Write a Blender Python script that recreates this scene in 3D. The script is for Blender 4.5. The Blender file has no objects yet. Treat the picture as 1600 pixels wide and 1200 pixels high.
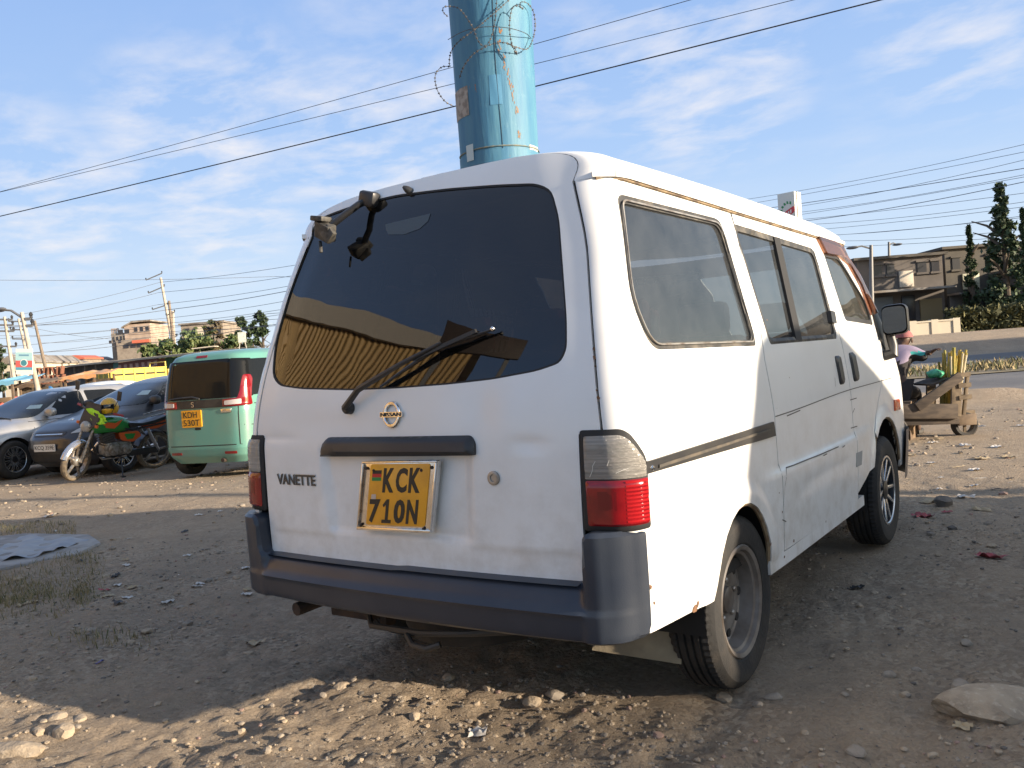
import bpy, bmesh, math, random
import numpy as np
from mathutils import Vector, Matrix
from mathutils.geometry import delaunay_2d_cdt
random.seed(7); RNG = np.random.default_rng(7)
R = math.radians; PI = math.pi
SC = bpy.context.scene; COL = SC.collection
# ------------------------------------------------------------------ camera
CAM = np.array([1.8762, -1.9777, 1.1722]); YAW, PIT, ROL, FPX = .61738, -.02782, -.07492, 1334.8
_f = np.array([-math.sin(YAW)*math.cos(PIT), math.cos(YAW)*math.cos(PIT), math.sin(PIT)])
_r = np.array([math.cos(YAW), math.sin(YAW), 0.]); _u = np.cross(_r, _f)
CR = _r*math.cos(ROL)+_u*math.sin(ROL); CU = -_r*math.sin(ROL)+_u*math.cos(ROL); CF = _f
ER = np.array([math.cos(YAW), math.sin(YAW), 0.]); EF = np.array([-math.sin(YAW), math.cos(YAW), 0.])
cd = bpy.data.cameras.new('camera'); cam = bpy.data.objects.new('camera', cd); COL.objects.link(cam)
cd.sensor_width = 36; cd.lens = FPX/1600*36; cd.clip_start = .05; cd.clip_end = 6000
cam.matrix_world = Matrix(((CR[0], CU[0], -CF[0], CAM[0]), (CR[1], CU[1], -CF[1], CAM[1]), (CR[2], CU[2], -CF[2], CAM[2]), (0, 0, 0, 1)))
SC.camera = cam
def ray(px, py): return CF*FPX+CR*(px-800)-CU*(py-600)
def onplane(px, py, n, k):
    n = np.array(n, float); d = ray(px, py); return CAM+d*((k-n@CAM)/(n@d))
def ground(px, py, z=0.): return onplane(px, py, (0, 0, 1), z)
def W3(px, py, D):                       # world point seen at a pixel, D metres ahead of the camera
    d = ray(px, py); return CAM+d*(D/(d@EF))
def RF(lat, dep, z=0.):                  # road frame: metres to the right of and ahead of the photographer
    p = CAM+ER*lat+EF*dep; return np.array([p[0], p[1], z])
# ------------------------------------------------------------------ scene objects
def tag(o, label=None, cat=None, group=None, kind=None):
    if label: o['label'] = label
    if cat: o['category'] = cat
    if group: o['group'] = group
    if kind: o['kind'] = kind
    return o
def empty(name, loc=(0, 0, 0), rz=0., label=None, cat=None, group=None):
    o = bpy.data.objects.new(name, None); COL.objects.link(o); o.empty_display_size = .2
    o.location = loc; o.rotation_euler = (0, 0, rz); return tag(o, label, cat, group)
def copy_tree(o, parent=None):
    c = o.copy(); COL.objects.link(c); c.parent = parent
    if parent is not None: c.matrix_parent_inverse = o.matrix_parent_inverse.copy()
    for ch in [x for x in bpy.data.objects if x.parent == o]: copy_tree(ch, c)
    return c
class MB:
    def __init__(s): s.v = []; s.f = []; s.mi = []; s.n = {}; s.cur = 0
    def add(s, vs, fs, ns=None):
        b = len(s.v); s.v.extend([tuple(float(c) for c in p) for p in vs])
        for f in fs: s.f.append(tuple(b+int(i) for i in f)); s.mi.append(s.cur)
        if ns is not None:
            for i, n in enumerate(ns): s.n[b+i] = tuple(n)
        return s
    def box(s, c, d, rz=0., m=None, tap=1.):
        cx, cy, cz = c; hx, hy, hz = d[0]/2, d[1]/2, d[2]/2; P = []
        for z in (-1, 1):
            t = tap if z > 0 else 1.
            for x, y in ((-1, -1), (1, -1), (1, 1), (-1, 1)):
                p = Vector((x*hx*t, y*hy*t, z*hz))
                if m is not None: p = m @ p
                elif rz: p = Matrix.Rotation(rz, 3, 'Z') @ p
                P.append((p[0]+cx, p[1]+cy, p[2]+cz))
        return s.add(P, [(3, 2, 1, 0), (4, 5, 6, 7), (0, 1, 5, 4), (1, 2, 6, 5), (2, 3, 7, 6), (3, 0, 4, 7)])
    def beam(s, a, b, w, h, up=(0, 0, 1)):
        a = Vector(a); b = Vector(b); d = (b-a); L = d.length; d.normalize(); u = Vector(up)
        x = d.cross(u)
        if x.length < 1e-4: x = d.cross(Vector((1, 0, 0)))
        x.normalize(); u = x.cross(d); m = Matrix((x, d, u)).transposed()
        return s.box((a+b)/2, (w, L, h), m=m)
    def tube(s, pts, r, n=8, cap=True):
        pts = [Vector(p) for p in pts]; k = len(pts); rs = r if hasattr(r, '__len__') else [r]*k
        t0 = (pts[1]-pts[0]).normalized(); a = t0.orthogonal().normalized(); V = []
        for i, p in enumerate(pts):
            t = (pts[min(i+1, k-1)]-pts[max(i-1, 0)])
            if t.length < 1e-9: t = t0
            t = t.normalized(); a = (a-t*a.dot(t))
            a = a.normalized() if a.length > 1e-6 else t.orthogonal().normalized()
            b = t.cross(a)
            for j in range(n):
                q = p+(a*math.cos(2*PI*j/n)+b*math.sin(2*PI*j/n))*rs[i]; V.append(q)
        Fc = [(i*n+j, i*n+(j+1) % n, (i+1)*n+(j+1) % n, (i+1)*n+j) for i in range(k-1) for j in range(n)]
        if cap: Fc += [tuple(range(n-1, -1, -1)), tuple((k-1)*n+j for j in range(n))]
        return s.add(V, Fc)
    def cyl(s, a, b, r0, r1=None, n=16): return s.tube([a, b], [r0, r0 if r1 is None else r1], n)
    def lathe(s, prof, c, axis=(1, 0, 0), n=32, mod=None, closed=False):
        ax = Vector(axis).normalized(); a = ax.orthogonal().normalized(); b = ax.cross(a); c = Vector(c); V = []
        k = len(prof)
        for i, (r, h) in enumerate(prof):
            for j in range(n):
                th = 2*PI*j/n; rr = r+(mod(i, j) if mod else 0)
                V.append(c+ax*h+(a*math.cos(th)+b*math.sin(th))*rr)
        m = k if closed else k-1
        return s.add(V, [(i*n+j, i*n+(j+1) % n, ((i+1) % k)*n+(j+1) % n, ((i+1) % k)*n+j) for i in range(m) for j in range(n)])
    def prism(s, poly, fr, z0, z1):      # fr(a, b, c) -> world
        k = len(poly); V = [fr(a, b, z0) for a, b in poly]+[fr(a, b, z1) for a, b in poly]
        return s.add(V, [tuple(range(k-1, -1, -1)), tuple(range(k, 2*k))]+[(i, (i+1) % k, k+(i+1) % k, k+i) for i in range(k)])
    def grid(s, fn, us, vs, closeu=False):
        V = [fn(u, v) for v in vs for u in us]; n = len(us); m = len(vs); q = n if closeu else n-1
        return s.add(V, [(j*n+i, j*n+(i+1) % n, (j+1)*n+(i+1) % n, (j+1)*n+i) for j in range(m-1) for i in range(q)])
    def ball(s, c, r, nu=12, nv=8, sq=1.):
        r = r if hasattr(r, '__len__') else (r, r, r)
        def e(x): return math.copysign(abs(x)**sq, x)
        V = []; 
        for j in range(nv+1):
            ph = -PI/2+PI*j/nv
            for i in range(nu):
                th = 2*PI*i/nu
                V.append((c[0]+r[0]*e(math.cos(ph))*e(math.cos(th)), c[1]+r[1]*e(math.cos(ph))*e(math.sin(th)), c[2]+r[2]*e(math.sin(ph))))
        return s.add(V, [(j*nu+i, j*nu+(i+1) % nu, (j+1)*nu+(i+1) % nu, (j+1)*nu+i) for j in range(nv) for i in range(nu)])
    def text(s, txt, fr, x0, x1, y0, y1, depth=.002, bold=0.):   # text fitted into a rectangle of frame fr(a, b, c)
        cu = bpy.data.curves.new('t', 'FONT'); cu.body = txt; cu.size = 1; cu.resolution_u = 3; cu.extrude = .5; cu.offset = bold
        o = bpy.data.objects.new('t', cu); COL.objects.link(o)
        me = bpy.data.meshes.new_from_object(o.evaluated_get(bpy.context.evaluated_depsgraph_get()))
        P = np.array([v.co[:] for v in me.vertices]); fs = [tuple(p.vertices) for p in me.polygons]
        bpy.data.objects.remove(o); bpy.data.curves.remove(cu); bpy.data.meshes.remove(me)
        lo, hi = P.min(0), P.max(0); S = (P-lo)/np.maximum(hi-lo, 1e-6)
        return s.add([fr(x0+(x1-x0)*p[0], y0+(y1-y0)*p[1], depth*p[2]) for p in S], fs)
    def build(s, name, mats, parent=None, bevel=0., seg=2, ang=35, label=None, world=False, origin=True, weld=False):
        mats = mats if isinstance(mats, (list, tuple)) else [mats]
        V = np.array(s.v, float); loc = np.zeros(3)
        if parent is None and origin and len(V):
            loc = np.array([(V[:, 0].min()+V[:, 0].max())/2, (V[:, 1].min()+V[:, 1].max())/2, V[:, 2].min()]); V = V-loc
        me = bpy.data.meshes.new(name); me.from_pydata(V.tolist(), [], s.f)
        for m in mats: me.materials.append(m)
        me.polygons.foreach_set('material_index', s.mi)
        if bevel or weld:
            bm = bmesh.new(); bm.from_mesh(me)
            if weld: bmesh.ops.remove_doubles(bm, verts=bm.verts, dist=1e-4)
            bmesh.ops.recalc_face_normals(bm, faces=bm.faces)
            if bevel:
                ed = [e for e in bm.edges if len(e.link_faces) == 2 and e.calc_face_angle(0) > R(30)]
                bmesh.ops.bevel(bm, geom=ed, offset=bevel, segments=seg, affect='EDGES', profile=.5, clamp_overlap=True)
            bm.to_mesh(me); bm.free()
        me.validate(); me.update()
        me.polygons.foreach_set('use_smooth', [True]*len(me.polygons)); me.set_sharp_from_angle(angle=R(ang))
        if s.n and not bevel:
            ns = np.zeros((len(me.vertices), 3))
            for i, n in s.n.items(): ns[i] = n
            me.normals_split_custom_set_from_vertices(ns.tolist())
        o = bpy.data.objects.new(name, me); COL.objects.link(o); o.location = loc.tolist()
        if parent is not None:
            o.parent = parent
            if world and parent.type == 'EMPTY': o.matrix_parent_inverse = parent.matrix_basis.inverted()
        if label: o['label'] = label
        return o
# ------------------------------------------------------------------ 2D panels mapped onto curved sheets
class Curve:
    def __init__(s, pts, sm=.0):
        x = [p[0] for p in pts]; y = [p[1] for p in pts]; a, b = x[0]-3*sm-.01, x[-1]+3*sm+.01
        s.x = np.linspace(a, b, 900); y2 = np.interp(s.x, x, y)
        y2 = np.where(s.x > x[-1], y[-1]+(s.x-x[-1])*(y[-1]-y[-2])/(x[-1]-x[-2]), y2)
        y2 = np.where(s.x < x[0], y[0]+(s.x-x[0])*(y[1]-y[0])/(x[1]-x[0]), y2)
        if sm > 0:
            h = s.x[1]-s.x[0]; k = int(3*sm/h)+1; g = np.exp(-.5*((np.arange(-k, k+1)*h)/sm)**2); g /= g.sum()
            y2 = np.convolve(np.pad(y2, k, mode='edge'), g, 'valid')
        s.y = y2
    def __call__(s, z): return np.interp(z, s.x, s.y)
def sst(x, a, b):
    t = np.clip((np.asarray(x, float)-a)/(b-a), 0, 1); return t*t*(3-2*t)
def inpoly(P, poly):
    x, y = P[:, 0], P[:, 1]; c = np.zeros(len(P), bool); n = len(poly)
    for i in range(n):
        x0, y0 = poly[i]; x1, y1 = poly[(i+1) % n]
        if y0 == y1: continue
        m = ((y0 > y) != (y1 > y)) & (x < (x1-x0)*(y-y0)/(y1-y0)+x0); c ^= m
    return c
def pdist(P, poly):
    d = np.full(len(P), 1e9); n = len(poly)
    for i in range(n):
        a = np.array(poly[i]); b = np.array(poly[(i+1) % n]); ab = b-a; L = ab@ab
        if L < 1e-14: continue
        t = np.clip(((P-a)@ab)/L, 0, 1); d = np.minimum(d, np.linalg.norm(P-a-t[:, None]*ab, axis=1))
    return d
def rpoly(pts, r, n=5):
    out = []; k = len(pts); rr = r if hasattr(r, '__len__') else [r]*k
    for i in range(k):
        p = np.array(pts[i], float); a = np.array(pts[i-1], float); b = np.array(pts[(i+1) % k], float)
        da = a-p; db = b-p; la = np.linalg.norm(da); lb = np.linalg.norm(db); q = min(rr[i], la*.45, lb*.45)
        if q <= 0: out.append(tuple(p)); continue
        A = p+da/la*q; B = p+db/lb*q
        for t in np.linspace(0, 1, n): out.append(tuple((1-t)**2*A+2*t*(1-t)*p+t*t*B))
    return out
def dens(poly, res):
    out = []; k = len(poly)
    for i in range(k):
        a = np.array(poly[i], float); b = np.array(poly[(i+1) % k], float); m = max(1, int(np.linalg.norm(b-a)/res+.5))
        for t in range(m): out.append(a+(b-a)*t/m)
    return out
def panel(mb, outline, holes, fn, res, ctr, off=0., rim=0., rnd=0., smooth=True, rimh=True):
    loops = [dens(outline, res)]+[dens(h, res) for h in holes]
    o = np.array(loops[0]); lo, hi = o.min(0), o.max(0)
    g = np.stack(np.meshgrid(np.arange(lo[0]+res*.5, hi[0], res), np.arange(lo[1]+res*.5, hi[1], res)), -1).reshape(-1, 2)
    if len(g):
        k = inpoly(g, loops[0]) & (pdist(g, loops[0]) > .45*res)
        for h in loops[1:]: k &= ~inpoly(g, h) & (pdist(g, h) > .45*res)
        g = g[k]
    V = [Vector(p) for l in loops for p in l]+[Vector(p) for p in g]; E = []; b = 0; rings = []
    for l in loops:
        E += [(b+i, b+(i+1) % len(l)) for i in range(len(l))]; b += len(l)
    r = delaunay_2d_cdt(V, E, [], 0, 1e-7); P = np.array([v[:] for v in r[0]]); T = np.array(r[2])
    C = P[T].mean(1); k = inpoly(C, loops[0])
    for h in loops[1:]: k &= ~inpoly(C, h)
    T = T[k]
    def ev(Q):
        X = fn(Q[:, 0], Q[:, 1]); e = 2e-3
        n = np.cross(fn(Q[:, 0]+e, Q[:, 1])-fn(Q[:, 0]-e, Q[:, 1]), fn(Q[:, 0], Q[:, 1]+e)-fn(Q[:, 0], Q[:, 1]-e))
        n /= np.linalg.norm(n, axis=1)[:, None]+1e-12
        n *= np.sign(((X-ctr)*n).sum(1))[:, None]; return X, n
    X, n = ev(P)
    of = off(P) if callable(off) else np.full(len(P), off)
    if rnd > 0:
        d = np.minimum(np.min([pdist(P, l) for l in loops], axis=0)/rnd, 1); of = of-rnd*(1-np.sqrt(np.maximum(0, 1-(1-d)**2)))
    X = X+n*of[:, None]
    tn = np.cross(X[T[:, 1]]-X[T[:, 0]], X[T[:, 2]]-X[T[:, 0]])
    fl = (tn*n[T].mean(1)).sum(1) < 0; T[fl] = T[fl][:, ::-1]
    mb.add(X, T, n if (smooth and rnd == 0) else None)
    if rim:
        for li, l in enumerate(loops):
            if li and not rimh: continue
            L = np.array(l); Xl, nl = ev(L)
            ol = off(L) if callable(off) else np.full(len(L), off)
            if rnd > 0: ol = ol-rnd
            A = Xl+nl*ol[:, None]; B = A-nl*rim; m = len(l)
            area = .5*sum(L[i][0]*L[(i+1) % m][1]-L[(i+1) % m][0]*L[i][1] for i in range(m))
            Q = [(i, (i+1) % m, m+(i+1) % m, m+i) for i in range(m)]
            # wind the rim so that it faces away from the panel (outline) or into the hole
            c0 = A.mean(0); i = 0; fnrm = np.cross(A[1]-A[0], B[0]-A[0]); outw = A[0]-c0
            s = 1 if (fnrm@outw > 0) == (li == 0) else -1
            mb.add(np.vstack([A, B]), Q if s > 0 else [q[::-1] for q in Q])
    return mb
# ------------------------------------------------------------------ materials
def nt(name):
    m = bpy.data.materials.new(name); m.use_nodes = True; t = m.node_tree; t.nodes.clear(); return m, t
def N(t, typ, **k):
    n = t.nodes.new(typ)
    for a, b in k.items():
        if a.startswith('i_'):
            key = a[2:]; key = int(key) if key.isdigit() else key
            n.inputs[key].default_value = b
        else: setattr(n, a, b)
    return n
def c4(c): return (c[0], c[1], c[2], 1)
def ramp(t, src, stops):
    r = t.nodes.new('ShaderNodeValToRGB'); e = r.color_ramp.elements
    while len(e) < len(stops): e.new(.5)
    for i, (p, c) in enumerate(stops): e[i].position = p; e[i].color = c4(c) if hasattr(c, '__len__') else (c, c, c, 1)
    t.links.new(src, r.inputs[0]); return r.outputs[0]
def mixc(t, f, a, b, typ='MIX'):
    m = t.nodes.new('ShaderNodeMix'); m.data_type = 'RGBA'; m.blend_type = typ
    for k, v in ((0, f), (6, a), (7, b)):
        if isinstance(v, bpy.types.NodeSocket): t.links.new(v, m.inputs[k])
        else: m.inputs[k].default_value = v if k == 0 else c4(v)
    return m.outputs[2]
def noise(t, co, sc, det=4, rough=.55, dist=0.):
    n = N(t, 'ShaderNodeTexNoise'); n.inputs['Scale'].default_value = sc; n.inputs['Detail'].default_value = det
    n.inputs['Roughness'].default_value = rough; n.inputs['Distortion'].default_value = dist
    t.links.new(co, n.inputs['Vector']); return n.outputs['Fac']
MATS = {}
def M(name, c, r=.5, metal=0., c2=None, ns=6., lo=.42, hi=.62, bump=0., bs=60., coat=0., c3=None, ns3=25., lo3=.6, hi3=.7, stretch=None, alpha=None, spec=None, emit=None):
    if name in MATS: return MATS[name]
    m, t = nt(name); L = t.links.new
    out = N(t, 'ShaderNodeOutputMaterial'); p = N(t, 'ShaderNodeBsdfPrincipled'); L(p.outputs[0], out.inputs[0])
    p.inputs['Roughness'].default_value = r; p.inputs['Metallic'].default_value = metal; p.inputs['Coat Weight'].default_value = coat
    if spec is not None: p.inputs['Specular IOR Level'].default_value = spec
    p.inputs['Coat Roughness'].default_value = .05
    co = N(t, 'ShaderNodeTexCoord').outputs['Object']
    if stretch:
        mp = N(t, 'ShaderNodeMapping'); mp.inputs['Scale'].default_value = stretch; L(co, mp.inputs[0]); co = mp.outputs[0]
    col = None
    if c2 is not None: col = mixc(t, ramp(t, noise(t, co, ns), [(lo, 0.), (hi, 1.)]), c, c2)
    if c3 is not None: col = mixc(t, ramp(t, noise(t, co, ns3, 6), [(lo3, 0.), (hi3, 1.)]), col if col is not None else c, c3)
    if col is not None: L(col, p.inputs['Base Color'])
    else: p.inputs['Base Color'].default_value = c4(c)
    if bump:
        b = N(t, 'ShaderNodeBump'); b.inputs['Strength'].default_value = 1; b.inputs['Distance'].default_value = bump
        L(noise(t, co, bs, 5), b.inputs['Height']); L(b.outputs[0], p.inputs['Normal'])
    if emit: p.inputs['Emission Color'].default_value = c4(emit); p.inputs['Emission Strength'].default_value = 1.
    MATS[name] = m; return m
def glass(name, tint, dust=.05, dcol=(.5, .47, .42), wav=0., rough=.0, fres=1.5, dustsc=5.):
    m, t = nt(name); L = t.links.new; out = N(t, 'ShaderNodeOutputMaterial')
    tr = N(t, 'ShaderNodeBsdfTransparent'); tr.inputs[0].default_value = c4(tint)
    gl = N(t, 'ShaderNodeBsdfGlossy'); gl.inputs['Roughness'].default_value = rough; gl.inputs[0].default_value = (1, 1, 1, 1)
    fr = N(t, 'ShaderNodeFresnel'); fr.inputs[0].default_value = fres
    co = N(t, 'ShaderNodeTexCoord').outputs['Object']
    if wav:
        b = N(t, 'ShaderNodeBump'); b.inputs['Distance'].default_value = wav; b.inputs['Strength'].default_value = 1
        L(noise(t, co, 3.2, 1.5), b.inputs['Height']); L(b.outputs[0], gl.inputs['Normal'])
    mx = N(t, 'ShaderNodeMixShader'); L(fr.outputs[0], mx.inputs[0]); L(tr.outputs[0], mx.inputs[1]); L(gl.outputs[0], mx.inputs[2])
    df = N(t, 'ShaderNodeBsdfDiffuse'); df.inputs[0].default_value = c4(dcol)
    m2 = N(t, 'ShaderNodeMixShader')
    mm = N(t, 'ShaderNodeMath', operation='MULTIPLY'); L(ramp(t, noise(t, co, dustsc, 6, .65), [(.3, .35), (.75, 1.)]), mm.inputs[0]); mm.inputs[1].default_value = dust
    L(mm.outputs[0], m2.inputs[0]); L(mx.outputs[0], m2.inputs[1]); L(df.outputs[0], m2.inputs[2]); L(m2.outputs[0], out.inputs[0])
    MATS[name] = m; return m
# ================================================================== DAYLIGHT
EXPO = 1.14; SKYK = 4.25; CLX, CLY = 2.3, 1.1
SUN_EL = R(13.5); SUN_DIR = np.array([.983, .184, 0.])*math.cos(SUN_EL)+np.array([0, 0, math.sin(SUN_EL)])
sd = bpy.data.lights.new('sun', 'SUN'); sd.energy = 5.0; sd.angle = R(.7); sd.color = (1., .84, .65)
so = bpy.data.objects.new('sun', sd); COL.objects.link(so); so.rotation_euler = Vector(SUN_DIR).to_track_quat('Z', 'Y').to_euler(); so.location = (30, 5, 20)
wd = bpy.data.worlds.new('World'); SC.world = wd; wd.use_nodes = True; t = wd.node_tree; t.nodes.clear(); L = t.links.new
sky = N(t, 'ShaderNodeTexSky'); sky.sky_type = 'NISHITA'; sky.sun_disc = False; sky.sun_elevation = SUN_EL
sky.sun_rotation = math.atan2(SUN_DIR[0], SUN_DIR[1]); sky.air_density = 1.15; sky.dust_density = 1.4; sky.ozone_density = 1.9
bg = N(t, 'ShaderNodeBackground'); bg.inputs[1].default_value = .105; wo = N(t, 'ShaderNodeOutputWorld'); L(bg.outputs[0], wo.inputs[0])
gen = N(t, 'ShaderNodeTexCoord').outputs['Generated']; sp = N(t, 'ShaderNodeSeparateXYZ'); L(gen, sp.inputs[0])
za = N(t, 'ShaderNodeMath', operation='ADD'); L(sp.outputs[2], za.inputs[0]); za.inputs[1].default_value = .10
dv = N(t, 'ShaderNodeVectorMath', operation='DIVIDE'); L(gen, dv.inputs[0]); cb = N(t, 'ShaderNodeCombineXYZ')
for i in range(3): L(za.outputs[0], cb.inputs[i])
L(cb.outputs[0], dv.inputs[1]); mp = N(t, 'ShaderNodeMapping'); L(dv.outputs[0], mp.inputs[0]); mp.inputs['Rotation'].default_value = (0, 0, YAW+.35); mp.inputs['Scale'].default_value = (1.0, 1.3, 0); mp.inputs['Location'].default_value = (CLX, CLY, 0)
big = ramp(t, noise(t, mp.outputs[0], 1.1, 2), [(.40, 0.), (.60, 1.)]); fine = ramp(t, noise(t, mp.outputs[0], 3.0, 10, .58, .2), [(.43, 0.), (.70, 1.)])
acc = None
for bx, by, rad, amp in ((300, 215, 7.5, 1.), (560, 225, 7.5, 1.), (80, 320, 6.5, .9), (330, 300, 7, .9), (400, 140, 5, .8), (1090, 90, 9, .95), (700, 180, 5, .9), (1500, 30, 7, .8), (30, 240, 5, .6), (620, 50, 8, .5), (900, 110, 5, .8), (620, 290, 5, .7)):
    d_ = ray(bx, by); d_ /= np.linalg.norm(d_); q = N(t, 'ShaderNodeVectorMath', operation='DOT_PRODUCT'); L(gen, q.inputs[0]); q.inputs[1].default_value = tuple(d_)
    mr = N(t, 'ShaderNodeMapRange', interpolation_type='SMOOTHSTEP'); L(q.outputs['Value'], mr.inputs[0]); mr.inputs[1].default_value = math.cos(R(rad)); mr.inputs[2].default_value = math.cos(R(rad*.25)); mr.inputs[4].default_value = amp
    if acc is None: acc = mr.outputs[0]
    else: ad = N(t, 'ShaderNodeMath', operation='MAXIMUM'); L(acc, ad.inputs[0]); L(mr.outputs[0], ad.inputs[1]); acc = ad.outputs[0]
bh = N(t, 'ShaderNodeMath', operation='MULTIPLY'); L(big, bh.inputs[0]); bh.inputs[1].default_value = .16; ad = N(t, 'ShaderNodeMath', operation='MAXIMUM'); L(acc, ad.inputs[0]); L(bh.outputs[0], ad.inputs[1]); big = ad.outputs[0]
mm = N(t, 'ShaderNodeMath', operation='MULTIPLY'); L(big, mm.inputs[0]); L(fine, mm.inputs[1]); m2 = N(t, 'ShaderNodeMath', operation='MULTIPLY'); L(mm.outputs[0], m2.inputs[0]); m2.inputs[1].default_value = .8
nrm = N(t, 'ShaderNodeVectorMath', operation='DOT_PRODUCT'); L(gen, nrm.inputs[0]); nrm.inputs[1].default_value = tuple(SUN_DIR/np.linalg.norm(SUN_DIR[:2])*np.array([1, 1, 0]))
tow = ramp(t, nrm.outputs['Value'], [(.12, 0.), (.75, 1.)])
k = SKYK
grad = ramp(t, sp.outputs[2], [(0., (.84*k, .93*k, 1.0*k)), (.09, (.68*k, .83*k, 1.0*k)), (.22, (.45*k, .65*k, .98*k)), (.42, (.32*k, .51*k, .90*k)), (.62, (.33*k, .46*k, .76*k)), (.85, (.40*k, .50*k, .70*k))])
skc = mixc(t, tow, grad, sky.outputs[0])
L(mixc(t, m2.outputs[0], skc, (.98*k, .95*k, .96*k)), bg.inputs[0])
# ================================================================== THE WHITE VAN (rear bumper at y = 0, nose towards +y)
def van_paint():
    m, t = nt('van_white_paint'); L = t.links.new; out = N(t, 'ShaderNodeOutputMaterial'); p = N(t, 'ShaderNodeBsdfPrincipled')
    co = N(t, 'ShaderNodeTexCoord').outputs['Object']; sp = N(t, 'ShaderNodeSeparateXYZ'); L(co, sp.inputs[0])
    dirt = mixc(t, ramp(t, noise(t, co, 3.5, 5), [(.4, 0.), (.75, .35)]), (.79, .785, .765), (.68, .655, .61))
    low = N(t, 'ShaderNodeMapRange'); low.inputs[1].default_value = 1.0; low.inputs[2].default_value = .33; L(sp.outputs[2], low.inputs[0])
    nz = N(t, 'ShaderNodeMath', operation='MULTIPLY'); L(low.outputs[0], nz.inputs[0]); L(ramp(t, noise(t, co, 9, 7, .7), [(.42, 0.), (.72, .8)]), nz.inputs[1])
    c = mixc(t, nz.outputs[0], dirt, (.50, .45, .38))
    mp = N(t, 'ShaderNodeMapping'); mp.inputs['Scale'].default_value = (30, 30, 11); L(co, mp.inputs[0])
    chips = ramp(t, noise(t, mp.outputs[0], 1., 3, .6), [(.775, 0.), (.80, 1.)])
    c = mixc(t, chips, c, (.16, .11, .08))
    g = N(t, 'ShaderNodeNewGeometry'); c = mixc(t, g.outputs['Backfacing'], c, (.03, .03, .032))
    L(c, p.inputs['Base Color']); p.inputs['Roughness'].default_value = .28; p.inputs['Coat Weight'].default_value = .25; p.inputs['Coat Roughness'].default_value = .08
    b = N(t, 'ShaderNodeBump'); b.inputs['Distance'].default_value = .012; b.inputs['Strength'].default_value = .35
    L(noise(t, co, 2.6, 2), b.inputs['Height']); L(b.outputs[0], p.inputs['Normal']); L(p.outputs[0], out.inputs[0]); return m
PAINT = van_paint()
RUB = M('black_rubber', (.016, .016, .017), .75); TRIM = M('black_plastic', (.022, .022, .024), .42, c2=(.035, .034, .032), ns=8)
GASK = M('dusty_window_rubber', (.03, .03, .03), .6, c2=(.16, .14, .11), ns=14, lo=.45, hi=.75)
CHROME = M('chrome', (.75, .72, .68), .16, 1., c2=(.45, .40, .34), ns=40, lo=.55, hi=.8)
STEEL = M('dull_steel', (.36, .34, .31), .45, .8, c2=(.16, .12, .09), ns=18, lo=.45, hi=.7)
DARK = M('underbody_grime', (.02, .018, .016), .9); RUST = M('rust', (.055, .035, .025), .9, c2=(.03, .022, .018), ns=30); CARR = M('carrier_steel', (.075, .068, .060), .6, .5)
BUMP = M('dark_slate_bumper_plastic', (.024, .031, .046), .34, c2=(.034, .041, .055), ns=4, bump=.0003, bs=300)
GREAR = glass('rear_tinted_glass', (.055, .055, .065), .012, wav=.0014, fres=1.62)
GSIDE = glass('side_tinted_glass', (.17, .17, .18), .12, (.36, .385, .41), fres=1.58)
GCLEAR = glass('front_door_glass', (.72, .80, .74), .10, (.5, .5, .45), fres=1.5)
RC = .08; VC = np.array([0, 1.9, 1.0])
def RCz(z): return .08+.036*sst(z, 1.45, 1.76)
VW = Curve([(.2, .792), (.36, .802), (.5, .810), (.66, .815), (.9, .813), (1.0, .803), (1.1, .79), (1.17, .78), (1.63, .698), (1.70, .684), (1.85, .65)], .02)
YR = Curve([(.3, .03), (.7, .025), (.95, .033), (1.08, .05), (1.2, .083), (1.4, .15), (1.6, .22), (1.73, .266), (1.80, .30), (1.86, .345)], .05)
YF = Curve([(.3, 3.93), (.6, 3.99), (.85, 3.97), (1.02, 3.90), (1.1, 3.81), (1.2, 3.69), (1.4, 3.43), (1.62, 3.13), (1.72, 2.98)], .03)
LC = Curve([(.3, .52), (1.0, .52), (1.2, .46), (1.6, .28), (1.72, .20)], .02)
YW, ZW, YW2 = .815, .29, 3.035        # wheel centres
def YE(z): e = VW(z)-RCz(z); return YR(z)-.030*(1-(e/.72)**2)+.005
def ledge(y, z):
    a = sst(y, .98, 1.25)*(1-sst(y, 2.5, 2.85)); up = 1-sst(z, .665, .70)
    l = a*(.014*up-.002)
    for yc, zc, r in ((.80, .30, .345), (3.0, .31, .40)):
        d = np.hypot((y-yc)*1.12, z-zc); l = l+.016*(1-sst(d, r+.015, r+.075))*sst(z, .3, .45)
    l = l-.004*(np.exp(-((z-.585+.10*(y-1.9)**2)/.03)**2))*sst(y, 1.3, 1.5)*(1-sst(y, 2.1, 2.3))
    return l
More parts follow.
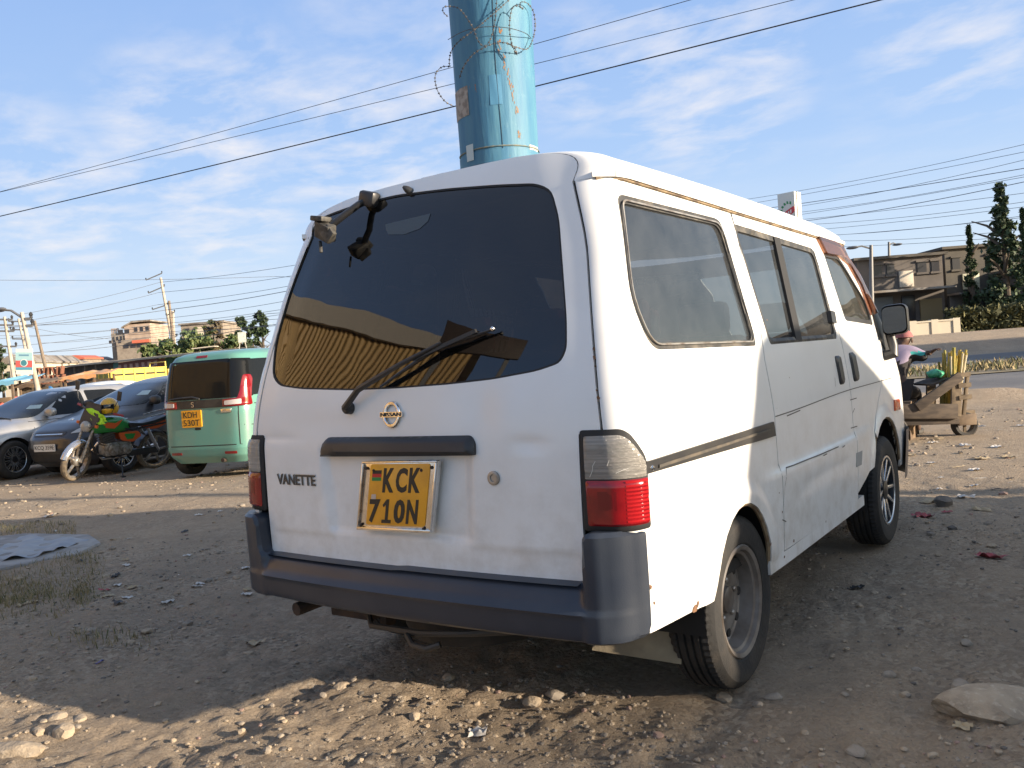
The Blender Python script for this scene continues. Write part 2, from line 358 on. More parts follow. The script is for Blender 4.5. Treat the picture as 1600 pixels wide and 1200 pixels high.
def rear_y(x, z):
    x = np.asarray(x, float); z = np.asarray(z, float)
    y = YR(z)-.030*(1-(x/.72)**2); e = VW(z)-RCz(z); y = y+.005*sst(np.abs(x), e-.12, e)
    rec = sst(x, -.375+.08*(.92-z), -.325+.12*(.92-z))*(1-sst(x, .27-.08*(.92-z), .31-.05*(.92-z)))*sst(z, .615, .66)*(1-sst(z, .90, .93))
    y = y+.017*rec+.006*(1-sst(z, .61, .64))*sst(z, .5, .56)*(1-sst(np.abs(x), .62, .67))
    for gx, gz, sx, sz, a in ((-.60, .955, .13, .018, .0060), (-.50, .93, .10, .05, -.004), (.33, 1.04, .05, .07, .0035), (.44, 1.00, .06, .10, -.004), (.50, .93, .05, .02, .006),
                              (-.3, 1.0, .16, .04, .004), (.20, .64, .08, .03, .006), (-.45, .72, .12, .06, .004), (.5, .62, .09, .05, -.004), (-.1, .58, .2, .03, .003)):
        y = y+a*np.exp(-((x-gx)/sx)**2-((z-gz)/sz)**2)
    return y
def vrear(q, z):                         # unrolled round the rear corners
    q = np.asarray(q, float); z = np.asarray(z, float); e = VW(z)-RCz(z); a = np.abs(q); s = np.where(q < 0, -1., 1.)
    ph = np.clip((a-e)/RCz(z), 0, PI/2); ex = np.maximum(a-e-RCz(z)*PI/2, 0)
    x = np.where(a <= e, a, e+RCz(z)*np.sin(ph)); yb = rear_y(np.where(a <= e, q, s*e), z)
    y = np.where(a <= e, yb, yb+RCz(z)*(1-np.cos(ph))+ex); return np.stack([s*x, y, z], -1)
def vside(sg=1):
    def f(s, z):
        s = np.asarray(s, float); z = np.asarray(z, float); yr = YE(z); ph = np.clip((yr+RCz(z)-s)/RCz(z), 0, 1.6)
        y = np.where(ph > 0, yr+RCz(z)-RCz(z)*np.sin(ph), s); x = VW(z)+ledge(s, z)-RCz(z)*(1-np.cos(ph))
        t = np.clip((s-(YF(z)-LC(z)))/LC(z), 0, .98); x = x*(1-t**2.6)**(1/2.6)
        return np.stack([sg*x, y, z], -1)
    return f
def onside(px, py):
    x = .8
    for i in range(25):
        p = onplane(px, py, (1, 0, 0), x); x = float(vside()(p[1], p[2])[0])
    for i in range(8):                   # past the outline of the nose: stay on the corner of the windscreen
        m = float(YF(p[2])-.30*LC(p[2]))
        if p[1] > m: p = onplane(px, py, (0, 1, 0), m)
    return (p[1], p[2])
def onrear(px, py):
    y = .03
    for i in range(40):
        p = onplane(px, py, (0, 1, 0), y); y = .5*y+.5*float(rear_y(np.clip(p[0], -.72, .72), p[2]))
    return (p[0], p[2])
S_ = lambda *l: [onside(*p) for p in l]
T_ = lambda *l: [onrear(*p) for p in l]
van = empty('van', (0, 0, 0), 0, 'white passenger van with tinted windows and dark bumper parked on the dirt, seen from behind', 'van')
ZG = lambda y: 1.70-.0135*np.asarray(y)       # drip rail height
# ---- side panels
qwin = rpoly(S_((963, 303), (1126, 343), (1183, 540), (1018, 547), (985, 470)), [.03, .06, .04, .06, .3])
swin = rpoly(S_((1145, 349), (1272, 389), (1309, 529), (1203, 538)), [.03, .06, .04, .03])
fwin = rpoly(S_((1286, 394), (1308, 399), (1320, 416), (1334, 440), (1352, 470), (1365, 508), (1321, 501)), [.02, .03, .2, .2, .2, .05, .03])
fwin = [(min(p[0], 3.1), p[1]) for p in fwin]
def arch(yc, zc, a, b, n=15, z0=.3):
    return [(yc+a*math.cos(th), zc+b*math.sin(th)) for th in np.linspace(PI, 0, n)]
def side_parts(sg):
    f = vside(sg); C0 = VC
    ct = lambda z: float(YE(z)+RCz(z)-1.50*RCz(z))
    top = [(y, float(ZG(y))) for y in (1.225, .9, .6, .3)]+[(ct(1.70), 1.70)]
    q = top+[(ct(z), z) for z in np.linspace(1.66, .42, 22)]+[(.10, .40), (.44, .375), (.53, .37)]+[p for p in arch(.80, .30, .275, .33) if p[1] > .37 and p[0] > .535]+[(1.072, .36), (1.212, .36)]+[(1.212, 1.1), (1.235, 1.2), (1.235, 1.6)]
    mb = MB(); panel(mb, q, [qwin], f, .028, C0, 0, .012); mb.build('side_panel', PAINT, van)
    sd = [(1.219, .375), (2.352, .36), (2.356, 1.13), (2.33, 1.35), (2.25, float(ZG(2.25))), (1.243, float(ZG(1.243))), (1.243, 1.2), (1.219, 1.1)]
    mb = MB(); panel(mb, sd, [swin], f, .028, C0, 0, .012); door = mb.build('sliding_door', PAINT, van)
    zt = lambda y: float(ZG(y))
    far = [p for p in arch(3.0, .31, .38, .40) if p[1] > .40]
    fd = [(2.359, .40)]+[p for p in far if p[0] < 2.72 and p[1] > .42]+[(2.74, .66), (2.9, .80), (3.08, .95), (3.14, 1.19), (3.10, 1.25), (2.93, 1.56), (2.83, zt(2.83)-.02), (2.257, zt(2.257)), (2.337, 1.35), (2.363, 1.13)]
    mb = MB(); panel(mb, fd, [fwin], f, .028, C0, 0, .012); fdoor = mb.build('front_door', PAINT, van)
    ys = lambda z: float(YF(z)-LC(z)*.02)
    fe = [(2.746, .655)]+[p for p in far if p[0] > 2.74]+[(3.39, .38), (ys(.38), .38), (ys(.6), .6), (ys(.8), .8), (ys(1.0), 1.0), (ys(1.1), 1.1), (ys(1.2), 1.2), (ys(1.35), 1.35), (ys(1.5), 1.5), (ys(1.64), 1.64), (2.84, zt(2.84)-.01), (2.937, 1.565), (3.106, 1.255), (3.147, 1.19), (3.087, .95), (2.905, .795)]
    mb = MB(); panel(mb, fe, [], f, .028, C0, 0, .012); mb.build('front_wing', PAINT, van)
    # seams: a dark backing behind the gaps
    mb = MB()
    for l in ([(1.205, .36), (1.225, .36), (1.225, 1.1), (1.249, 1.2), (1.249, 1.67), (1.229, 1.67), (1.229, 1.2), (1.206, 1.1)],
              [(2.345, .36), (2.366, .40), (2.370, 1.13), (2.344, 1.35), (2.264, 1.665), (2.243, 1.665), (2.322, 1.35), (2.349, 1.13)]):
        mb = MB(); panel(mb, l, [], f, .03, C0, -.006, 0); mb.build('seam', DARK, van)
    mb = MB(); zz = lambda y: .885+.022*sst(y, 1.2, 2.4)
    panel(mb, [(y, float(zz(y))-.0022) for y in np.linspace(1.22, 3.3, 12)]+[(y, float(zz(y))+.0018) for y in np.linspace(3.3, 1.22, 12)], [], f, .05, C0, .0012); mb.build('crease_line', TRIM, van)
    # windows
    for nm, win, g, par in (('quarter_window', qwin, GSIDE, van), ('sliding_window', swin, GSIDE, door), ('door_window', fwin, GCLEAR, fdoor)):
        c = np.mean(win, 0); grow = lambda k: [(c[0]+(p[0]-c[0])*(1+k/abs(np.ptp([q[0] for q in win]))*2), c[1]+(p[1]-c[1])*(1+k/abs(np.ptp([q[1] for q in win]))*2)) for p in win]
        mb = MB(); panel(mb, grow(.004), [], f, .05, C0, -.009); w = mb.build(nm, g, par)
        mb = MB(); panel(mb, grow(.006), [grow(-.024)], f, .03, C0, .004, .014, .006); mb.build('gasket', GASK if nm != 'door_window' else TRIM, w)
        if nm == 'quarter_window':
            mb = MB(); panel(mb, grow(-.014), [grow(-.019)], f, .03, C0, .006, .004); mb.build('gasket_lip', STEEL, w)
        if nm == 'sliding_window':
            bar = rpoly([(p[0], p[1]) for p in S_((1208, 370), (1217, 372), (1252, 531), (1243, 532))], .002)
            mb = MB(); panel(mb, bar, [], f, .03, C0, .004, .012); mb.build('sash_bar', RUB, w)
            mb = MB(); panel(mb, rpoly(S_((1294, 486), (1301, 488), (1304, 506), (1297, 504)), .003), [], f, .02, C0, .012, .02); mb.build('window_latch', TRIM, w)
    # tracks, handles, trim
    mb = MB(); r = S_((1006, 722), (1206, 659), (1209, 681), (1006, 741))
    panel(mb, r, [], f, .03, C0, .009, .012); tr = mb.build('slider_track', TRIM, van)
    mb = MB(); panel(mb, S_((1024, 726), (1200, 669), (1200, 673), (1024, 731)), [], f, .05, C0, .0135, .004); mb.build('track_slot', M('track_slot_grime', (.065, .058, .048), .6, c2=(.11, .09, .065), ns=20), tr)
    mb = MB(); b = S_((1015, 731))[0]; p = f(b[0], b[1]); mb.lathe([(0, .014), (.006, .013), (.008, .009)], (float(p[0]), float(p[1]), float(p[2])), (sg, 0, 0), 10); mb.build('track_bolt', CHROME, tr)
    for par, pts, nm in ((door, ((1306, 556), (1311, 556), (1318, 600), (1312, 601)), 'door_handle'), (fdoor, ((1327, 551), (1333, 551), (1340, 595), (1334, 596)), 'door_handle')):
        c = S_(*pts); y0, y1 = min(p[0] for p in c), max(p[0] for p in c); z0, z1 = min(p[1] for p in c), max(p[1] for p in c)
        mb = MB(); panel(mb, rpoly([(y0, z0), (y1, z0), (y1, z1), (y0, z1)], .02), [], f, .015, C0, .012, .016, .010); h = mb.build(nm, TRIM, par)
    mb = MB(); panel(mb, S_((1338, 708), (1347, 704), (1346, 726), (1338, 730)), [], f, .03, C0, .002, .003); mb.build('filler_patch', M('grey_patch', (.32, .32, .31), .6), door)
    mb = MB(); panel(mb, rpoly(S_((1396, 625), (1403, 623), (1404, 640), (1397, 642)), .004), [], f, .01, C0, .014, .016, .006); mb.build('side_marker', M('orange_lens', (.55, .09, .02), .25, coat=.4), van)
    if sg > 0:
        mb = MB(); panel(mb, S_((1274, 371), (1300, 379), (1320, 387), (1331, 402), (1346, 432), (1367, 490), (1360, 493), (1342, 446), (1324, 414), (1309, 401), (1287, 397)), [], f, .03, C0, .020, .01)
        mb.build('wind_deflector', glass('brown_plastic', (.26, .12, .07), .30, (.20, .10, .06), fres=1.5), fdoor)
        mb = MB(); panel(mb, S_((1328, 401), (1336, 402), (1354, 444), (1372, 488), (1366, 490), (1348, 442)), [], f, .03, C0, .007, .01); mb.build('pillar_trim', M('amber_pillar_film', (.40, .15, .045), .25, coat=.5), van)
        mb = MB(); panel(mb, S_((1362, 491), (1373, 489), (1390, 546), (1383, 551), (1372, 526)), [], f, .03, C0, .010, .012); mb.build('mirror_mount', TRIM, fdoor)
    mb = MB()
    V = []
    for y in np.linspace(.24, 2.93, 40): V.append((y, float(ZG(y))))
    mb2 = MB()
    for i in range(len(V)-1):
        for (a, b) in ((V[i], V[i+1]),):
            pa = f(a[0], a[1]); pb = f(b[0], b[1])
            mb2.beam((pa[0]+sg*.006, pa[1], pa[2]+.006), (pb[0]+sg*.006, pb[1], pb[2]+.006), .020, .016)
    mb2.build('drip_rail', PAINT, van)
    mb = MB()
    pts = [f(y, float(ZG(y))-.006) for y in np.linspace(.25, 2.9, 30)]; mb.tube([(p[0]+sg*.005, p[1], p[2]) for p in pts], .0038, 6); mb.build('rail_sealant', M('aged_sealant', (.30, .22, .13), .8, c2=(.10, .07, .05), ns=12), van)
    # sill
    mb = MB(); pts = []
    for y in np.linspace(1.06, 2.47, 16): pts.append(f(y, .365))
    for i in range(15): mb.beam((pts[i][0]-sg*.03, pts[i][1], .345), (pts[i+1][0]-sg*.03, pts[i+1][1], .345), .06, .05)
    mb.build('sill', PAINT, van)
    for yc, zc, a_, b_, t0, t1 in ((.80, .30, .272, .327, .15, 2.2), (3.0, .31, .377, .397, .3, 2.6)):
        mb = MB(); mb.grid(lambda q, v: (sg*v, yc+(a_+.035)*math.cos(q), zc+(b_+.035)*math.sin(q)), np.linspace(-.1, PI+.1, 24), (.52, .79)); mb.build('wheel_well', DARK, van)
        mb = MB(); mb.tube([tuple(f(yc+a_*math.cos(q), zc+b_*math.sin(q))-np.array([sg*.012, 0, 0])) for q in np.linspace(t0, t1, 24)], .009, 6); mb.build('arch_lip', M('arch_lip_dirt', (.24, .18, .11), .9, c2=(.14, .09, .05), ns=18), van)
for sg in (1, -1): side_parts(sg)
# dents and scrapes on the sliding door (sunlit side of the photo only)
fR = vside(1)
mb = MB()
def scratch(pts, w=.003):
    P = S_(*pts); P = np.array(P); up = P+np.array([0, w/2]); dn = P-np.array([0, w/2])
    return [tuple(p) for p in dn]+[tuple(p) for p in up[::-1]]
for pts in (((1228, 731), (1240, 727), (1262, 718), (1280, 711), (1310, 698)), ((1228, 731), (1226, 760), (1224, 790)), ((1222, 812), (1228, 815)), ((1304, 590), (1305, 604)), ((1229, 650), (1236, 647), (1250, 641)), ((1328, 625), (1338, 622)), ((1329, 669), (1339, 666)), ((1332, 645), (1335, 638)), ((1212, 638), (1215, 638)), ((1316, 699), (1320, 696)), ((1286, 712), (1292, 709))):
    P = S_(*pts); v = abs(P[0][0]-P[-1][0]) < .03
    P = np.array(P); d = np.array([.0018, 0]) if v else np.array([0, .0022])
    panel(mb, [tuple(p) for p in P-d]+[tuple(p) for p in (P+d)[::-1]], [], fR, .05, VC, .0014)
mb.build('scratch', M('scratch_brown', (.10, .085, .075), .8), van)
rs = random.Random(5)
for px, py, s_ in ((955, 543, .005), (956, 556, .006), (958, 571, .004), (961, 610, .004), (963, 622, .005), (1016, 917, .008), (1022, 942, .006), (1085, 951, .016), (1090, 944, .010), (1204, 850, .006), (1222, 800, .005), (1217, 770, .004), (1233, 590, .003), (1306, 520, .004), (1240, 845, .008), (1290, 815, .006), (1225, 870, .007), (1198, 500, .004)):
    c = onside(px, py); mb = MB(); panel(mb, [(c[0]+s_*rs.uniform(.5, 1.3)*math.cos(a), c[1]+s_*rs.uniform(.5, 1.2)*math.sin(a)) for a in np.linspace(0, 2*PI, 9, endpoint=False)], [], fR, .02, VC, .0016); mb.build('rust_spot', M('rust_spot', (.20, .10, .05), .9, c2=(.10, .06, .035), ns=60), van)
# ---- roof
def roof(x, y):
    w = VW(ZG(y))+.004; q = np.clip(np.abs(x)/w, 0, 1)
    h = .125+.035*(1-((y-1.7)/1.5)**2)*1.; h = np.where(y > 2.6, h-.05*((y-2.6)/.4)**2, h)
    return ZG(y)+(h-.006)*(1-q**4.4)**(1/2.4)
HR = float(roof(0, .31))-1.70
def xr(z): return (float(VW(1.69))+.004)*max(0, 1-max(0, (z-1.70)/HR)**2.4)**(1/4.4)
def RCp(z): return float(RCz(z))*max(0., 1-.62*max(0, z-1.70)/.125)
us = np.sin(np.linspace(-PI/2, PI/2, 61)); vs = np.linspace(0, 1, 40)
mb = MB()
def roofpt(u, v):
    x = u*(float(VW(1.69))+.004); zr = float(roof(x, .31)); y0 = float(YR(zr))-.030*(1-(x/.72)**2)+.005+RCp(zr)*1.0
    y1 = 2.82+.22*(1-abs(u)**3); y = y0+(y1-y0)*v
    return (float(VW(ZG(y))+.004)*u, y, float(roof(float(VW(ZG(y))+.004)*u, y)))
mb.grid(roofpt, us, vs)
for s in (1, -1):
    mb.grid(lambda p, z: (s*(xr(z)-RCp(z)*(1-math.cos(p))), float(YR(z))-.030*(1-((xr(z)-RCp(z))/.72)**2)+.005+RCp(z)*(1-math.sin(p)), z), (np.linspace(-.1, PI/2, 10) if s < 0 else np.linspace(PI/2, -.1, 10)), 1.692+(HR-.0005+.008)*np.sin(np.linspace(0, PI/2, 16)))
rf = mb.build('roof', PAINT, van, ang=60)
# ---- tailgate
e_ = lambda z: float(VW(z)-RCz(z)-.002)
et = lambda z: xr(z)-RCp(z)-.003
zt_ = list(1.705+(HR-.004)*np.sin(np.linspace(.05, PI/2*.97, 12)))
tg = [(-.672, .537), (.0, .540), (.657, .548), (.660, .955)]+[(e_(z), z) for z in np.linspace(.965, 1.69, 14)]
tg += [(et(z), z) for z in zt_]+[(-et(z), z) for z in zt_[::-1]]+[(-e_(z), z) for z in np.linspace(1.69, .965, 14)]+[(-.680, .955)]
rwin = T_((505, 338), (560, 318), (620, 304), (700, 294), (780, 288), (838, 286), (862, 296), (874, 340), (880, 420), (886, 500), (886, 545), (876, 567), (840, 580), (770, 593), (700, 601), (620, 607), (550, 610), (470, 608), (436, 603), (425, 588), (428, 545), (446, 470), (478, 385), (490, 352))
rwin = rpoly(rwin, .035, 4)
fr = lambda x, z: np.stack([x, rear_y(x, z), z], -1)
mb = MB(); panel(mb, tg, [rwin], fr, .019, VC, 0, .014); tail = mb.build('tailgate', PAINT, van)
c = np.mean(rwin, 0)
gr = lambda k: [(c[0]+(p[0]-c[0])*(1+k/.6), c[1]+(p[1]-c[1])*(1+k/.33)) for p in rwin]
def fglass(x, z):                        # the glass keeps its own smooth crown
    y = YR(z)-.030*(1-(x/.72)**2)+.005*sst(np.abs(x), VW(z)-RCz(z)-.12, VW(z)-RCz(z)); return np.stack([x, y, z], -1)
mb = MB(); panel(mb, gr(.004), [], fglass, .03, VC, -.004); rg = mb.build('rear_window', GREAR, tail)
mb = MB(); panel(mb, gr(.003), [gr(-.006)], fr, .02, VC, .001, .012, .002); mb.build('gasket', RUB, rg)
mb = MB(); sk = T_((601, 350), (672, 333), (668, 345), (655, 357), (630, 366), (606, 366), (602, 358)); panel(mb, sk, [], fglass, .03, VC, -.0025); mb.build('window_sticker', M('pale_sticker', (.050, .068, .078), .35), rg)
mb = MB()
for z in np.linspace(1.20, 1.72, 15): 
    xs = np.linspace(-.50, .47, 12); mb.tube([tuple(fglass(x, z)+np.array([0, .012, 0])) for x in xs], .0006, 4)
mb.build('heater_wires', M('heater_copper', (.20, .15, .12), .5), rg)
# rear seam shadow line between tailgate and body
mb = MB()
for s in (1, -1):
    zs = np.linspace(.95, 1.70, 18); l = [(s*(e_(z)-.006), z) for z in zs]+[(s*(e_(z)+.008), z) for z in zs[::-1]]
    mb = MB(); panel(mb, l, [], vrear, .03, VC, -.012); mb.build('seam', DARK, van)
# garnish handle
mb = MB(); gz = T_((510, 683), (737, 680), (744, 692), (744, 711), (510, 712)); 
panel(mb, rpoly(gz, [.026, .012, .02, .004, .004]), [], fglass, .012, VC, lambda P: .028+.008*np.clip((.92-P[:, 1])/.03, -1, 1), .05, .017); mb.build('handle_garnish', TRIM, tail, ang=50)
# lock
def rframe(px, py, off=.0):
    x, z = onrear(px, py); y = float(rear_y(x, z)); e = 4e-3
    t = np.array([0, float(rear_y(x, z+e)-rear_y(x, z-e))/(2*e), 1.]); t /= np.linalg.norm(t); X = np.array([1., 0, 0]); n = np.cross(X, t); n = n if n[1] < 0 else -n
    o = np.array([x, y, z])+n*off; return (lambda a, b, c: tuple(o+X*a+t*b+n*c)), o, n
fl, o, n = rframe(772, 747)
mb = MB(); mb.lathe([(.021, 0), (.021, .005), (.016, .007), (.011, .006), (.010, .003), (0, .003)], o, n, 18); mb.build('lock', STEEL, tail)
# emblem: ring and bar with lettering
fe_, o, n = rframe(614, 648, .002)
mb = MB(); K = 28; Rg = .042
def ringp(u, v):
    r = .0065; a = 2*PI*u/K; b = 2*PI*v/8; rr = Rg-r+r*math.cos(b); return fe_(rr*math.cos(a)*.88, rr*math.sin(a)*1.02, .004+r*.7*math.sin(b))
mb.grid(lambda u, v: ringp(u, v), range(K), range(9), closeu=True)
em = mb.build('emblem', CHROME, tail, weld=True)
mb = MB(); mb.prism(rpoly([(-.047, -.0085), (.047, -.0085), (.047, .0085), (-.047, .0085)], .003), fe_, .003, .009); br = mb.build('emblem_bar', CHROME, em)
mb = MB(); mb.text('NISSAN', fe_, -.043, .043, -.006, .006, .0115); mb.build('lettering', TRIM, br)
xv, zv = onrear(463, 749.5)
fv = lambda a, b, c: (xv+a, float(rear_y(xv+a, zv+b))-c-.0005, zv+b)
mb = MB(); mb.text('VANETTE', fv, -.106, .106, -.0185, .0185, .004, .02); vb = mb.build('lettering', M('badge_grey', (.07, .072, .075), .4, .5), tail)
mb = MB(); mb.text('VANETTE', fv, -.104, .108, -.0165, .0205, .0025); mb.build('lettering_edge', M('badge_silver', (.55, .55, .54), .3, .7), vb)
# number plate
def quad_frame(c4_, off):                # bilinear frame through four pixels on the tailgate
    Q = [np.array([x, float(fglass(x, z)[1]), z]) for x, z in T_(*c4_)]
    X = (Q[1]+Q[2]-Q[0]-Q[3])/2; Z = (Q[0]+Q[1]-Q[2]-Q[3])/2; o = sum(Q)/4
    X /= np.linalg.norm(X); n = np.cross(X, Z); n /= np.linalg.norm(n); n = n if n[1] < 0 else -n
    Zt = Z/np.linalg.norm(Z); w = np.linalg.norm((Q[1]+Q[2]-Q[0]-Q[3])/2); h = np.linalg.norm(Z)
    return (lambda a, b, c: tuple(o+n*off+X*a+Zt*b+n*c)), w, h
fp, w, h = quad_frame(((580, 720), (695, 716), (687, 830), (570, 823)), .014)
mb = MB(); mb.prism(rpoly([(-w/2, -h/2), (w/2, -h/2), (w/2, h/2), (-w/2, h/2)], .004), fp, -.014, .004); pf = mb.build('plate_frame', CHROME, tail, bevel=.003)
mb = MB()
for (a0, a1, b0, b1) in ((-w/2, w/2, h/2-.006, h/2), (-w/2, w/2, -h/2, -h/2+.010), (-w/2, -w/2+.007, -h/2+.01, h/2-.006), (w/2-.007, w/2, -h/2+.01, h/2-.006)):
    mb.prism([(a0, b0), (a1, b0), (a1, b1), (a0, b1)], fp, .004, .011)
mb.build('frame_lip', CHROME, pf, bevel=.002)
YEL = M('plate_yellow', (.82, .37, .018), .35, c2=(.70, .31, .018), ns=12, coat=.2); PB = M('plate_black', (.02, .017, .013), .5)
pw, ph = w*.795, h*.895; x0 = .006
mb = MB(); mb.prism(rpoly([(x0-pw/2, -ph/2+.006), (x0+pw/2, -ph/2+.006), (x0+pw/2, ph/2+.003), (x0-pw/2, ph/2+.003)], .010), fp, .004, .0075); pl = mb.build('plate', YEL, pf, bevel=.001)
mb = MB(); xa, xb = x0-pw/2+.008, x0+pw/2-.028; sw = (xb-xa)/4; za, zb2 = -ph/2+.014, -.010
for k, ch in enumerate('KCK'): mb.text(ch, fp, xb-(3-k)*sw*1.02+.003, xb-(2-k)*sw*1.02-.005, .012, ph/2-.010, .0088, .035)
for k, ch in ((0, '7'), (2, '0'), (3, 'N')): mb.text(ch, fp, xa+k*sw+.003, xa+(k+1)*sw-.005, za, zb2, .0088, .035)
xc = xa+1.5*sw; mb.prism([(xc-.020, za), (xc+.020, za), (xc+.020, za+.011), (xc-.020, za+.011)], fp, .0076, .0086); mb.prism([(xc-.006, za+.011), (xc+.006, za+.011), (xc+.006, zb2), (xc-.004, zb2), (xc-.020, zb2-.018), (xc-.016, zb2-.026), (xc-.006, zb2-.018)], fp, .0076, .0088)
mb.build('characters', PB, pl)
mb = MB()
for k, cc in enumerate((0, 1, 2)):
    mb.cur = k; zt_ = ph/2-.017-.0115*k; mb.prism([(x0-pw/2+.012, zt_-.0115), (x0-pw/2+.052, zt_-.0115), (x0-pw/2+.052, zt_), (x0-pw/2+.012, zt_)], fp, .0078, .0083+.0001*k)
mb.build('flag_mark', [PB, M('flag_red', (.5, .02, .02), .5), M('flag_green', (.02, .22, .05), .5)], pl)
mb = MB(); mb.prism(rpoly([(x0-pw/2+.016, -.012), (x0-pw/2+.036, -.012), (x0-pw/2+.036, .006), (x0-pw/2+.016, .006)], .003), fp, .0078, .0086); mb.build('hologram_sticker', M('hologram', (.5, .46, .45), .3, .4), pl)
for a, b in ((-w/2+.022, h/2-.022), (w/2-.020, h/2-.022), (-w/2+.016, -h/2+.016), (w/2-.03, -h/2+.012), (-w/2+.055, h/2-.03), (w/2-.06, h/2-.03)):
    mb = MB(); q = fp(a, b, .006); nn = np.array(fp(0, 0, 1))-np.array(fp(0, 0, 0)); mb.lathe([(.0055, 0), (.005, .0035), (0, .0045)], q, nn, 8); mb.build('screw', RUST, pf)
# lamps
def lampset(s):
    qi = .664 if s > 0 else .683
    def Q(l): return [(s*q, z) for q, z in l]
    out = [(qi, .690), (.864, .690), (.866, .80), (.864, .868), (.852, .890), (.806, .950), (.780, .966), (qi, .966)]
    ins = lambda z0, z1: None
    mb = MB(); panel(mb, Q(rpoly(out, [.012, .012, .02, .02, .02, .02, .02, .01])), [], vrear, .02, VC, .010, .03, .006); lf = mb.build('tail_lamp', RUB, van)
    clear = [(qi+.014, .833), (.847, .833), (.847, .866), (.838, .884), (.797, .937), (.776, .950), (qi+.014, .949)]
    red = [(qi+.016, .706), (.850, .706), (.852, .829), (qi+.014, .829)]
    LC_ = M('lamp_clear', (.33, .31, .275), .18, coat=.6, c2=(.20, .19, .17), ns=3.5, lo=.4, hi=.7, stretch=(1, 1, 40), bump=.003, bs=30)
    LR = M('lamp_red', (.27, .006, .009), .14, coat=.25, c2=(.16, .004, .007), ns=9, lo=.4, hi=.6)
    mb = MB(); panel(mb, Q(rpoly(clear, [.006, .006, .02, .02, .02, .02, .006])), [], vrear, .012, VC, lambda P: .0165-.0018*(np.mod(P[:, 1]*80, 1) < .5), .012, .004); lc = mb.build('clear_lens', LC_, lf)
    mb = MB(); panel(mb, Q(rpoly(red, .008)), [], vrear, .012, VC, .0175, .012, .006); lr = mb.build('red_lens', LR, lf)
    mb = MB()
    for i in range(11): 
        z = .716+i*.0105; panel(mb, Q([(.785, z), (.842, z), (.842, z+.005), (.785, z+.005)]), [], vrear, .02, VC, .0185, .002)
    mb.build('lens_ribs', M('lamp_red_bright', (.36, .009, .012), .2, coat=.5), lr)
    mb = MB(); panel(mb, Q([(qi+.05, .75), (qi+.10, .75), (qi+.10, .80), (qi+.05, .80)]), [], vrear, .02, VC, .0181, .001); mb.build('reflector', M('lamp_red_dark', (.16, .004, .006), .2), lr)
    if s > 0:
        mb = MB(); rs = random.Random(3)
        for a, b in (((.69, .90), (.73, .925)), ((.70, .87), (.715, .90)), ((.75, .90), (.742, .87)), ((.742, .94), (.760, .905)), ((.69, .84), (.70, .87)), ((.765, .85), (.80, .86)), ((.705, .935), (.73, .90)), ((.735, .79), (.745, .765)), ((.70, .73), (.735, .722))):
            mb.tube([tuple(vrear(q, z)+np.array([.3, -.8, 0])*.0185) for q, z in (a, ((a[0]+b[0])/2+.004, (a[1]+b[1])/2+.003), b)], .0007, 4)
        mb.build('lens_crack', M('crack_white', (.7, .68, .62), .5), lf)
for s in (1, -1): lampset(s)
# ---- bumper
BO = Curve([(.37, .030), (.40, .047), (.43, .050), (.461, .052), (.467, .061), (.475, .061), (.482, .049), (.53, .020), (.548, .010), (.60, .03), (.70, .03)], .0025)
def boff(P):
    a = np.abs(P[:, 0]); t = sst(a, .650, .672); return (BO(P[:, 1])*(1-t)+t*np.where(P[:, 1] < .476, .055, .050))*(1-np.where(P[:, 0] > 0, .92, .25)*sst(a, .700, .805))
bo = [(-.848, .395), (-.6, .385), (0, .380), (.6, .385), (.842, .392), (.852, .692), (.668, .692), (.660, .548), (-.675, .538), (-.690, .680), (-.848, .680)]
mb = MB(); panel(mb, rpoly(bo, [.03, .1, .1, .1, .03, .03, .03, .03, .03, .03, .03]), [], vrear, .0095, VC, boff, .06, .012); mb.build('rear_bumper', BUMP, van, ang=32)
mb = MB()
xs = np.linspace(-.66, .645, 30); mb.grid(lambda x, t: (x, float(fglass(x, .56)[1])-.03+.07*t, .538+.012*t+.004*(x > 0)), xs, (0, 1)); mb.build('bumper_ledge', BUMP, van)
# ---- rear view arm, nozzle, wiper
a = np.array([*onrear(575, 312)]); 
def rp(px, py, off):
    x, z = onrear(px, py); f_, o, n = rframe(px, py, off); return o
def rp2(px, py, k):                      # a point k metres off the tailgate towards the viewer
    p = rp(px, py, 0); d = CAM-p; return p+d/np.linalg.norm(d)*k
mb = MB(); A0 = rp2(577, 311, .03); mb.box(A0, (.075, .045, .055), m=Matrix.Rotation(.3, 3, 'Y')); arm = mb.build('mirror_bracket', TRIM, van, bevel=.012)
mb = MB(); A1 = rp2(560, 320, .06); A2 = rp2(538, 336, .11); A3 = rp2(518, 352, .14); mb.tube([A0, A1, A2, A3], .0125, 10); mb.build('bracket_arm', M('arm_black', (.016, .016, .017), .28), arm)
mb = MB(); B = rp2(508, 361, .15); mb.box(B, (.075, .04, .062), m=Matrix.Rotation(.5, 3, 'Y') @ Matrix.Rotation(.3, 3, 'X')); mb.box(B+np.array([-.006, -.01, .043]), (.06, .05, .018), m=Matrix.Rotation(.2, 3, 'Y'))
mb.box(B+np.array([.028, -.012, -.015]), (.05, .02, .05), m=Matrix.Rotation(.9, 3, 'Y'))
mb.beam(B+np.array([-.03, 0, -.03]), B+np.array([-.018, -.01, -.075]), .012, .008); mb.build('broken_mount', M('worn_plastic', (.075, .07, .06), .6, c2=(.02, .02, .02), ns=30), arm, bevel=.006)
mb = MB(); n0 = rp(641, 299, 0); mb.lathe([(.014, -.01), (.013, .012), (.009, .022), (.004, .03), (0, .03)], n0, (-.5, -.6, .55), 10); mb.build('washer_nozzle', TRIM, van)
w0 = rp(548, 638, .005); fw, o, n = rframe(548, 638)
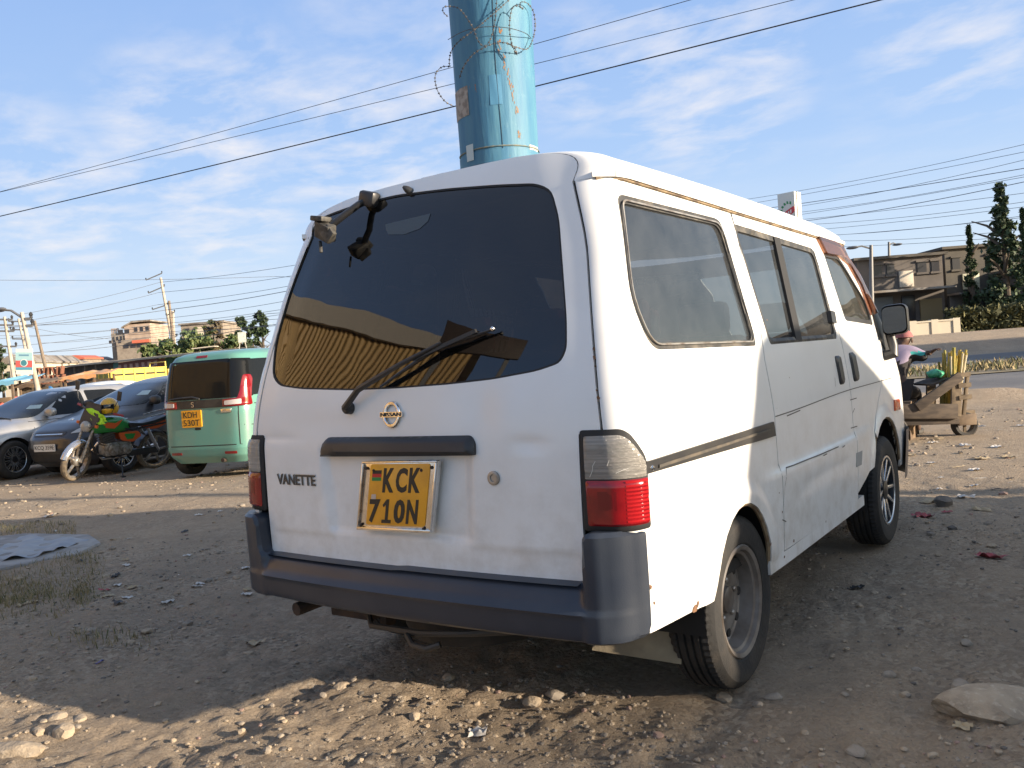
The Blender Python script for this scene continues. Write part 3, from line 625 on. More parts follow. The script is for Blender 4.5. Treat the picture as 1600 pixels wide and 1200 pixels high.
mb = MB(); mb.lathe([(.020, 0), (.020, .02), (.014, .028), (0, .028)], o, n, 16); wp = mb.build('wiper', TRIM, tail)
p1 = rp(575, 612, .045); p2 = rp(640, 573, .040); p3 = rp(710, 533, .032)
mb = MB(); mb.tube([w0+n*.022, p1, p2, rp(700, 541, .036)], [.012, .011, .008, .005], 8); mb.build('wiper_arm', TRIM, wp)
mb = MB(); b0 = rp(600, 606, .016); b1 = rp(690, 545, .016); b2 = rp(776, 517, .016); mb.tube([b0, (b0+b1)/2+n*.004, b1, (b1+b2)/2+n*.004, b2], [.004, .006, .007, .006, .004], 6)
mb.beam(rp(655, 565, .03), rp(752, 521, .026), .010, .012); mb.build('wiper_blade', TRIM, wp)
mb = MB(); mb.ball(rp(776, 517, .02), .008, 8, 6); mb.build('wiper_tip', CHROME, wp)
# ---- nose, windscreen, front bumper (turned away from the camera)
def nose(u, v):
    z = v; th = u*PI/2; n_ = 2.6; ys = float(YF(z)-LC(z)); c_, s_ = math.cos(th), abs(math.sin(th)); w_ = float(VW(z))
    return (math.copysign(w_*s_**(2/n_), u), ys+float(LC(z))*max(c_, 0)**(2/n_), z)
us = np.linspace(-1, 1, 41)
mb = MB(); mb.grid(nose, us, np.linspace(.40, 1.06, 24)); mb.build('nose', PAINT, van, ang=60)
us2 = np.linspace(-.93, .93, 33)
mb = MB(); mb.grid(lambda u, v: tuple(np.array(nose(u, v))+np.array([0, -.004, 0])), us2, np.linspace(1.06, 1.60, 14)); ws = mb.build('windscreen', GCLEAR, van, ang=60)
for s in (1, -1):
    mb = MB(); mb.grid(lambda u, v: nose(u*s, v), np.linspace(.90, 1., 5), np.linspace(1.06, 1.66, 16)); mb.build('pillar', PAINT, van)
mb = MB(); mb.grid(nose, us, np.linspace(1.595, 1.70, 5)); mb.build('windscreen_header', PAINT, van)
def nose2(u, v):
    p = np.array(nose(u, v)); c_ = np.array([0, 2.4, v]); d = (p-c_); d /= np.linalg.norm(d); return tuple(p+d*.035)
mb = MB(); mb.grid(nose2, us, (.30, .34, .40, .50, .56, .585)); mb.build('front_bumper', BUMP, van)
for s in (1, -1):
    mb = MB(); mb.grid(lambda u, v: tuple(np.array(nose(u*s, v))+np.array([0, .006, 0])), np.linspace(.42, .86, 8), np.linspace(.74, .93, 5)); mb.build('headlamp', M('headlamp', (.7, .7, .7), .1, .3, coat=1.), van)
# ---- door mirror
mg = np.array([.985, 0, 0]); 
def mir(px, py, x=.96, dx=0.): 
    p = onplane(px, py, (0, 1, 0), 3.16); return p
C_ = [mir(*p) for p in ((1377, 480), (1414, 475), (1418, 518), (1381, 524))]
cM = sum(C_)/4
mo = rpoly([((p-cM)[0], (p-cM)[2]) for p in C_], .035)
mb = MB(); k = len(mo); ring = [(0, 1.06), (.02, 1.10), (.06, 1.06), (.10, .85), (.125, .5)]
V = [(cM[0]+a*s, cM[1]+y, cM[2]+b*s) for y, s in ring for a, b in mo]
mb.add(V, [(j*k+i, j*k+(i+1) % k, (j+1)*k+(i+1) % k, (j+1)*k+i) for j in range(4) for i in range(k)]+[tuple(4*k+i for i in range(k))]); 
mh = mb.build('door_mirror', TRIM, van)
mb = MB(); mb.add([(cM[0]+a*.95, cM[1]-.008+.20*a-.035*b, cM[2]+b*.93) for a, b in mo], [tuple(range(k))]); mb.build('mirror_glass', M('mirror_silver', (.42, .45, .46), .02, 1.), mh)
mb = MB(); q0 = np.array([.83, 3.20, 1.06]); q1 = np.array([cM[0]-.045, cM[1]+.06, cM[2]-.06]); mb.tube([q0+np.array([-.03, 0, -.02]), q0+np.array([.02, 0, -.01]), (q0+q1)/2+np.array([.02, 0, -.03]), q1], [.03, .032, .026, .024], 10); mb.build('mirror_stalk', TRIM, mh)
# ---- wheels
def wheel(c, sg, r=.292, w=.165, rim=.178, style='steel', parent=van, tyrem=None, nseg=150, tread=True, rimm=None, toe=0.):
    h = w/2; rt = r
    prof = [(rim, -h*.80), (rim+.012, -h*.92), (r*.80, -h*1.02), (r*.90, -h*.98), (r*.955, -h*.86), (r*.985, -h*.74)]
    if tread:
        for a in (-.62, -.30, 0., .30):
            prof += [(r, h*(a-.02)), (r, h*(a+.10)), (r-.009, h*(a+.13)), (r-.009, h*(a+.19)), (r, h*(a+.22))]
    prof += [(r*.985, h*.74), (r*.955, h*.86), (r*.90, h*.98), (r*.80, h*1.02), (rim+.012, h*.92), (rim, h*.80)]
    k = len(prof)
    def md(i, j): return (-.0045 if (j % 2 == 0 and (i in (4, 5, 6, 7) or i >= k-8 and i < k-4)) else 0) if tread else 0
    mb = MB(); mb.lathe(prof, c, (sg, 0, 0), nseg, md); ty = mb.build('wheel', tyrem or TYRE, parent, ang=25)
    o = h*.80
    C = Vector(c); ax = Vector((sg, 0, 0))
    mb = MB()
    if style == 'steel':
        mb.lathe([(rim, -h*.8), (rim-.004, o), (rim+.006, o+.006), (rim+.002, o+.011), (rim-.012, o+.006), (rim-.016, o-.008), (rim-.026, o-.012), (rim-.030, o-.034), (rim-.033, o-.060), (rim-.044, o-.068), (rim-.058, o-.056), (rim-.085, o-.048), (rim-.105, o-.052), (.060, o-.056), (.048, o-.052), (.044, o-.040), (.036, o-.036), (0, o-.036)], c, (sg, 0, 0), 40)
        rb = mb.build('rim', rimm or STEEL, ty)
        mb = MB()
        for i in range(8):
            mb = MB(); a = 2*PI*i/8; q = C+ax*(o-.0535)+Vector((0, math.cos(a), math.sin(a)))*(rim-.070); mb.lathe([(0, .006), (.015, .006), (.016, 0)], q, ax, 10); mb.build('rim_hole', DARK, rb)
        mb = MB()
        for i in range(5):
            mb = MB(); a = 2*PI*i/5+.3; q = C+ax*(o-.058)+Vector((0, math.cos(a), math.sin(a)))*.068; mb.lathe([(.010, -.01), (.010, .014), (.006, .018), (0, .018)], q, ax, 6); mb.build('wheel_nut', STEEL, rb)
    else:
        nsp, w1, w2, dk, lt, twin = style
        mb.lathe([(rim, -h*.8), (rim-.004, o), (rim+.006, o+.006), (rim+.002, o+.010), (rim-.010, o+.006), (rim-.014, o-.02), (rim-.02, -h*.2), (.03, -h*.25), (0, -h*.25)], c, (sg, 0, 0), 40); rb = mb.build('rim', dk, ty)
        mb = MB(); mb.lathe([(rim-.008, o-.002), (rim+.004, o+.008), (rim+.006, o+.011), (rim-.004, o+.0115), (rim-.010, o+.004)], c, (sg, 0, 0), 40); mb.build('rim_lip', lt, rb)
        mb = MB()
        for i in range(nsp):
            a = 2*PI*i/nsp+.35
            for d in ((-1, 1) if twin else (0,)):
                r0 = Vector((0, math.cos(a+d*.20), math.sin(a+d*.20))); r1 = Vector((0, math.cos(a+d*twin), math.sin(a+d*twin)))
                mb.beam(C+ax*(o-.014)+r0*.04, C+ax*(o-.002)+r1*(rim-.012), w1, .018, up=(sg, 0, 0))
        mb.build('spokes', lt, rb, bevel=.003)
        mb = MB(); mb.lathe([(.055, o-.04), (.052, o+.0), (.03, o+.006), (0, o+.007)], c, (sg, 0, 0), 20); mb.build('hub_cap', dk, rb)
    return ty
TYRE = M('dusty_tyre', (.017, .0165, .016), .8, c2=(.045, .038, .031), ns=7, lo=.45, hi=.72, bump=.002, bs=70)
ALD = M('alloy_dark', (.02, .02, .022), .35, .3); ALS = M('alloy_machined', (.62, .62, .62), .25, .9)
RIMG = M('dusty_grey_rim', (.23, .21, .19), .5, .35, c2=(.11, .085, .065), ns=9, lo=.4, hi=.7)
for s in (1, -1):
    wheel((s*.715, YW, ZW), s, .294, .172, .186, 'steel', rimm=RIMG)
    wheel((s*.725, YW2, .30), s, .302, .180, .185, (5, .020, .02, ALD, ALS, .36))
# ---- flaps, floor, underside, interior
mb = MB(); Fz = [onplane(px, py, (.42, -1, 0), .42*.78-.60) for px, py in ((928, 1003), (925, 1016), (1064, 1038), (1064, 960))]
mb.add([tuple(p) for p in Fz]+[(p[0], p[1]+.008, p[2]) for p in Fz], [(0, 1, 2, 3), (7, 6, 5, 4), (0, 4, 5, 1), (1, 5, 6, 2), (2, 6, 7, 3)])
mb.build('mud_flap', M('dusty_flap', (.20, .165, .115), .9, c2=(.30, .25, .17), ns=6, bump=.003, bs=30), van)
mb = MB(); mb.box((-.70, .52, .27), (.2, .008, .2)); mb.build('mud_flap', DARK, van)
mb = MB(); mb.box((0, 1.9, .40), (1.50, 3.5, .04)); mb.box((0, 1.75, .34), (.9, 2.9, .08)); mb.box((0, .28, .37), (1.2, .3, .08)); mb.build('floor_pan', DARK, van)
mb = MB(); mb.cyl((-.62, YW, ZW), (.62, YW, ZW), .045, n=12); mb.ball((0.05, YW, ZW), (.13, .14, .13)); mb.cyl((-.62, YW2, .30), (.62, YW2, .30), .03, n=10); mb.build('axle', DARK, van)
mb = MB(); mb.tube([(-.45, 1.6, .33), (-.5, .6, .35), (-.56, .25, .345), (-.575, .03, .335)], .024, 10); mb.build('exhaust_pipe', RUST, van)
mb = MB(); mb.lathe([(.02, -.085), (.25, -.085), (.27, -.05), (.275, 0), (.27, .05), (.25, .085), (.02, .085)], (-.02, .40, .325), (0, 0, 1), 28); mb.build('spare_wheel', TYRE, van)
mb = MB(); mb.tube([(-.28, .10, .315), (-.22, .05, .295), (-.02, .06, .292), (.08, .05, .305), (.18, .07, .312), (.35, .12, .325)], .011, 8); mb.tube([(-.06, .05, .285), (-.02, .03, .262), (.05, .02, .262), (.09, .04, .275)], .010, 8); mb.v = [(x, y, z+.018) for x, y, z in mb.v]; mb.build('spare_carrier', CARR, van)
mb = MB(); mb.box((-.36, .14, .345), (.20, .10, .07)); mb.box((-.22, .13, .335), (.03, .05, .09)); mb.build('tow_bracket', RUST, van, bevel=.005)
SEAT = M('red_seat_cloth', (.17, .030, .022), .9, c2=(.10, .02, .02), ns=9)
for y, xs in ((.95, (-.36, .0, .36)), (1.75, (-.36, .02, .36)), (2.5, (-.4, .4))):
    for x in xs:
        mb = MB(); mb.box((x, y+.22, .62), (.36, .45, .14)); mb.box((x, y, .92), (.34, .12, .58), m=Matrix.Rotation(-.16, 3, 'X')); mb.box((x, y-.06, 1.29), (.24, .08, .15)); mb.build('seat', SEAT, van, bevel=.035)
mb = MB(); mb.grid(lambda u, v: (u*.64, .5+v*2.2, 1.74+.04*(1-u*u)), np.linspace(-1, 1, 9), (0, 1)); mb.build('headlining', M('headlining', (.06, .06, .06), .9), van)
# ================================================================== VEHICLES ON THE LEFT
def heading(px, a):                      # rotation about z for a vehicle whose nose points a degrees right of the line of sight at px
    d = ray(px, 600); v = math.atan2(d[1], d[0]); return v-R(a)-PI/2
class Slice:                             # a closed body given by horizontal slices (z, rear y, front y, half width, squareness)
    def __init__(s, st, sm=.012):
        z = [q[0] for q in st]; s.z0, s.z1 = z[0], z[-1]
        s.yr, s.yf, s.w, s.n = [Curve([(q[0], q[k]) for q in st], sm) for k in (1, 2, 3, 4)]; s.st = st
    def plan(s, th, z):
        yc, L_ = (s.yr(z)+s.yf(z))/2, (s.yf(z)-s.yr(z))/2; c, d = np.cos(th), np.sin(th); n = s.n(z)
        return np.stack([s.w(z)*np.sign(c)*np.abs(c)**(2/n), yc+L_*np.sign(d)*np.abs(d)**(2/n), z+0*th], -1)
    def X(s, sg):
        def f(y, z):
            yc, L_ = (s.yr(z)+s.yf(z))/2, (s.yf(z)-s.yr(z))/2; t = np.clip(np.abs((y-yc)/L_), 0, .995)
            return np.stack([sg*s.w(z)*(1-t**s.n(z))**(1/s.n(z)), y+0*z, z+0*y], -1)
        return f
    def Y(s, sg):
        def f(x, z):
            yc, L_ = (s.yr(z)+s.yf(z))/2, (s.yf(z)-s.yr(z))/2; t = np.clip(np.abs(x/s.w(z)), 0, .995)
            return np.stack([x+0*z, yc+sg*L_*(1-t**s.n(z))**(1/s.n(z)), z+0*x], -1)
        return f
    def body(s, parent, paint, arches, rw, nth=72, nz=70):
        zz = np.unique(np.concatenate([np.linspace(s.z0, s.z1, nz)]+[[q[0]] for q in s.st])); th = np.linspace(0, 2*PI, nth, endpoint=False)
        th = th+.0*th; mb = MB()
        k = np.arange(nth); 
        # finer sampling near the corners
        th = np.interp(np.linspace(0, 1, nth, endpoint=False), np.linspace(0, 1, 9), np.array([0, .30, .5, .70, 1., 1.30, 1.5, 1.70, 2.])*PI) if False else th
        P = [s.plan(th, z) for z in zz]; mb.add(np.concatenate(P), [(j*nth+i, j*nth+(i+1) % nth, (j+1)*nth+(i+1) % nth, (j+1)*nth+i) for j in range(len(zz)-1) for i in range(nth)]+[tuple(range(nth-1, -1, -1)), tuple((len(zz)-1)*nth+i for i in range(nth))])
        o = mb.build('body', [paint, DARK], parent, ang=40)
        cm = MB()
        for y, z in arches:
            for sg in (1, -1): cm.cyl((sg*(s.w(.4)-.24), y, z), (sg*1.2, y, z), rw, n=28)
        cu = cm.build('cut', [paint, DARK], origin=False); cu.data.polygons.foreach_set('material_index', [1]*len(cu.data.polygons))
        md = o.modifiers.new('b', 'BOOLEAN'); md.operation = 'DIFFERENCE'; md.solver = 'EXACT'; md.object = cu
        cu.parent = parent
        bpy.context.view_layer.update(); dg = bpy.context.evaluated_depsgraph_get(); me = bpy.data.meshes.new_from_object(o.evaluated_get(dg)); o.modifiers.clear(); old = o.data; o.data = me; me.name = 'body'
        me.polygons.foreach_set('use_smooth', [True]*len(me.polygons)); me.set_sharp_from_angle(angle=R(38)); bpy.data.objects.remove(cu)
        return o
    def pan(s, name, mat, parent, poly, where, off=.004, rim=.006, rnd=0., res=.06, r=0., holes=[]):
        f = {'R': s.X(1), 'L': s.X(-1), 'F': s.Y(1), 'B': s.Y(-1)}[where]
        mb = MB(); panel(mb, rpoly(poly, r) if r else poly, holes, f, res, np.array([0, 0, .7]), off, rim, rnd); return mb.build(name, mat, parent)
GDK = M('dark_car_glass', (.010, .011, .012), .06, spec=.22); GWS = M('windscreen_glass', (.02, .024, .028), .06, coat=.0, spec=.4)
HL = M('headlamp_glass', (.42, .43, .43), .12, .2, coat=1.)
def car(name, label, st, paint, loc, rz, g, plate=None, rimstyle=None, r=.315):
    t = empty(name, loc, rz, label, 'car', None); s = Slice(st); a0, a1 = g['axles']
    b = s.body(t, paint, [(a0, r), (a1, r)], r+.045)
    for sg in (1, -1):
        W_ = 'R' if sg > 0 else 'L'
        for y in (a0, a1): wheel((sg*(float(s.w(.4))-.105), y, r), sg, r, .20, r*.66, rimstyle, t, nseg=40, tread=False)
        for poly in g['sidewin']: s.pan('side_window', GDK, t, poly, W_, .004, .01, r=.04)
        for poly in g['seams']:
            mb = MB()
            for a, c in zip(poly[:-1], poly[1:]):
                d = np.array(c)-np.array(a); n_ = np.array([-d[1], d[0]])/np.linalg.norm(d)*.004
                panel(mb, [np.array(a)-n_, np.array(c)-n_, np.array(c)+n_, np.array(a)+n_], [], s.X(sg), .1, np.array([0, 0, .7]), .002)
            mb.build('seam', DARK, t)
        y, z = g['mirror']; x = float(s.X(1)(np.array(y), np.array(z))[0])
        mb = MB(); mb.ball((sg*(x+.11), y, z+.05), (.115, .06, .075), 16, 10, .7); mb.beam((sg*(x-.02), y, z), (sg*(x+.08), y, z+.02), .05, .04); mb.build('mirror', g.get('mirmat', paint), t)
        s.pan('headlamp', HL, t, [(sg*p[0], p[1]) for p in g['head']], 'F', .006, .02, res=.03, r=.02)
        s.pan('sill_strip', TRIM, t, [(a0+r+.06, .20), (a1-r-.06, .20), (a1-r-.06, .25), (a0+r+.06, .25)], W_, .002)
        hz = g['handle']; s.pan('door_handle', paint, t, rpoly([(hz[0], hz[1]), (hz[0]+.17, hz[1]), (hz[0]+.17, hz[1]+.035), (hz[0], hz[1]+.035)], .012), W_, .022, .025, .012, .02)
    s.pan('windscreen', GWS, t, g['screen'], 'F', .004, .01, r=.06)
    for k, poly in enumerate(g['grille']): s.pan('grille', TRIM, t, poly, 'F', .003, .01, r=.02, res=.04)
    if g.get('bar'): s.pan('grille_bar', CHROME, t, g['bar'], 'F', .010, .012, r=.006, res=.04)
    if plate:
        z = g['platez']; yy = float(s.Y(1)(np.array(0.), np.array(z))[1]); mb = MB(); fr_ = lambda a, b, c: (-a, yy+.012+c, z+b)
        mb.prism(rpoly([(-.26, -.057), (.26, -.057), (.26, .057), (-.26, .057)], .01), fr_, 0, .008); pl_ = mb.build('plate', M('plate_white', (.62, .61, .57), .4), t)
        mb = MB(); mb.text(plate, fr_, -.235, .235, -.036, .036, .0105); mb.build('characters', PB, pl_)
    mb = MB()
    for x0_ in (-.45, .25):
        q0 = s.Y(1)(np.array(x0_), np.array(g['cowl'])); q1 = s.Y(1)(np.array(x0_+.5), np.array(g['cowl']+.05)); mb.tube([q0+np.array([0, .01, .01]), q1+np.array([0, .012, .012])], .009, 5)
    mb.build('wiper', TRIM, t)
    s.pan('windscreen_sticker', M('pale_disc_sticker', (.35, .45, .46), .5), t, g['sticker'], 'F', .008, .003)
    return t, s
SILVER = M('silver_car_paint', (.44, .44, .44), .30, .5, coat=.3, c2=(.38, .37, .35), ns=2.5); GUN = M('gunmetal_car_paint', (.042, .044, .052), .28, .35, coat=.35, c2=(.075, .070, .066), ns=2.2, lo=.45, hi=.8)
stA = [(.17, -2.1, 2.1, .76, 5), (.26, -2.24, 2.24, .83, 5), (.48, -2.28, 2.29, .86, 5), (.62, -2.28, 2.24, .865, 4.6), (.72, -2.26, 2.12, .86, 4.2), (.80, -2.24, 1.88, .85, 4), (.88, -2.22, 1.42, .835, 4.2), (.93, -2.2, 1.10, .81, 4.6), (1.0, -2.17, .93, .775, 5), (1.2, -2.03, .48, .69, 5), (1.36, -1.88, .08, .61, 4.6), (1.42, -1.7, -.15, .54, 4), (1.45, -1.35, -.45, .40, 3), (1.458, -1., -.7, .12, 2.2)]
gA = dict(axles=(-1.33, 1.33), sidewin=([(.62, .965), (.10, 1.31), (-.15, 1.355), (-.28, 1.36), (-.26, .965)], [(-.34, .965), (-.36, 1.36), (-1.0, 1.35), (-1.18, 1.30), (-1.16, .965)], [(-1.24, .965), (-1.26, 1.30), (-1.62, 1.24), (-1.86, 1.0)]),
          seams=([(.95, .9), (.88, .6), (.86, .27)], [(-.30, .95), (-.33, .27)], [(-1.25, .95), (-1.1, .55), (-.95, .45)], [(.95, .9), (-1.9, .93)]), mirror=(.60, .98), head=[(.42, .60), (.80, .62), (.82, .72), (.50, .71)], handle=(-.24, .80),
          screen=[(-.70, .965), (.70, .965), (.56, 1.36), (.2, 1.39), (-.2, 1.39), (-.56, 1.36)], grille=([(-.36, .58), (.36, .58), (.38, .69), (-.38, .69)], [(-.6, .27), (.6, .27), (.55, .42), (-.55, .42)]), platez=.48, cowl=.955, sticker=[(-.60, 1.10), (-.40, 1.10), (-.36, 1.16), (-.56, 1.16)])
stB = [(.17, -1.8, 1.82, .74, 4.5), (.26, -1.96, 1.98, .81, 4.5), (.48, -2.02, 2.05, .845, 4.4), (.62, -2.02, 2.03, .85, 4.2), (.76, -2.0, 1.93, .848, 4), (.86, -1.98, 1.74, .84, 4), (.94, -1.95, 1.40, .82, 4.2), (1.0, -1.93, 1.12, .80, 4.6), (1.08, -1.88, .92, .765, 5), (1.25, -1.78, .52, .70, 5), (1.42, -1.66, .08, .61, 4.4), (1.48, -1.5, -.18, .54, 4), (1.52, -1.2, -.5, .40, 3), (1.53, -.95, -.7, .12, 2.2)]
gB = dict(axles=(-1.28, 1.30), sidewin=([(.62, 1.06), (.12, 1.38), (-.15, 1.425), (-.28, 1.43), (-.26, 1.05)], [(-.34, 1.05), (-.36, 1.43), (-1.0, 1.42), (-1.2, 1.30), (-1.22, 1.08)], [(.86, 1.05), (.70, 1.06), (.56, 1.14)]),
          seams=([(.80, 1.0), (.80, .6), (.74, .27)], [(-.30, 1.04), (-.33, .27)], [(-1.25, 1.0), (-1.05, .55), (-.92, .45)]), mirror=(.62, 1.06), head=[(.46, .70), (.74, .72), (.80, .86), (.66, .86)], handle=(-.24, .86), mirmat=TRIM,
          screen=[(-.70, 1.05), (.70, 1.05), (.57, 1.42), (.2, 1.46), (-.2, 1.46), (-.57, 1.42)], grille=([(-.36, .665), (.36, .665), (.40, .735), (-.40, .735)], [(-.56, .25), (.56, .25), (.62, .40), (-.62, .40)]), bar=[(-.33, .69), (.33, .69), (.33, .705), (-.33, .705)], platez=.50, cowl=1.04, sticker=[(-.58, 1.2), (-.40, 1.2), (-.36, 1.27), (-.52, 1.27)])
WSTY = (10, .012, .02, ALD, ALS, .10)
def gz(px, py): p = ground(px, py); return (float(p[0]), float(p[1]), 0.)
ZD = -.15; ZB = -.11                                # the yard dips a little on the left
p = ground(20, 748, ZD); hd = heading(20, 232); 
def place(px, py, a, lx, ly, z=-.15):      # root position so that local point (lx, ly) stands at the pixel
    p = ground(px, py, z); h = heading(px, a); return (float(p[0]-(lx*math.cos(h)-ly*math.sin(h))), float(p[1]-(lx*math.sin(h)+ly*math.cos(h))), z), h
L0, h0 = place(22, 748, 230, -.76, 1.33)
carA, sA = car('car', 'silver estate car with chrome multi-spoke wheels at the far left of the yard', stA, SILVER, L0, h0, gA, None, (12, .012, .02, ALD, ALS, .09), .315)
L1, h1 = place(190, 738, 232, -.74, 1.30)
carB, sB = car('car', 'dark grey hatchback with white number plate parked behind the motorcycle', stB, GUN, L1, h1, gB, 'KCQ 359E', WSTY, .305)
mb = MB(); q = sB.Y(1)(np.array(0.), np.array(.90)); fr_ = lambda a, b, c: (float(q[0])-a, float(q[1])-.0+.02*0+c+b*-.5, .905+b)
mb.lathe([(.0, .02), (.03, .016), (.045, .008), (.05, -.01)], (0, float(q[1])-.0, .90), (0, .5, .86), 16); mb.build('emblem', CHROME, carB)
mb = MB(); q = sB.X(-1)(np.array(-.6), np.array(1.45)); mb.tube([(0, -1.2, 1.52), (0, -1.4, 1.68)], .006, 5); mb.build('aerial', TRIM, carB)
# ---- green microvan, rear towards the camera
GREEN = M('mint_green_paint', (.105, .275, .23), .3, coat=.35, c2=(.13, .26, .215), ns=2.5)
L2, h2 = place(303, 741, 41, -.62, -1.20, ZB)
mv = empty('minivan', L2, h2, 'mint green boxy minivan with yellow number plate, half hidden behind the white van', 'minivan')
stC = [(.20, -1.60, 1.58, .66, 7), (.30, -1.68, 1.67, .715, 8), (.40, -1.70, 1.69, .735, 9), (.62, -1.695, 1.69, .738, 9), (.90, -1.685, 1.62, .737, 9), (.99, -1.68, 1.34, .733, 8), (1.06, -1.675, 1.14, .728, 8), (1.30, -1.64, .95, .70, 8), (1.56, -1.585, .72, .655, 8), (1.655, -1.54, .56, .61, 6.5), (1.70, -1.45, .40, .54, 5), (1.73, -1.15, .0, .40, 4), (1.737, -.7, -.4, .12, 2.2)]
sC = Slice(stC, .008); sC.body(mv, GREEN, [(-1.20, .285), (1.20, .285)], .325, 96)
for sg in (1, -1):
    for y in (-1.20, 1.20): wheel((sg*.63, y, .285), sg, .285, .17, .18, (7, .02, .02, ALD, ALS, .0), mv, nseg=40, tread=False)
    W_ = 'R' if sg > 0 else 'L'
    sC.pan('side_window', GDK, mv, [(-1.60, 1.08), (-1.52, 1.565), (-.80, 1.575), (-.82, 1.10)], W_, .008, .012, res=.04, r=.04)
    sC.pan('side_window', GDK, mv, [(-.74, 1.10), (-.72, 1.575), (.18, 1.575), (.20, 1.08)], W_, .003, .01, r=.04)
    sC.pan('side_window', GDK, mv, [(.28, 1.08), (.26, 1.57), (.58, 1.56), (.86, 1.30), (1.0, 1.08)], W_, .003, .01, r=.04)
    for a, c in (((-.78, 1.62), (-.78, .35)), ((.24, 1.62), (.24, .35)), ((-1.62, .97), (-.78, .97)), ((-1.62, .70), (-1.1, .66))):
        mb = MB(); d = np.array(c)-np.array(a); n_ = np.array([-d[1], d[0]])/np.linalg.norm(d)*.005; panel(mb, [np.array(a)-n_, np.array(c)-n_, np.array(c)+n_, np.array(a)+n_], [], sC.X(sg), .1, np.array([0, 0, .7]), .002); mb.build('seam', DARK, mv)
    sC.pan('pillar_trim', GDK, mv, [(sg*.49, 1.07), (sg*.700, 1.07), (sg*.675, 1.32), (sg*.632, 1.575), (sg*.47, 1.585)], 'B', .013, .012, res=.03, r=.01)
RLENS = M('car_red_lens', (.19, .006, .009), .15, coat=.6); WLENS = M('car_clear_lens', (.5, .45, .43), .15, coat=.6)
sC.pan('rear_window', GDK, mv, [(-.63, 1.07), (.52, 1.07), (.48, 1.59), (-.585, 1.59)], 'B', .005, .008, r=.05)
g_ = sC.pan('lamp_garnish', TRIM, mv, [(-.66, .95), (.66, .95), (.66, 1.06), (-.66, 1.06)], 'B', .010, .012, r=.02)
mb = MB(); yb = float(sC.Y(-1)(np.array(-.08), np.array(1.0))[1]); mb.text('S', lambda a, b, c: (-.10+a, yb-.02-c, 1.005+b), -.025, .025, -.035, .035, .006); mb.build('emblem', CHROME, g_)
for sg in (1, -1):
    o = sC.pan('tail_lamp', RLENS, mv, [(sg*.700, .955), (sg*.678, 1.30), (sg*.664, 1.36), (sg*.625, 1.36), (sg*.61, 1.14), (sg*.59, 1.06), (sg*.38, 1.05), (sg*.38, .955)], 'B', .020, .03, .006, .018, r=.015)
    sC.pan('clear_lens', WLENS, o, [(sg*.42, .975), (sg*.63, .975), (sg*.63, 1.045), (sg*.42, 1.03)], 'B', .026, .006, res=.04, r=.01)
    sC.pan('bumper_reflector', RLENS, mv, [(sg*.36, .325), (sg*.54, .325), (sg*.54, .36), (sg*.36, .36)], 'B', .006, .01, res=.04, r=.008)
sC.pan('stop_lamp', M('car_dark_red', (.2, .01, .015), .2), mv, [(-.10, 1.625), (.08, 1.625), (.08, 1.655), (-.10, 1.655)], 'B', .006, .01, res=.04, r=.006)
mb = MB()
for poly in ([(-.60, .445), (.62, .445)], [(.60, .445), (.60, .95)], [(-.62, .95), (-.60, .445)]):
    a, c = poly; d = np.array(c)-np.array(a); n_ = np.array([-d[1], d[0]])/np.linalg.norm(d)*.006; panel(mb, [np.array(a)-n_, np.array(c)-n_, np.array(c)+n_, np.array(a)+n_], [], sC.Y(-1), .08, np.array([0, 0, .7]), .002)
mb.build('tailgate_seam', DARK, mv)
yb = float(sC.Y(-1)(np.array(0.), np.array(.8))[1]); fm = lambda a, b, c: (-.14+a, yb-.008-c, .815+b)
mb = MB(); mb.prism(rpoly([(-.165, -.115), (.165, -.115), (.165, .115), (-.165, .115)], .015), fm, -.01, .006); pl_ = mb.build('plate', YEL, mv)
mb = MB(); mb.text('KDH', fm, -.13, .10, .015, .095, .009); mb.text('530T', fm, -.135, .135, -.095, -.012, .009); mb.build('characters', PB, pl_)
mb = MB(); q = lambda x, z: tuple(np.array(sC.Y(-1)(np.array(x), np.array(z)))+np.array([0, -.03, 0])); mb.tube([q(.02, 1.075), q(-.10, 1.105), q(-.34, 1.10), q(-.50, 1.09)], [.016, .014, .011, .007], 6); mb.build('wiper', TRIM, mv)
mb = MB(); mb.text('PA', lambda a, b, c: (.36+a, yb-.004-c, .90+b), 0, .14, 0, .05, .004) if False else mb.box((.43, yb+.002, .90), (.17, .012, .05)); mb.build('badge', CHROME, mv, bevel=.004)
sC.pan('handle_recess', DARK, mv, [(-.10, .66), (.0, .66), (.0, .69), (-.10, .69)], 'B', .002, .004, res=.04, r=.01)
mb = MB(); mb.tube([(.25, -1.2, .26), (.3, -1.5, .24), (.3, -1.68, .24)], .03, 8); mb.build('exhaust_pipe', RUST, mv)
mb = MB(); mb.tube([(-.1, .3, 1.735), (-.1, .15, 1.80), (-.1, -.2, 1.95)], .004, 4); mb.build('aerial', TRIM, mv)
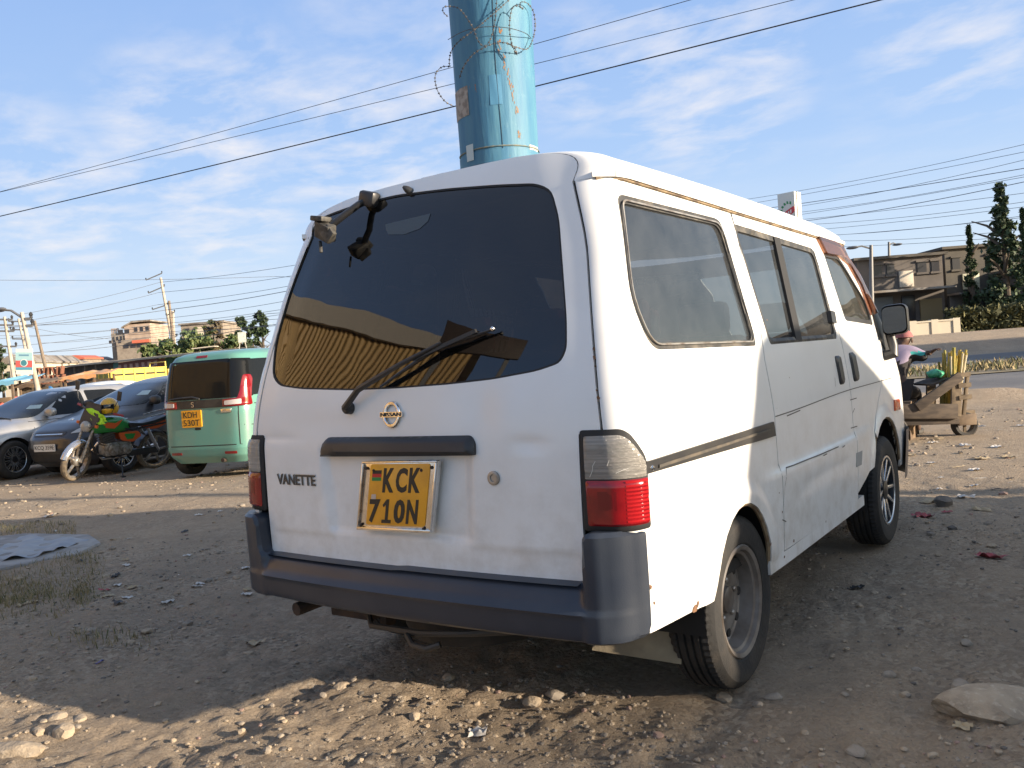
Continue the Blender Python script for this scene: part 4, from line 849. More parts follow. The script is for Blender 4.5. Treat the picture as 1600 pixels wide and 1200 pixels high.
# ---- motorcycle leaning on its stand
F_ = ground(112, 752, ZB); B_ = ground(246, 731, ZB); hb = math.atan2(F_[1]-B_[1], F_[0]-B_[0])-PI/2; mid = (F_+B_)/2
bk = empty('motorcycle', (float(mid[0]), float(mid[1]), ZB), hb, 'green and orange motorcycle leaning on its side stand in front of the dark grey hatchback', 'motorcycle')
bk.rotation_mode = 'ZXY' if False else 'XYZ'; bk.rotation_euler = (0, -.16, hb)
BLK = M('bike_black', (.018, .018, .02), .35, coat=.3); BGR = M('bike_green', (.02, .20, .04), .25, coat=.5); ORG = M('bike_orange', (.50, .09, .02), .4); ALU = M('bike_alloy', (.38, .36, .33), .4, .7, c2=(.20, .17, .14), ns=20); MUD = M('muddy_tyre', (.16, .125, .085), .9, c2=(.06, .05, .04), ns=12)
def bwheel(y, tm):
    c = (0, y, .295); mb = MB(); pr = [(.245, -.035), (.262, -.046), (.28, -.040), (.293, -.02), (.295, 0), (.293, .02), (.28, .04), (.262, .046), (.245, .035)]; mb.lathe(pr, c, (1, 0, 0), 40); w_ = mb.build('wheel', tm, bk)
    mb = MB(); mb.lathe([(.248, -.034), (.222, -.028), (.222, .028), (.248, .034)], c, (1, 0, 0), 40); r_ = mb.build('rim', ALU, w_)
    mb = MB()
    for k in range(5):
        a = 2*PI*k/5+.5; mb.beam((0, y+.03*math.cos(a), .295+.03*math.sin(a)), (0, y+.225*math.cos(a), .295+.225*math.sin(a)), .03, .035, up=(1, 0, 0))
    mb.lathe([(0, -.05), (.06, -.05), (.075, -.02), (.075, .02), (.06, .05), (0, .05)], c, (1, 0, 0), 20); mb.build('spokes', ALU, r_, bevel=.004)
bwheel(.62, MUD); bwheel(-.62, MUD)
mb = MB()
for s in (1, -1): mb.tube([(s*.075, .62, .295), (s*.08, .50, .60)], [.030, .026], 10); mb.tube([(s*.08, .50, .60), (s*.085, .37, .92)], .018, 10)
mb.box((0, .41, .80), (.22, .06, .03)); mb.build('fork', ALU, bk)
mb = MB(); mb.grid(lambda u, v: (.062*u*(1-.15*abs(u)), .62+(.325-.03*u*u)*math.cos(v), .295+(.325-.03*u*u)*math.sin(v)), np.linspace(-1, 1, 7), np.linspace(R(18), R(128), 16)); mb.build('front_mudguard', M('chrome_guard', (.45, .46, .50), .2, .8), bk)
mb = MB(); mb.ball((0, .49, .80), (.085, .06, .085), 16, 10); mb.build('headlamp', M('bike_headlamp', (.30, .29, .27), .15, .1, coat=1.), bk)
mb = MB(); mb.prism(rpoly([(-.15, .0), (-.12, -.10), (.12, -.10), (.15, .0), (.11, .24), (-.11, .24)], .04), lambda a, b, c: (a, .50-b*.45+c*.9-.10*(a/.15)**2, .90+b+c*.4), -.012, .012); mb.build('visor', BLK, bk)
mb = MB()
for s in (1, -1): mb.box((s*.15, .46, .83), (.05, .04, .045))
mb.build('indicator', M('indicator_orange', (.55, .12, .02), .3), bk, bevel=.012)
mb = MB(); mb.tube([(-.37, .20, 1.00), (-.26, .27, 1.02), (-.10, .33, .97), (.10, .33, .97), (.26, .27, 1.02), (.37, .20, 1.00)], .012, 8); hbx = mb.build('handlebar', BLK, bk)
mb = MB()
for s in (1, -1): mb.tube([(s*.26, .27, 1.02), (s*.38, .19, 1.0)], .018, 8)
mb.build('grip', M('grip_red', (.30, .03, .03), .6), hbx)
for s in (1, -1):
    mb = MB(); mb.tube([(s*.24, .28, 1.02), (s*.30, .32, 1.14), (s*.34, .30, 1.26)], .006, 6); mb.box((s*.345, .30, 1.32), (.06, .02, .14)); mb.build('mirror', BLK, hbx, bevel=.006)
mb = MB(); mb.grid(lambda u, v: (.135*math.sin(u)*(1-.5*max(0, -v)**2)*(1.-.25*max(0, v)**4), .12+.30*v, .80-.04*(1-v)*.5+.125*math.cos(u)*(1-.35*v**4)-.02*abs(v)), np.linspace(0, 2*PI, 25), np.linspace(-1, 1, 15)); 
mb.ball((0, .12, .79), (.13, .29, .115), 20, 12, .8); tk = mb.build('tank', BGR, bk, weld=True)
for s in (1, -1):
    mb = MB(); mb.prism([(.30, .80), (.22, .76), (.10, .74), (.02, .80), (-.04, .87), (.08, .82), (.20, .84)], lambda a, b, c: (s*(.137-.03*((a-.12)/.25)**2+c), a, b), -.005, .003); mb.build('tank_decal', ORG, tk)
    mb = MB(); mb.prism(rpoly([(.02, .66), (-.28, .66), (-.34, .58), (-.20, .50), (-.02, .54)], .03), lambda a, b, c: (s*(.11+c), a, b), -.02, .012); sp_ = mb.build('side_cover', ORG, bk)
    mb = MB(); mb.prism(rpoly([(-.06, .64), (-.24, .63), (-.20, .55), (-.10, .55)], .02), lambda a, b, c: (s*(.123+c), a, b), -.004, .004); mb.build('side_cover_decal', BGR, sp_)
mb = MB(); V = [(-.15, .80), (-.35, .775), (-.55, .80), (-.78, .86), (-.78, .80), (-.55, .74), (-.15, .72)]; mb.prism(rpoly(V, .03), lambda a, b, c: (c, a, b), -.125, .125); mb.build('seat', BLK, bk, bevel=.03)
mb = MB(); mb.prism(rpoly([(-.42, .735), (-.80, .83), (-.92, .86), (-.88, .76), (-.62, .66), (-.46, .66)], .03), lambda a, b, c: (c, a, b), -.10, .10); tl = mb.build('tail_cover', ORG, bk, bevel=.02)
mb = MB(); mb.box((0, -.93, .80), (.10, .05, .07)); mb.build('tail_lamp', RLENS, tl, bevel=.01)
mb = MB(); mb.tube([(.11, -.5, .86), (.12, -.75, .90), (.11, -.95, .92), (-.11, -.95, .92), (-.12, -.75, .90), (-.11, -.5, .86)], .012, 6); mb.build('rear_rack', ALU, bk)
mb = MB(); mb.box((0, .02, .42), (.22, .40, .20)); mb.cyl((-.15, .10, .42), (.15, .10, .42), .095, n=20); mb.cyl((-.16, -.10, .40), (.14, -.10, .40), .07, n=18); eg = mb.build('engine', ALU, bk, bevel=.015)
mb = MB(); mb.box((0, .15, .58), (.15, .15, .18), m=Matrix.Rotation(-.25, 3, 'X'))
for k in range(5): mb.box((0, .14+.008*k, .51+.035*k), (.20, .20, .012), m=Matrix.Rotation(-.25, 3, 'X'))
mb.build('cylinder', M('engine_dark', (.10, .095, .09), .5, .5), eg)
mb = MB(); mb.tube([(0, .33, .86), (0, .38, .55), (0, .30, .33), (0, .05, .28), (0, -.25, .32)], .022, 8)
for s in (1, -1): mb.tube([(s*.05, .25, .80), (s*.10, -.2, .68), (s*.10, -.75, .74)], .014, 8); mb.tube([(s*.09, -.2, .34), (s*.10, -.62, .295)], .02, 8)
mb.build('frame', BLK, bk)
mb = MB()
for s in (1, -1): mb.tube([(s*.12, -.62, .33), (s*.12, -.52, .50), (s*.12, -.44, .68)], [.022, .03, .022], 10)
mb.build('shock_absorber', M('shock_chrome', (.4, .4, .42), .3, .8), bk)
mb = MB(); mb.box((-.11, -.35, .33), (.03, .50, .10)); mb.build('chain_case', BLK, bk, bevel=.02)
mb = MB(); mb.tube([(.09, .22, .52), (.12, .30, .40), (.13, .15, .24), (.14, -.2, .25), (.15, -.75, .34)], [.02, .022, .022, .035, .042], 10); mb.build('exhaust_pipe', CHROME, bk)
mb = MB(); mb.tube([(-.10, -.02, .27), (-.17, .0, .15), (-.225, .02, .02)], .010, 6); mb.box((-.235, .02, .015), (.06, .06, .012)); mb.build('side_stand', BLK, bk)
mb = MB(); mb.tube([(-.26, .02, .30), (.26, .02, .30)], .014, 8); mb.build('footrest', BLK, bk)
mb = MB(); mb.grid(lambda u, v: (.075*u, -.62+.325*math.cos(v), .295+.325*math.sin(v)), np.linspace(-1, 1, 5), np.linspace(R(20), R(170), 12)); mb.build('rear_mudguard', BLK, bk)
STEER = Matrix.Translation((0, .47, .60)) @ Matrix.Rotation(R(28), 4, Vector((0, -.37, 1))) @ Matrix.Translation((0, -.47, -.60))
for o in bpy.data.objects:
    q = o
    while q.parent is not None and q.parent != bk: q = q.parent
    if q.parent == bk and (q.name.split('.')[0] in ('fork', 'front_mudguard', 'headlamp', 'visor', 'indicator', 'handlebar') or (q.name.split('.')[0] == 'wheel' and max(v.co.y for v in q.data.vertices) > .5)): o.data.transform(STEER)
# ---- helmet and hi-vis vest on the motorcycle
def bikept(x, y, z):
    m = Matrix.LocRotScale(bk.location, bk.rotation_euler, None); return m @ Vector((x, y, z))
HY = M('helmet_yellow', (.62, .34, .015), .22, coat=.6)
h_ = bikept(-.07, .13, .905); hm = empty('helmet', tuple(h_), hb+.35, 'yellow full-face helmet with dark visor resting on the motorcycle tank', 'helmet')
mb = MB(); mb.grid(lambda u, v: (.125*math.sin(v)*math.cos(u)*(1.0), .145*math.sin(v)*math.sin(u)+(.02 if math.sin(u) > 0 and math.cos(v) < -.2 else 0), .15+.145*math.cos(v)*(1. if v < PI*.5 else 1.0)), np.linspace(0, 2*PI, 33), np.linspace(.02, PI*.80, 18)); mb.build('shell', HY, hm, weld=True)
mb = MB(); mb.grid(lambda u, v: (.130*math.sin(v)*math.cos(u), .151*math.sin(v)*math.sin(u), .15+.15*math.cos(v)), np.linspace(R(15), R(165), 19), np.linspace(R(72), R(104), 6)); mb.build('visor', M('visor_dark', (.01, .01, .012), .08, coat=.6), hm)
mb = MB(); mb.grid(lambda u, v: (.128*math.sin(v)*math.cos(u), .153*math.sin(v)*math.sin(u), .15+.148*math.cos(v)), np.linspace(R(60), R(120), 7), np.linspace(R(115), R(126), 3)); mb.build('vent', BLK, hm)
mb = MB(); mb.grid(lambda u, v: (.128*math.sin(v)*math.cos(u), .149*math.sin(v)*math.sin(u), .15+.149*math.cos(v)), np.linspace(R(70), R(110), 7), np.linspace(R(22), R(34), 3)); mb.build('shell_mark', M('mark_white', (.6, .58, .5), .4), hm)
mb = MB()
for a, b, c, d in (((-.02, .40, 1.06), (.02, .44, 1.05), (-.10, .40, .86), (-.18, .34, .84)), ((-.02, .40, 1.06), (-.14, .33, 1.02), (-.22, .28, .84), (-.13, .36, .82)), ((-.13, .36, .98), (-.20, .30, .98), (-.24, .26, .88), (-.16, .30, .86))):
    P_ = [bikept(*q) for q in (a, b, c, d)]
    mb.grid(lambda u, v: tuple((P_[0]*(1-u)+P_[1]*u)*(1-v)+(P_[3]*(1-u)+P_[2]*u)*v+Vector((.012*math.sin(9*u+4*v), .012*math.cos(8*v+3*u), 0))), np.linspace(0, 1, 9), np.linspace(0, 1, 9))
tag(mb.build('vest', M('hi_vis_yellow', (.42, .72, .03), .6)), 'bright lime high-visibility vest draped over the motorcycle headlamp', 'vest')
# ================================================================== GROUND, STONES, LITTER
def vnoise(x, y, sc, seed):
    r = np.random.default_rng(seed); T = r.random((256, 256)); x = x*sc; y = y*sc
    i = np.floor(x).astype(int); j = np.floor(y).astype(int); fx = x-i; fy = y-j; fx = fx*fx*(3-2*fx); fy = fy*fy*(3-2*fy)
    a = T[i % 256, j % 256]; b = T[(i+1) % 256, j % 256]; c = T[i % 256, (j+1) % 256]; d = T[(i+1) % 256, (j+1) % 256]
    return (a*(1-fx)+b*fx)*(1-fy)+(c*(1-fx)+d*fx)*fy-.5
def latdep(x, y):
    dx, dy = x-CAM[0], y-CAM[1]; return dx*ER[0]+dy*ER[1], dx*EF[0]+dy*EF[1]
WHEELS = [(.715, YW), (-.715, YW), (.725, YW2), (-.725, YW2)]
def gh(x, y):
    x = np.asarray(x, float); y = np.asarray(y, float); la, de = latdep(x, y); nr = np.exp(-np.maximum(de-3, 0)/7.)
    h = .030*vnoise(x, y, .8, 1)+.030*vnoise(x, y, 2.3, 2)*np.exp(-np.maximum(de-5, 0)/25.)+nr*(.022*vnoise(x, y, 6., 3)+.022*vnoise(x, y, 15, 4)+.016*np.abs(vnoise(x, y, 30, 5))*2)
    rough = sst(vnoise(x, y, .9, 9), -.12, .22); h = h+nr*.020*rough*np.maximum(0, vnoise(x, y, 20, 6))
    h = h*.85-.008
    for a, (wx, wy) in enumerate(WHEELS):
        d = np.hypot(x-wx, y-wy); k = 1-sst(d, .22, .6); h = h*(1-k)+k*(-.006+.25*h)
    # tyre trail from the near rear wheel
    for tx in (.715, -.715, 1.9):
        k = np.exp(-((x-tx-.05*np.sin(y*1.3)-.10*np.maximum(0, YW-y))/.085)**4)*(y < YW)*nr; h = h-k*(.012-.006*np.sin(y*75+x*20))
    flat = (de > 13.2)*(de < 26); yard = (ZD*sst(-la, 2.0, 4.2)*sst(de, 7.5, 13.6))*(1-sst(de, 17.2, 18.2))
    for cx_, cy_ in ((L0[0], L0[1]), (L1[0], L1[1]), (L2[0], L2[1]), (float(mid[0]), float(mid[1])), (.9, 8.2)):
        k = 1-sst(np.hypot(x-cx_, y-cy_), 1.8, 3.2); h = h*(1-.8*k)-.006*k
    bank = .95*sst(de, 34.6, 40)*sst(la, 9, 15); berm = .17*np.exp(-((de-13.25)/.42)**2)*(.35+np.maximum(0, vnoise(x, y, 1.3, 12)+.25)*1.3)*sst(la, -3, 3)
    e0 = 4.4*sst(-la, -3, 1); far = sst(de-e0, 13.4, 13.9); h = h*(1-far)-.06*far*(1-sst(de, 60, 90))
    return h+yard+berm+bank
def spaced(segs):
    out = [segs[0][0]]
    for a, b, s0, s1 in segs:
        x = a
        while x < b: st = s0+(s1-s0)*(x-a)/(b-a); x += st; out.append(min(x, b))
    return np.unique(np.round(out, 4))
dp = spaced([(-60, -6, 6, 3), (-6, .6, 1.2, .08), (.6, 3.8, .024, .024), (3.8, 8, .028, .07), (8, 15, .08, .22), (15, 40, .4, 2), (40, 1500, 3, 220)])
lt = spaced([(0, 3.4, .024, .026), (3.4, 8, .035, .12), (8, 25, .15, 1.2), (25, 1500, 2, 220)]); lt = np.unique(np.concatenate([-lt, lt]))
LA, DE = np.meshgrid(lt, dp); GX = CAM[0]+ER[0]*LA+EF[0]*DE; GY = CAM[1]+ER[1]*LA+EF[1]*DE; GZ = gh(GX, GY)
def fastmesh(name, V, F, mats, smooth=True, kind=None, label=None, cat=None, mi=None):
    F = np.asarray(F); k = F.shape[1]; me = bpy.data.meshes.new(name); me.vertices.add(len(V)); me.vertices.foreach_set('co', np.asarray(V, np.float32).ravel())
    me.loops.add(F.size); me.polygons.add(len(F)); me.loops.foreach_set('vertex_index', F.ravel().astype(np.int32)); me.polygons.foreach_set('loop_start', np.arange(0, F.size, k, dtype=np.int32))
    if mi is not None: me.polygons.foreach_set('material_index', np.asarray(mi, np.int32))
    me.polygons.foreach_set('use_smooth', np.full(len(F), smooth)); me.update(calc_edges=True); me.validate()
    for m in (mats if isinstance(mats, list) else [mats]): me.materials.append(m)
    o = bpy.data.objects.new(name, me); COL.objects.link(o); return tag(o, label, cat, None, kind)
m_, n_ = GX.shape; idx = np.arange(m_*n_).reshape(m_, n_)
Fq = np.stack([idx[:-1, :-1], idx[:-1, 1:], idx[1:, 1:], idx[1:, :-1]], -1).reshape(-1, 4)
def dirt():
    m, t = nt('dry_dirt'); L = t.links.new; out = N(t, 'ShaderNodeOutputMaterial'); p = N(t, 'ShaderNodeBsdfPrincipled'); L(p.outputs[0], out.inputs[0])
    co = N(t, 'ShaderNodeTexCoord').outputs['Object']
    c = mixc(t, ramp(t, noise(t, co, .55, 6, .6), [(.36, 0.), (.66, 1.)]), (.385, .300, .212), (.30, .240, .178))
    c = mixc(t, ramp(t, noise(t, co, 3.5, 7, .65), [(.44, 0.), (.78, .6)]), c, (.215, .176, .136))
    c = mixc(t, ramp(t, noise(t, co, 11, 8, .7), [(.52, 0.), (.74, .7)]), c, (.45, .365, .270))
    v = N(t, 'ShaderNodeTexVoronoi'); v.inputs['Scale'].default_value = 55; L(co, v.inputs['Vector']); bw = N(t, 'ShaderNodeRGBToBW'); L(v.outputs['Color'], bw.inputs[0])
    pm = ramp(t, noise(t, co, 1.3, 5, .65), [(.40, 0.), (.62, 1.)])
    def masked(r_): 
        q = N(t, 'ShaderNodeMath', operation='MULTIPLY'); L(r_, q.inputs[0]); L(pm, q.inputs[1]); return q.outputs[0]
    c = mixc(t, masked(ramp(t, bw.outputs[0], [(.60, 0.), (.76, .6)])), c, (.50, .42, .32)); c = mixc(t, masked(ramp(t, bw.outputs[0], [(.18, .6), (.30, 0.)])), c, (.15, .122, .096))
    L(c, p.inputs['Base Color']); p.inputs['Roughness'].default_value = .95; p.inputs['Specular IOR Level'].default_value = .2
    b = N(t, 'ShaderNodeBump'); b.inputs['Distance'].default_value = .022; L(noise(t, co, 42, 8, .75), b.inputs['Height'])
    b2 = N(t, 'ShaderNodeBump'); b2.inputs['Distance'].default_value = .006; L(v.outputs['Distance'], b2.inputs['Height']); b2.invert = True; L(b.outputs[0], b2.inputs['Normal']); L(b2.outputs[0], p.inputs['Normal']); return m
DIRT = dirt()
fastmesh('ground', np.stack([GX, GY, GZ], -1).reshape(-1, 3), Fq, DIRT, kind='structure')
# ---- rocks
def rockshape(seed, sub=1, flat=.7):
    bm = bmesh.new(); bmesh.ops.create_icosphere(bm, subdivisions=sub, radius=1.); r = random.Random(seed); s = (r.uniform(.8, 1.25), r.uniform(.7, 1.1), r.uniform(flat*.7, flat*1.15))
    ax = [Vector((r.gauss(0, 1), r.gauss(0, 1), r.gauss(0, 1))).normalized() for _ in range(9)]; cut = [r.uniform(.62, .95) for _ in ax]
    for v in bm.verts:
        p = v.co.copy()
        for a, c in zip(ax, cut):
            d = p.dot(a)
            if d > c: p -= a*(d-c)*.92
        p *= 1+r.uniform(-.07, .07); v.co = Vector((p.x*s[0], p.y*s[1], p.z*s[2]))
    V = np.array([v.co[:] for v in bm.verts]); F = np.array([[v.index for v in f.verts] for f in bm.faces]); bm.free(); return V, F
ROCK = M('tan_stone', (.36, .288, .205), .9, c2=(.27, .215, .155), ns=12, c3=(.43, .36, .27), ns3=40, lo3=.55, hi3=.7, bump=.010, bs=38); ROCKG = M('grey_stone', (.28, .238, .188), .9, c2=(.20, .168, .135), ns=14, bump=.006, bs=50); ROCKR = M('reddish_stone', (.30, .20, .16), .9, c2=(.22, .16, .13), ns=14); ROCKD = M('dark_stone', (.10, .09, .08), .9, c2=(.16, .14, .12), ns=14)
base = [rockshape(i, 1, .6) for i in range(12)]
def scatter(n, laf, def_, s0, s1, power, seed, thresh=None):
    r = np.random.default_rng(seed); VV, FF, MI = [], [], []; o = 0; made = 0
    la = laf(r, n); de = def_(r, n); x = CAM[0]+ER[0]*la+EF[0]*de; y = CAM[1]+ER[1]*la+EF[1]*de; z = gh(x, y); sz = s0+(s1-s0)*r.random(n)**power
    keep = r.random(n) < .16+.95*sst(vnoise(x, y, .9, 9)+.5*vnoise(x, y, 2.7, 19), -.12, .25)
    for wx, wy in WHEELS: keep &= np.hypot(x-wx, y-wy) > .30
    for i in np.nonzero(keep)[0]:
        V, F = base[int(r.integers(12))]; a = r.random()*6.28; ca, sa = math.cos(a), math.sin(a); W_ = V*sz[i]
        W_ = np.stack([W_[:, 0]*ca-W_[:, 1]*sa+x[i], W_[:, 0]*sa+W_[:, 1]*ca+y[i], W_[:, 2]+z[i]+sz[i]*.22], -1)
        VV.append(W_); FF.append(F+o); MI += [int(r.choice(4, p=[.36, .46, .04, .14]))]*len(F); o += len(V)
    return np.concatenate(VV), np.concatenate(FF), MI
V1, F1, M1 = scatter(30000, lambda r, n: r.uniform(-1, 1, n)*r.uniform(.2, 1, n)**.5*3.4, lambda r, n: 1.15+5.2*r.random(n)**1.5, .003, .0135, 3.2, 21)
V2, F2, M2 = scatter(5500, lambda r, n: r.uniform(-11, 8, n), lambda r, n: 4+10*r.random(n), .008, .035, 3., 22)
fastmesh('gravel', np.concatenate([V1, V2]), np.concatenate([F1, F2+len(V1)]), [ROCK, ROCKG, ROCKR, ROCKD], False, 'stuff', 'loose gravel and small stones strewn over the dirt', 'gravel', M1+M2)
def rock(px, py, r, mat, label, seed, flat=.7, sink=.25, rz=None, sc=(1, 1, 1), group='larger stones on the dirt'):
    p = ground(px, py); p[2] = float(gh(p[0], p[1])); V, F = rockshape(seed, 3 if r > .05 else 2, flat); mb = MB(); V = V*r*np.array(sc); a = seed*1.3 if rz is None else rz
    V = np.stack([V[:, 0]*math.cos(a)-V[:, 1]*math.sin(a), V[:, 0]*math.sin(a)+V[:, 1]*math.cos(a), V[:, 2]], -1); mb.add(V+p+np.array([0, 0, r*sc[2]*flat*(1-2*sink)*.6]), F)
    return tag(mb.build('stone', mat, ang=28), label, 'stone', group)
for args in ((1131, 1082, .030, ROCK, 'rounded tan stone touching the rear tyre of the white van', 1), (831, 1096, .032, ROCK, 'cube-like tan stone below the van bumper', 2), (867, 1088, .04, ROCKG, 'curved grey-brown stone beside the cube-like tan stone', 3, .5),
             (648, 1122, .026, ROCK, 'small tan stone in the sunlit front ground, left of the crumpled paper', 4), (100, 1146, .040, ROCK, 'round tan boulder in the stone pile at lower left', 5), (90, 1127, .03, ROCK, 'angular stone behind the round boulder of the pile', 6, .6), (124, 1124, .034, ROCK, 'pale slab-like stone behind the pile at lower left', 7, .5), (120, 1140, .018, ROCKG, 'small stone right of the round boulder in the pile', 8),
             (20, 1178, .075, ROCK, 'large pale block of stone at the lower left edge', 9, .6, .25, .5, (1.5, .8, .8)), (50, 1068, .024, ROCK, 'golden tan stone in shade at left', 10), (62, 1148, .020, ROCK, 'small sunlit stone left of the pile', 11), (1550, 1104, .15, ROCK, 'broad flat tan slab of rock half buried at lower right', 12, .5, .22, .3, (1.3, .85, .62)), (1500, 1066, .038, ROCKG, 'rounded stone just behind the flat slab', 13),
             (1387, 1048, .030, ROCKG, 'stone with chips around it on shaded dirt right of the rear wheel', 14), (1208, 1086, .028, ROCKG, 'grey stone near the rear wheel, right of the rounded one', 15, .6), (1183, 1098, .020, ROCKG, 'small stone beside the grey one near the wheel', 16), (1414, 1077, .018, ROCK, 'tan pebble left of the flat slab', 17), (1319, 1082, .016, ROCKG, 'small pebble between wheel and slab', 18), (1336, 1168, .03, ROCKG, 'lumpy half buried stone at lower right', 19, .7),
             (1474, 790, .055, ROCKD, 'dark round stone on the far dirt beside the front wheel', 20, .9, .1), (388, 1017, .020, ROCK, 'tan stone in the thin sunlit strip left of the tow bar', 22, .5), (535, 1077, .03, ROCK, 'pale stone at the edge of the shade', 23, .6), (1028, 1148, .018, ROCKR, 'reddish stone in front of the mud flap', 24), (700, 1062, .028, ROCK, 'sunlit chunk of stone under the tow bar', 25, .6), (762, 1078, .020, ROCK, 'small lit stone right of the chunk under the tow bar', 26),
             (205, 1005, .022, ROCK, 'flat pale stone on the shaded ground at left', 27, .4), (265, 940, .026, ROCK, 'pale stone amid the shaded dirt at left', 28, .4), (370, 906, .024, ROCK, 'roundish pale stone near the bumper corner', 29), (120, 981, .02, ROCKG, 'small grey stone near the grass', 30), (1510, 1000, .03, ROCKG, 'lone stone on the shaded dirt near the right edge', 31, .7)):
    rock(*args)
for k in range(46):
    if k < 26: px, py = random.uniform(0, 760), random.uniform(1085, 1195)
    else: px, py = random.uniform(1210, 1600), random.uniform(860, 1190)
    rock(px, py, random.uniform(.009, .019), random.choice((ROCK, ROCK, ROCKG)), 'small loose stone lying on the '+('sunlit' if k < 26 else 'shaded')+' dirt in the foreground', 40+k, .7, group='small loose stones in the '+('lit' if k < 26 else 'shaded')+' foreground')
# ---- litter
PAPER = M('scrap_white', (.55, .53, .50), .8, c2=(.40, .37, .33), ns=30); PINK = M('scrap_pink', (.34, .06, .07), .7, c2=(.2, .05, .05), ns=30); STRAW = M('scrap_straw', (.34, .27, .17), .8); BLACKS = M('scrap_black', (.03, .03, .03), .6); BLUES = M('scrap_blue', (.05, .05, .22), .6)
NAME = {'scrap_white': 'paper_scrap', 'scrap_pink': 'plastic_bag', 'scrap_straw': 'straw_piece', 'scrap_black': 'rag', 'scrap_blue': 'bottle_cap'}
def scrap(px, py, s, mat, label, group=None, thin=False, seed=0, h=.35):
    r = random.Random(seed); p = ground(px, py); a = r.random()*6.28; mb = MB(); n = 5; P = []
    w, d = (s, s*.12) if thin else (s, s*r.uniform(.5, .9))
    def f(u, v):
        x = (u+.12*math.sin(5*v+seed))*w/2; y = (v+.15*math.sin(4*u+seed*2))*d/2; q = np.array([p[0]+x*math.cos(a)-y*math.sin(a), p[1]+x*math.sin(a)+y*math.cos(a)])
        return (q[0], q[1], float(gh(q[0], q[1]))+.006+abs(math.sin(3.1*u+seed)*math.cos(2.7*v+seed*3))*s*h*(.2 if thin else .5))
    mb.grid(f, np.linspace(-1, 1, 7), np.linspace(-1, 1, 5)); return tag(mb.build(NAME.get(mat.name, 'scrap'), mat), label, NAME.get(mat.name, 'scrap').replace('_', ' '), group)
for k, a in enumerate(((747, 1138, .07, PAPER, 'crumpled dirty white paper in the sunlit foreground'), (1441, 806, .11, PINK, 'crumpled red bag on the far dirt beyond the front wheel'), (1548, 866, .12, PINK, 'reddish piece of torn plastic on the shaded dirt at right'), (80, 807, .13, PAPER, 'white plastic scrap in the shade at left'), (262, 943, .07, PAPER, 'white scrap on shaded ground at left'), (165, 926, .06, PINK, 'small red scrap near the grass'), (157, 1036, .03, BLUES, 'tiny blue bottle cap in the shade at left'),
                  (1507, 680+16, .14, PAPER, 'bright white paper on the sunlit far dirt near the cart'), (400, 1003, .07, STRAW, 'straw-coloured husk near the exhaust pipe'), (1430, 664, .12, BLACKS, 'black rag under the handcart'), (1290, 826, .08, PINK, 'faded pink scrap near the front wheel') if False else (1480, 800, .06, PINK, 'faded pink scrap right of the red bag'), (1505, 1128, .05, STRAW, 'dry leaf on the dirt in front of the flat slab'), (1340, 915, .06, BLACKS, 'dark twig scrap on shaded dirt right of the wheel'), (168, 938, .07, STRAW, 'orange-brown scrap in front of the small red one'))):
    scrap(*a, seed=k)
for k in range(70):
    left = k < 34
    px, py = (random.uniform(0, 390), random.uniform(790, 960)) if left else (random.uniform(1420, 1598), random.uniform(660, 800))
    MT = random.choice((PAPER, PAPER, STRAW, STRAW, BLACKS)); scrap(px, py, random.uniform(.03, .075) if left else random.uniform(.04, .12), MT, {'scrap_white': 'small pale paper scrap', 'scrap_straw': 'small straw-coloured piece of dry husk', 'scrap_black': 'small black rag'}[MT.name]+' on the '+('shaded dirt at left of the van' if left else 'sunlit dirt beyond the front wheel'), NAME[MT.name].replace('_', ' ')+'s '+('left of' if left else 'beyond')+' the van', random.random() < .4, 100+k)
# ---- broken concrete slab with a blue sheet, and grass at the left edge
CONC = M('weathered_concrete', (.30, .29, .28), .9, c2=(.20, .19, .185), ns=5, bump=.004, bs=30)
P_ = [ground(*q) for q in ((-70, 905), (120, 868), (158, 850), (140, 838), (40, 836), (-80, 850))]
mb = MB(); k = len(P_); mb.add([(p[0], p[1], -.02) for p in P_]+[(p[0], p[1], .018) for p in P_], [tuple(range(k-1, -1, -1)), tuple(range(k, 2*k))]+[(i, (i+1) % k, k+(i+1) % k, k+i) for i in range(k)])
tag(mb.build('concrete_slab', CONC, bevel=.012), 'broken grey concrete slab lying among dry grass at left', 'slab')
P_ = [ground(*q, .028) for q in ((-40, 880), (60, 868), (140, 842), (30, 838))]
mb = MB(); mb.grid(lambda u, v: tuple((P_[0]*(1-u)+P_[1]*u)*(1-v)+(P_[3]*(1-u)+P_[2]*u)*v+np.array([0, 0, .012*math.sin(13*u+5*v)+.010*math.sin(21*v-7*u)])), np.linspace(0, 1, 20), np.linspace(0, 1, 12)); tag(mb.build('plastic_sheet', M('blue_grey_sheet', (.23, .25, .28), .55, c2=(.30, .30, .30), ns=8)), 'crumpled blue-grey plastic sheet on the concrete slab', 'sheet')
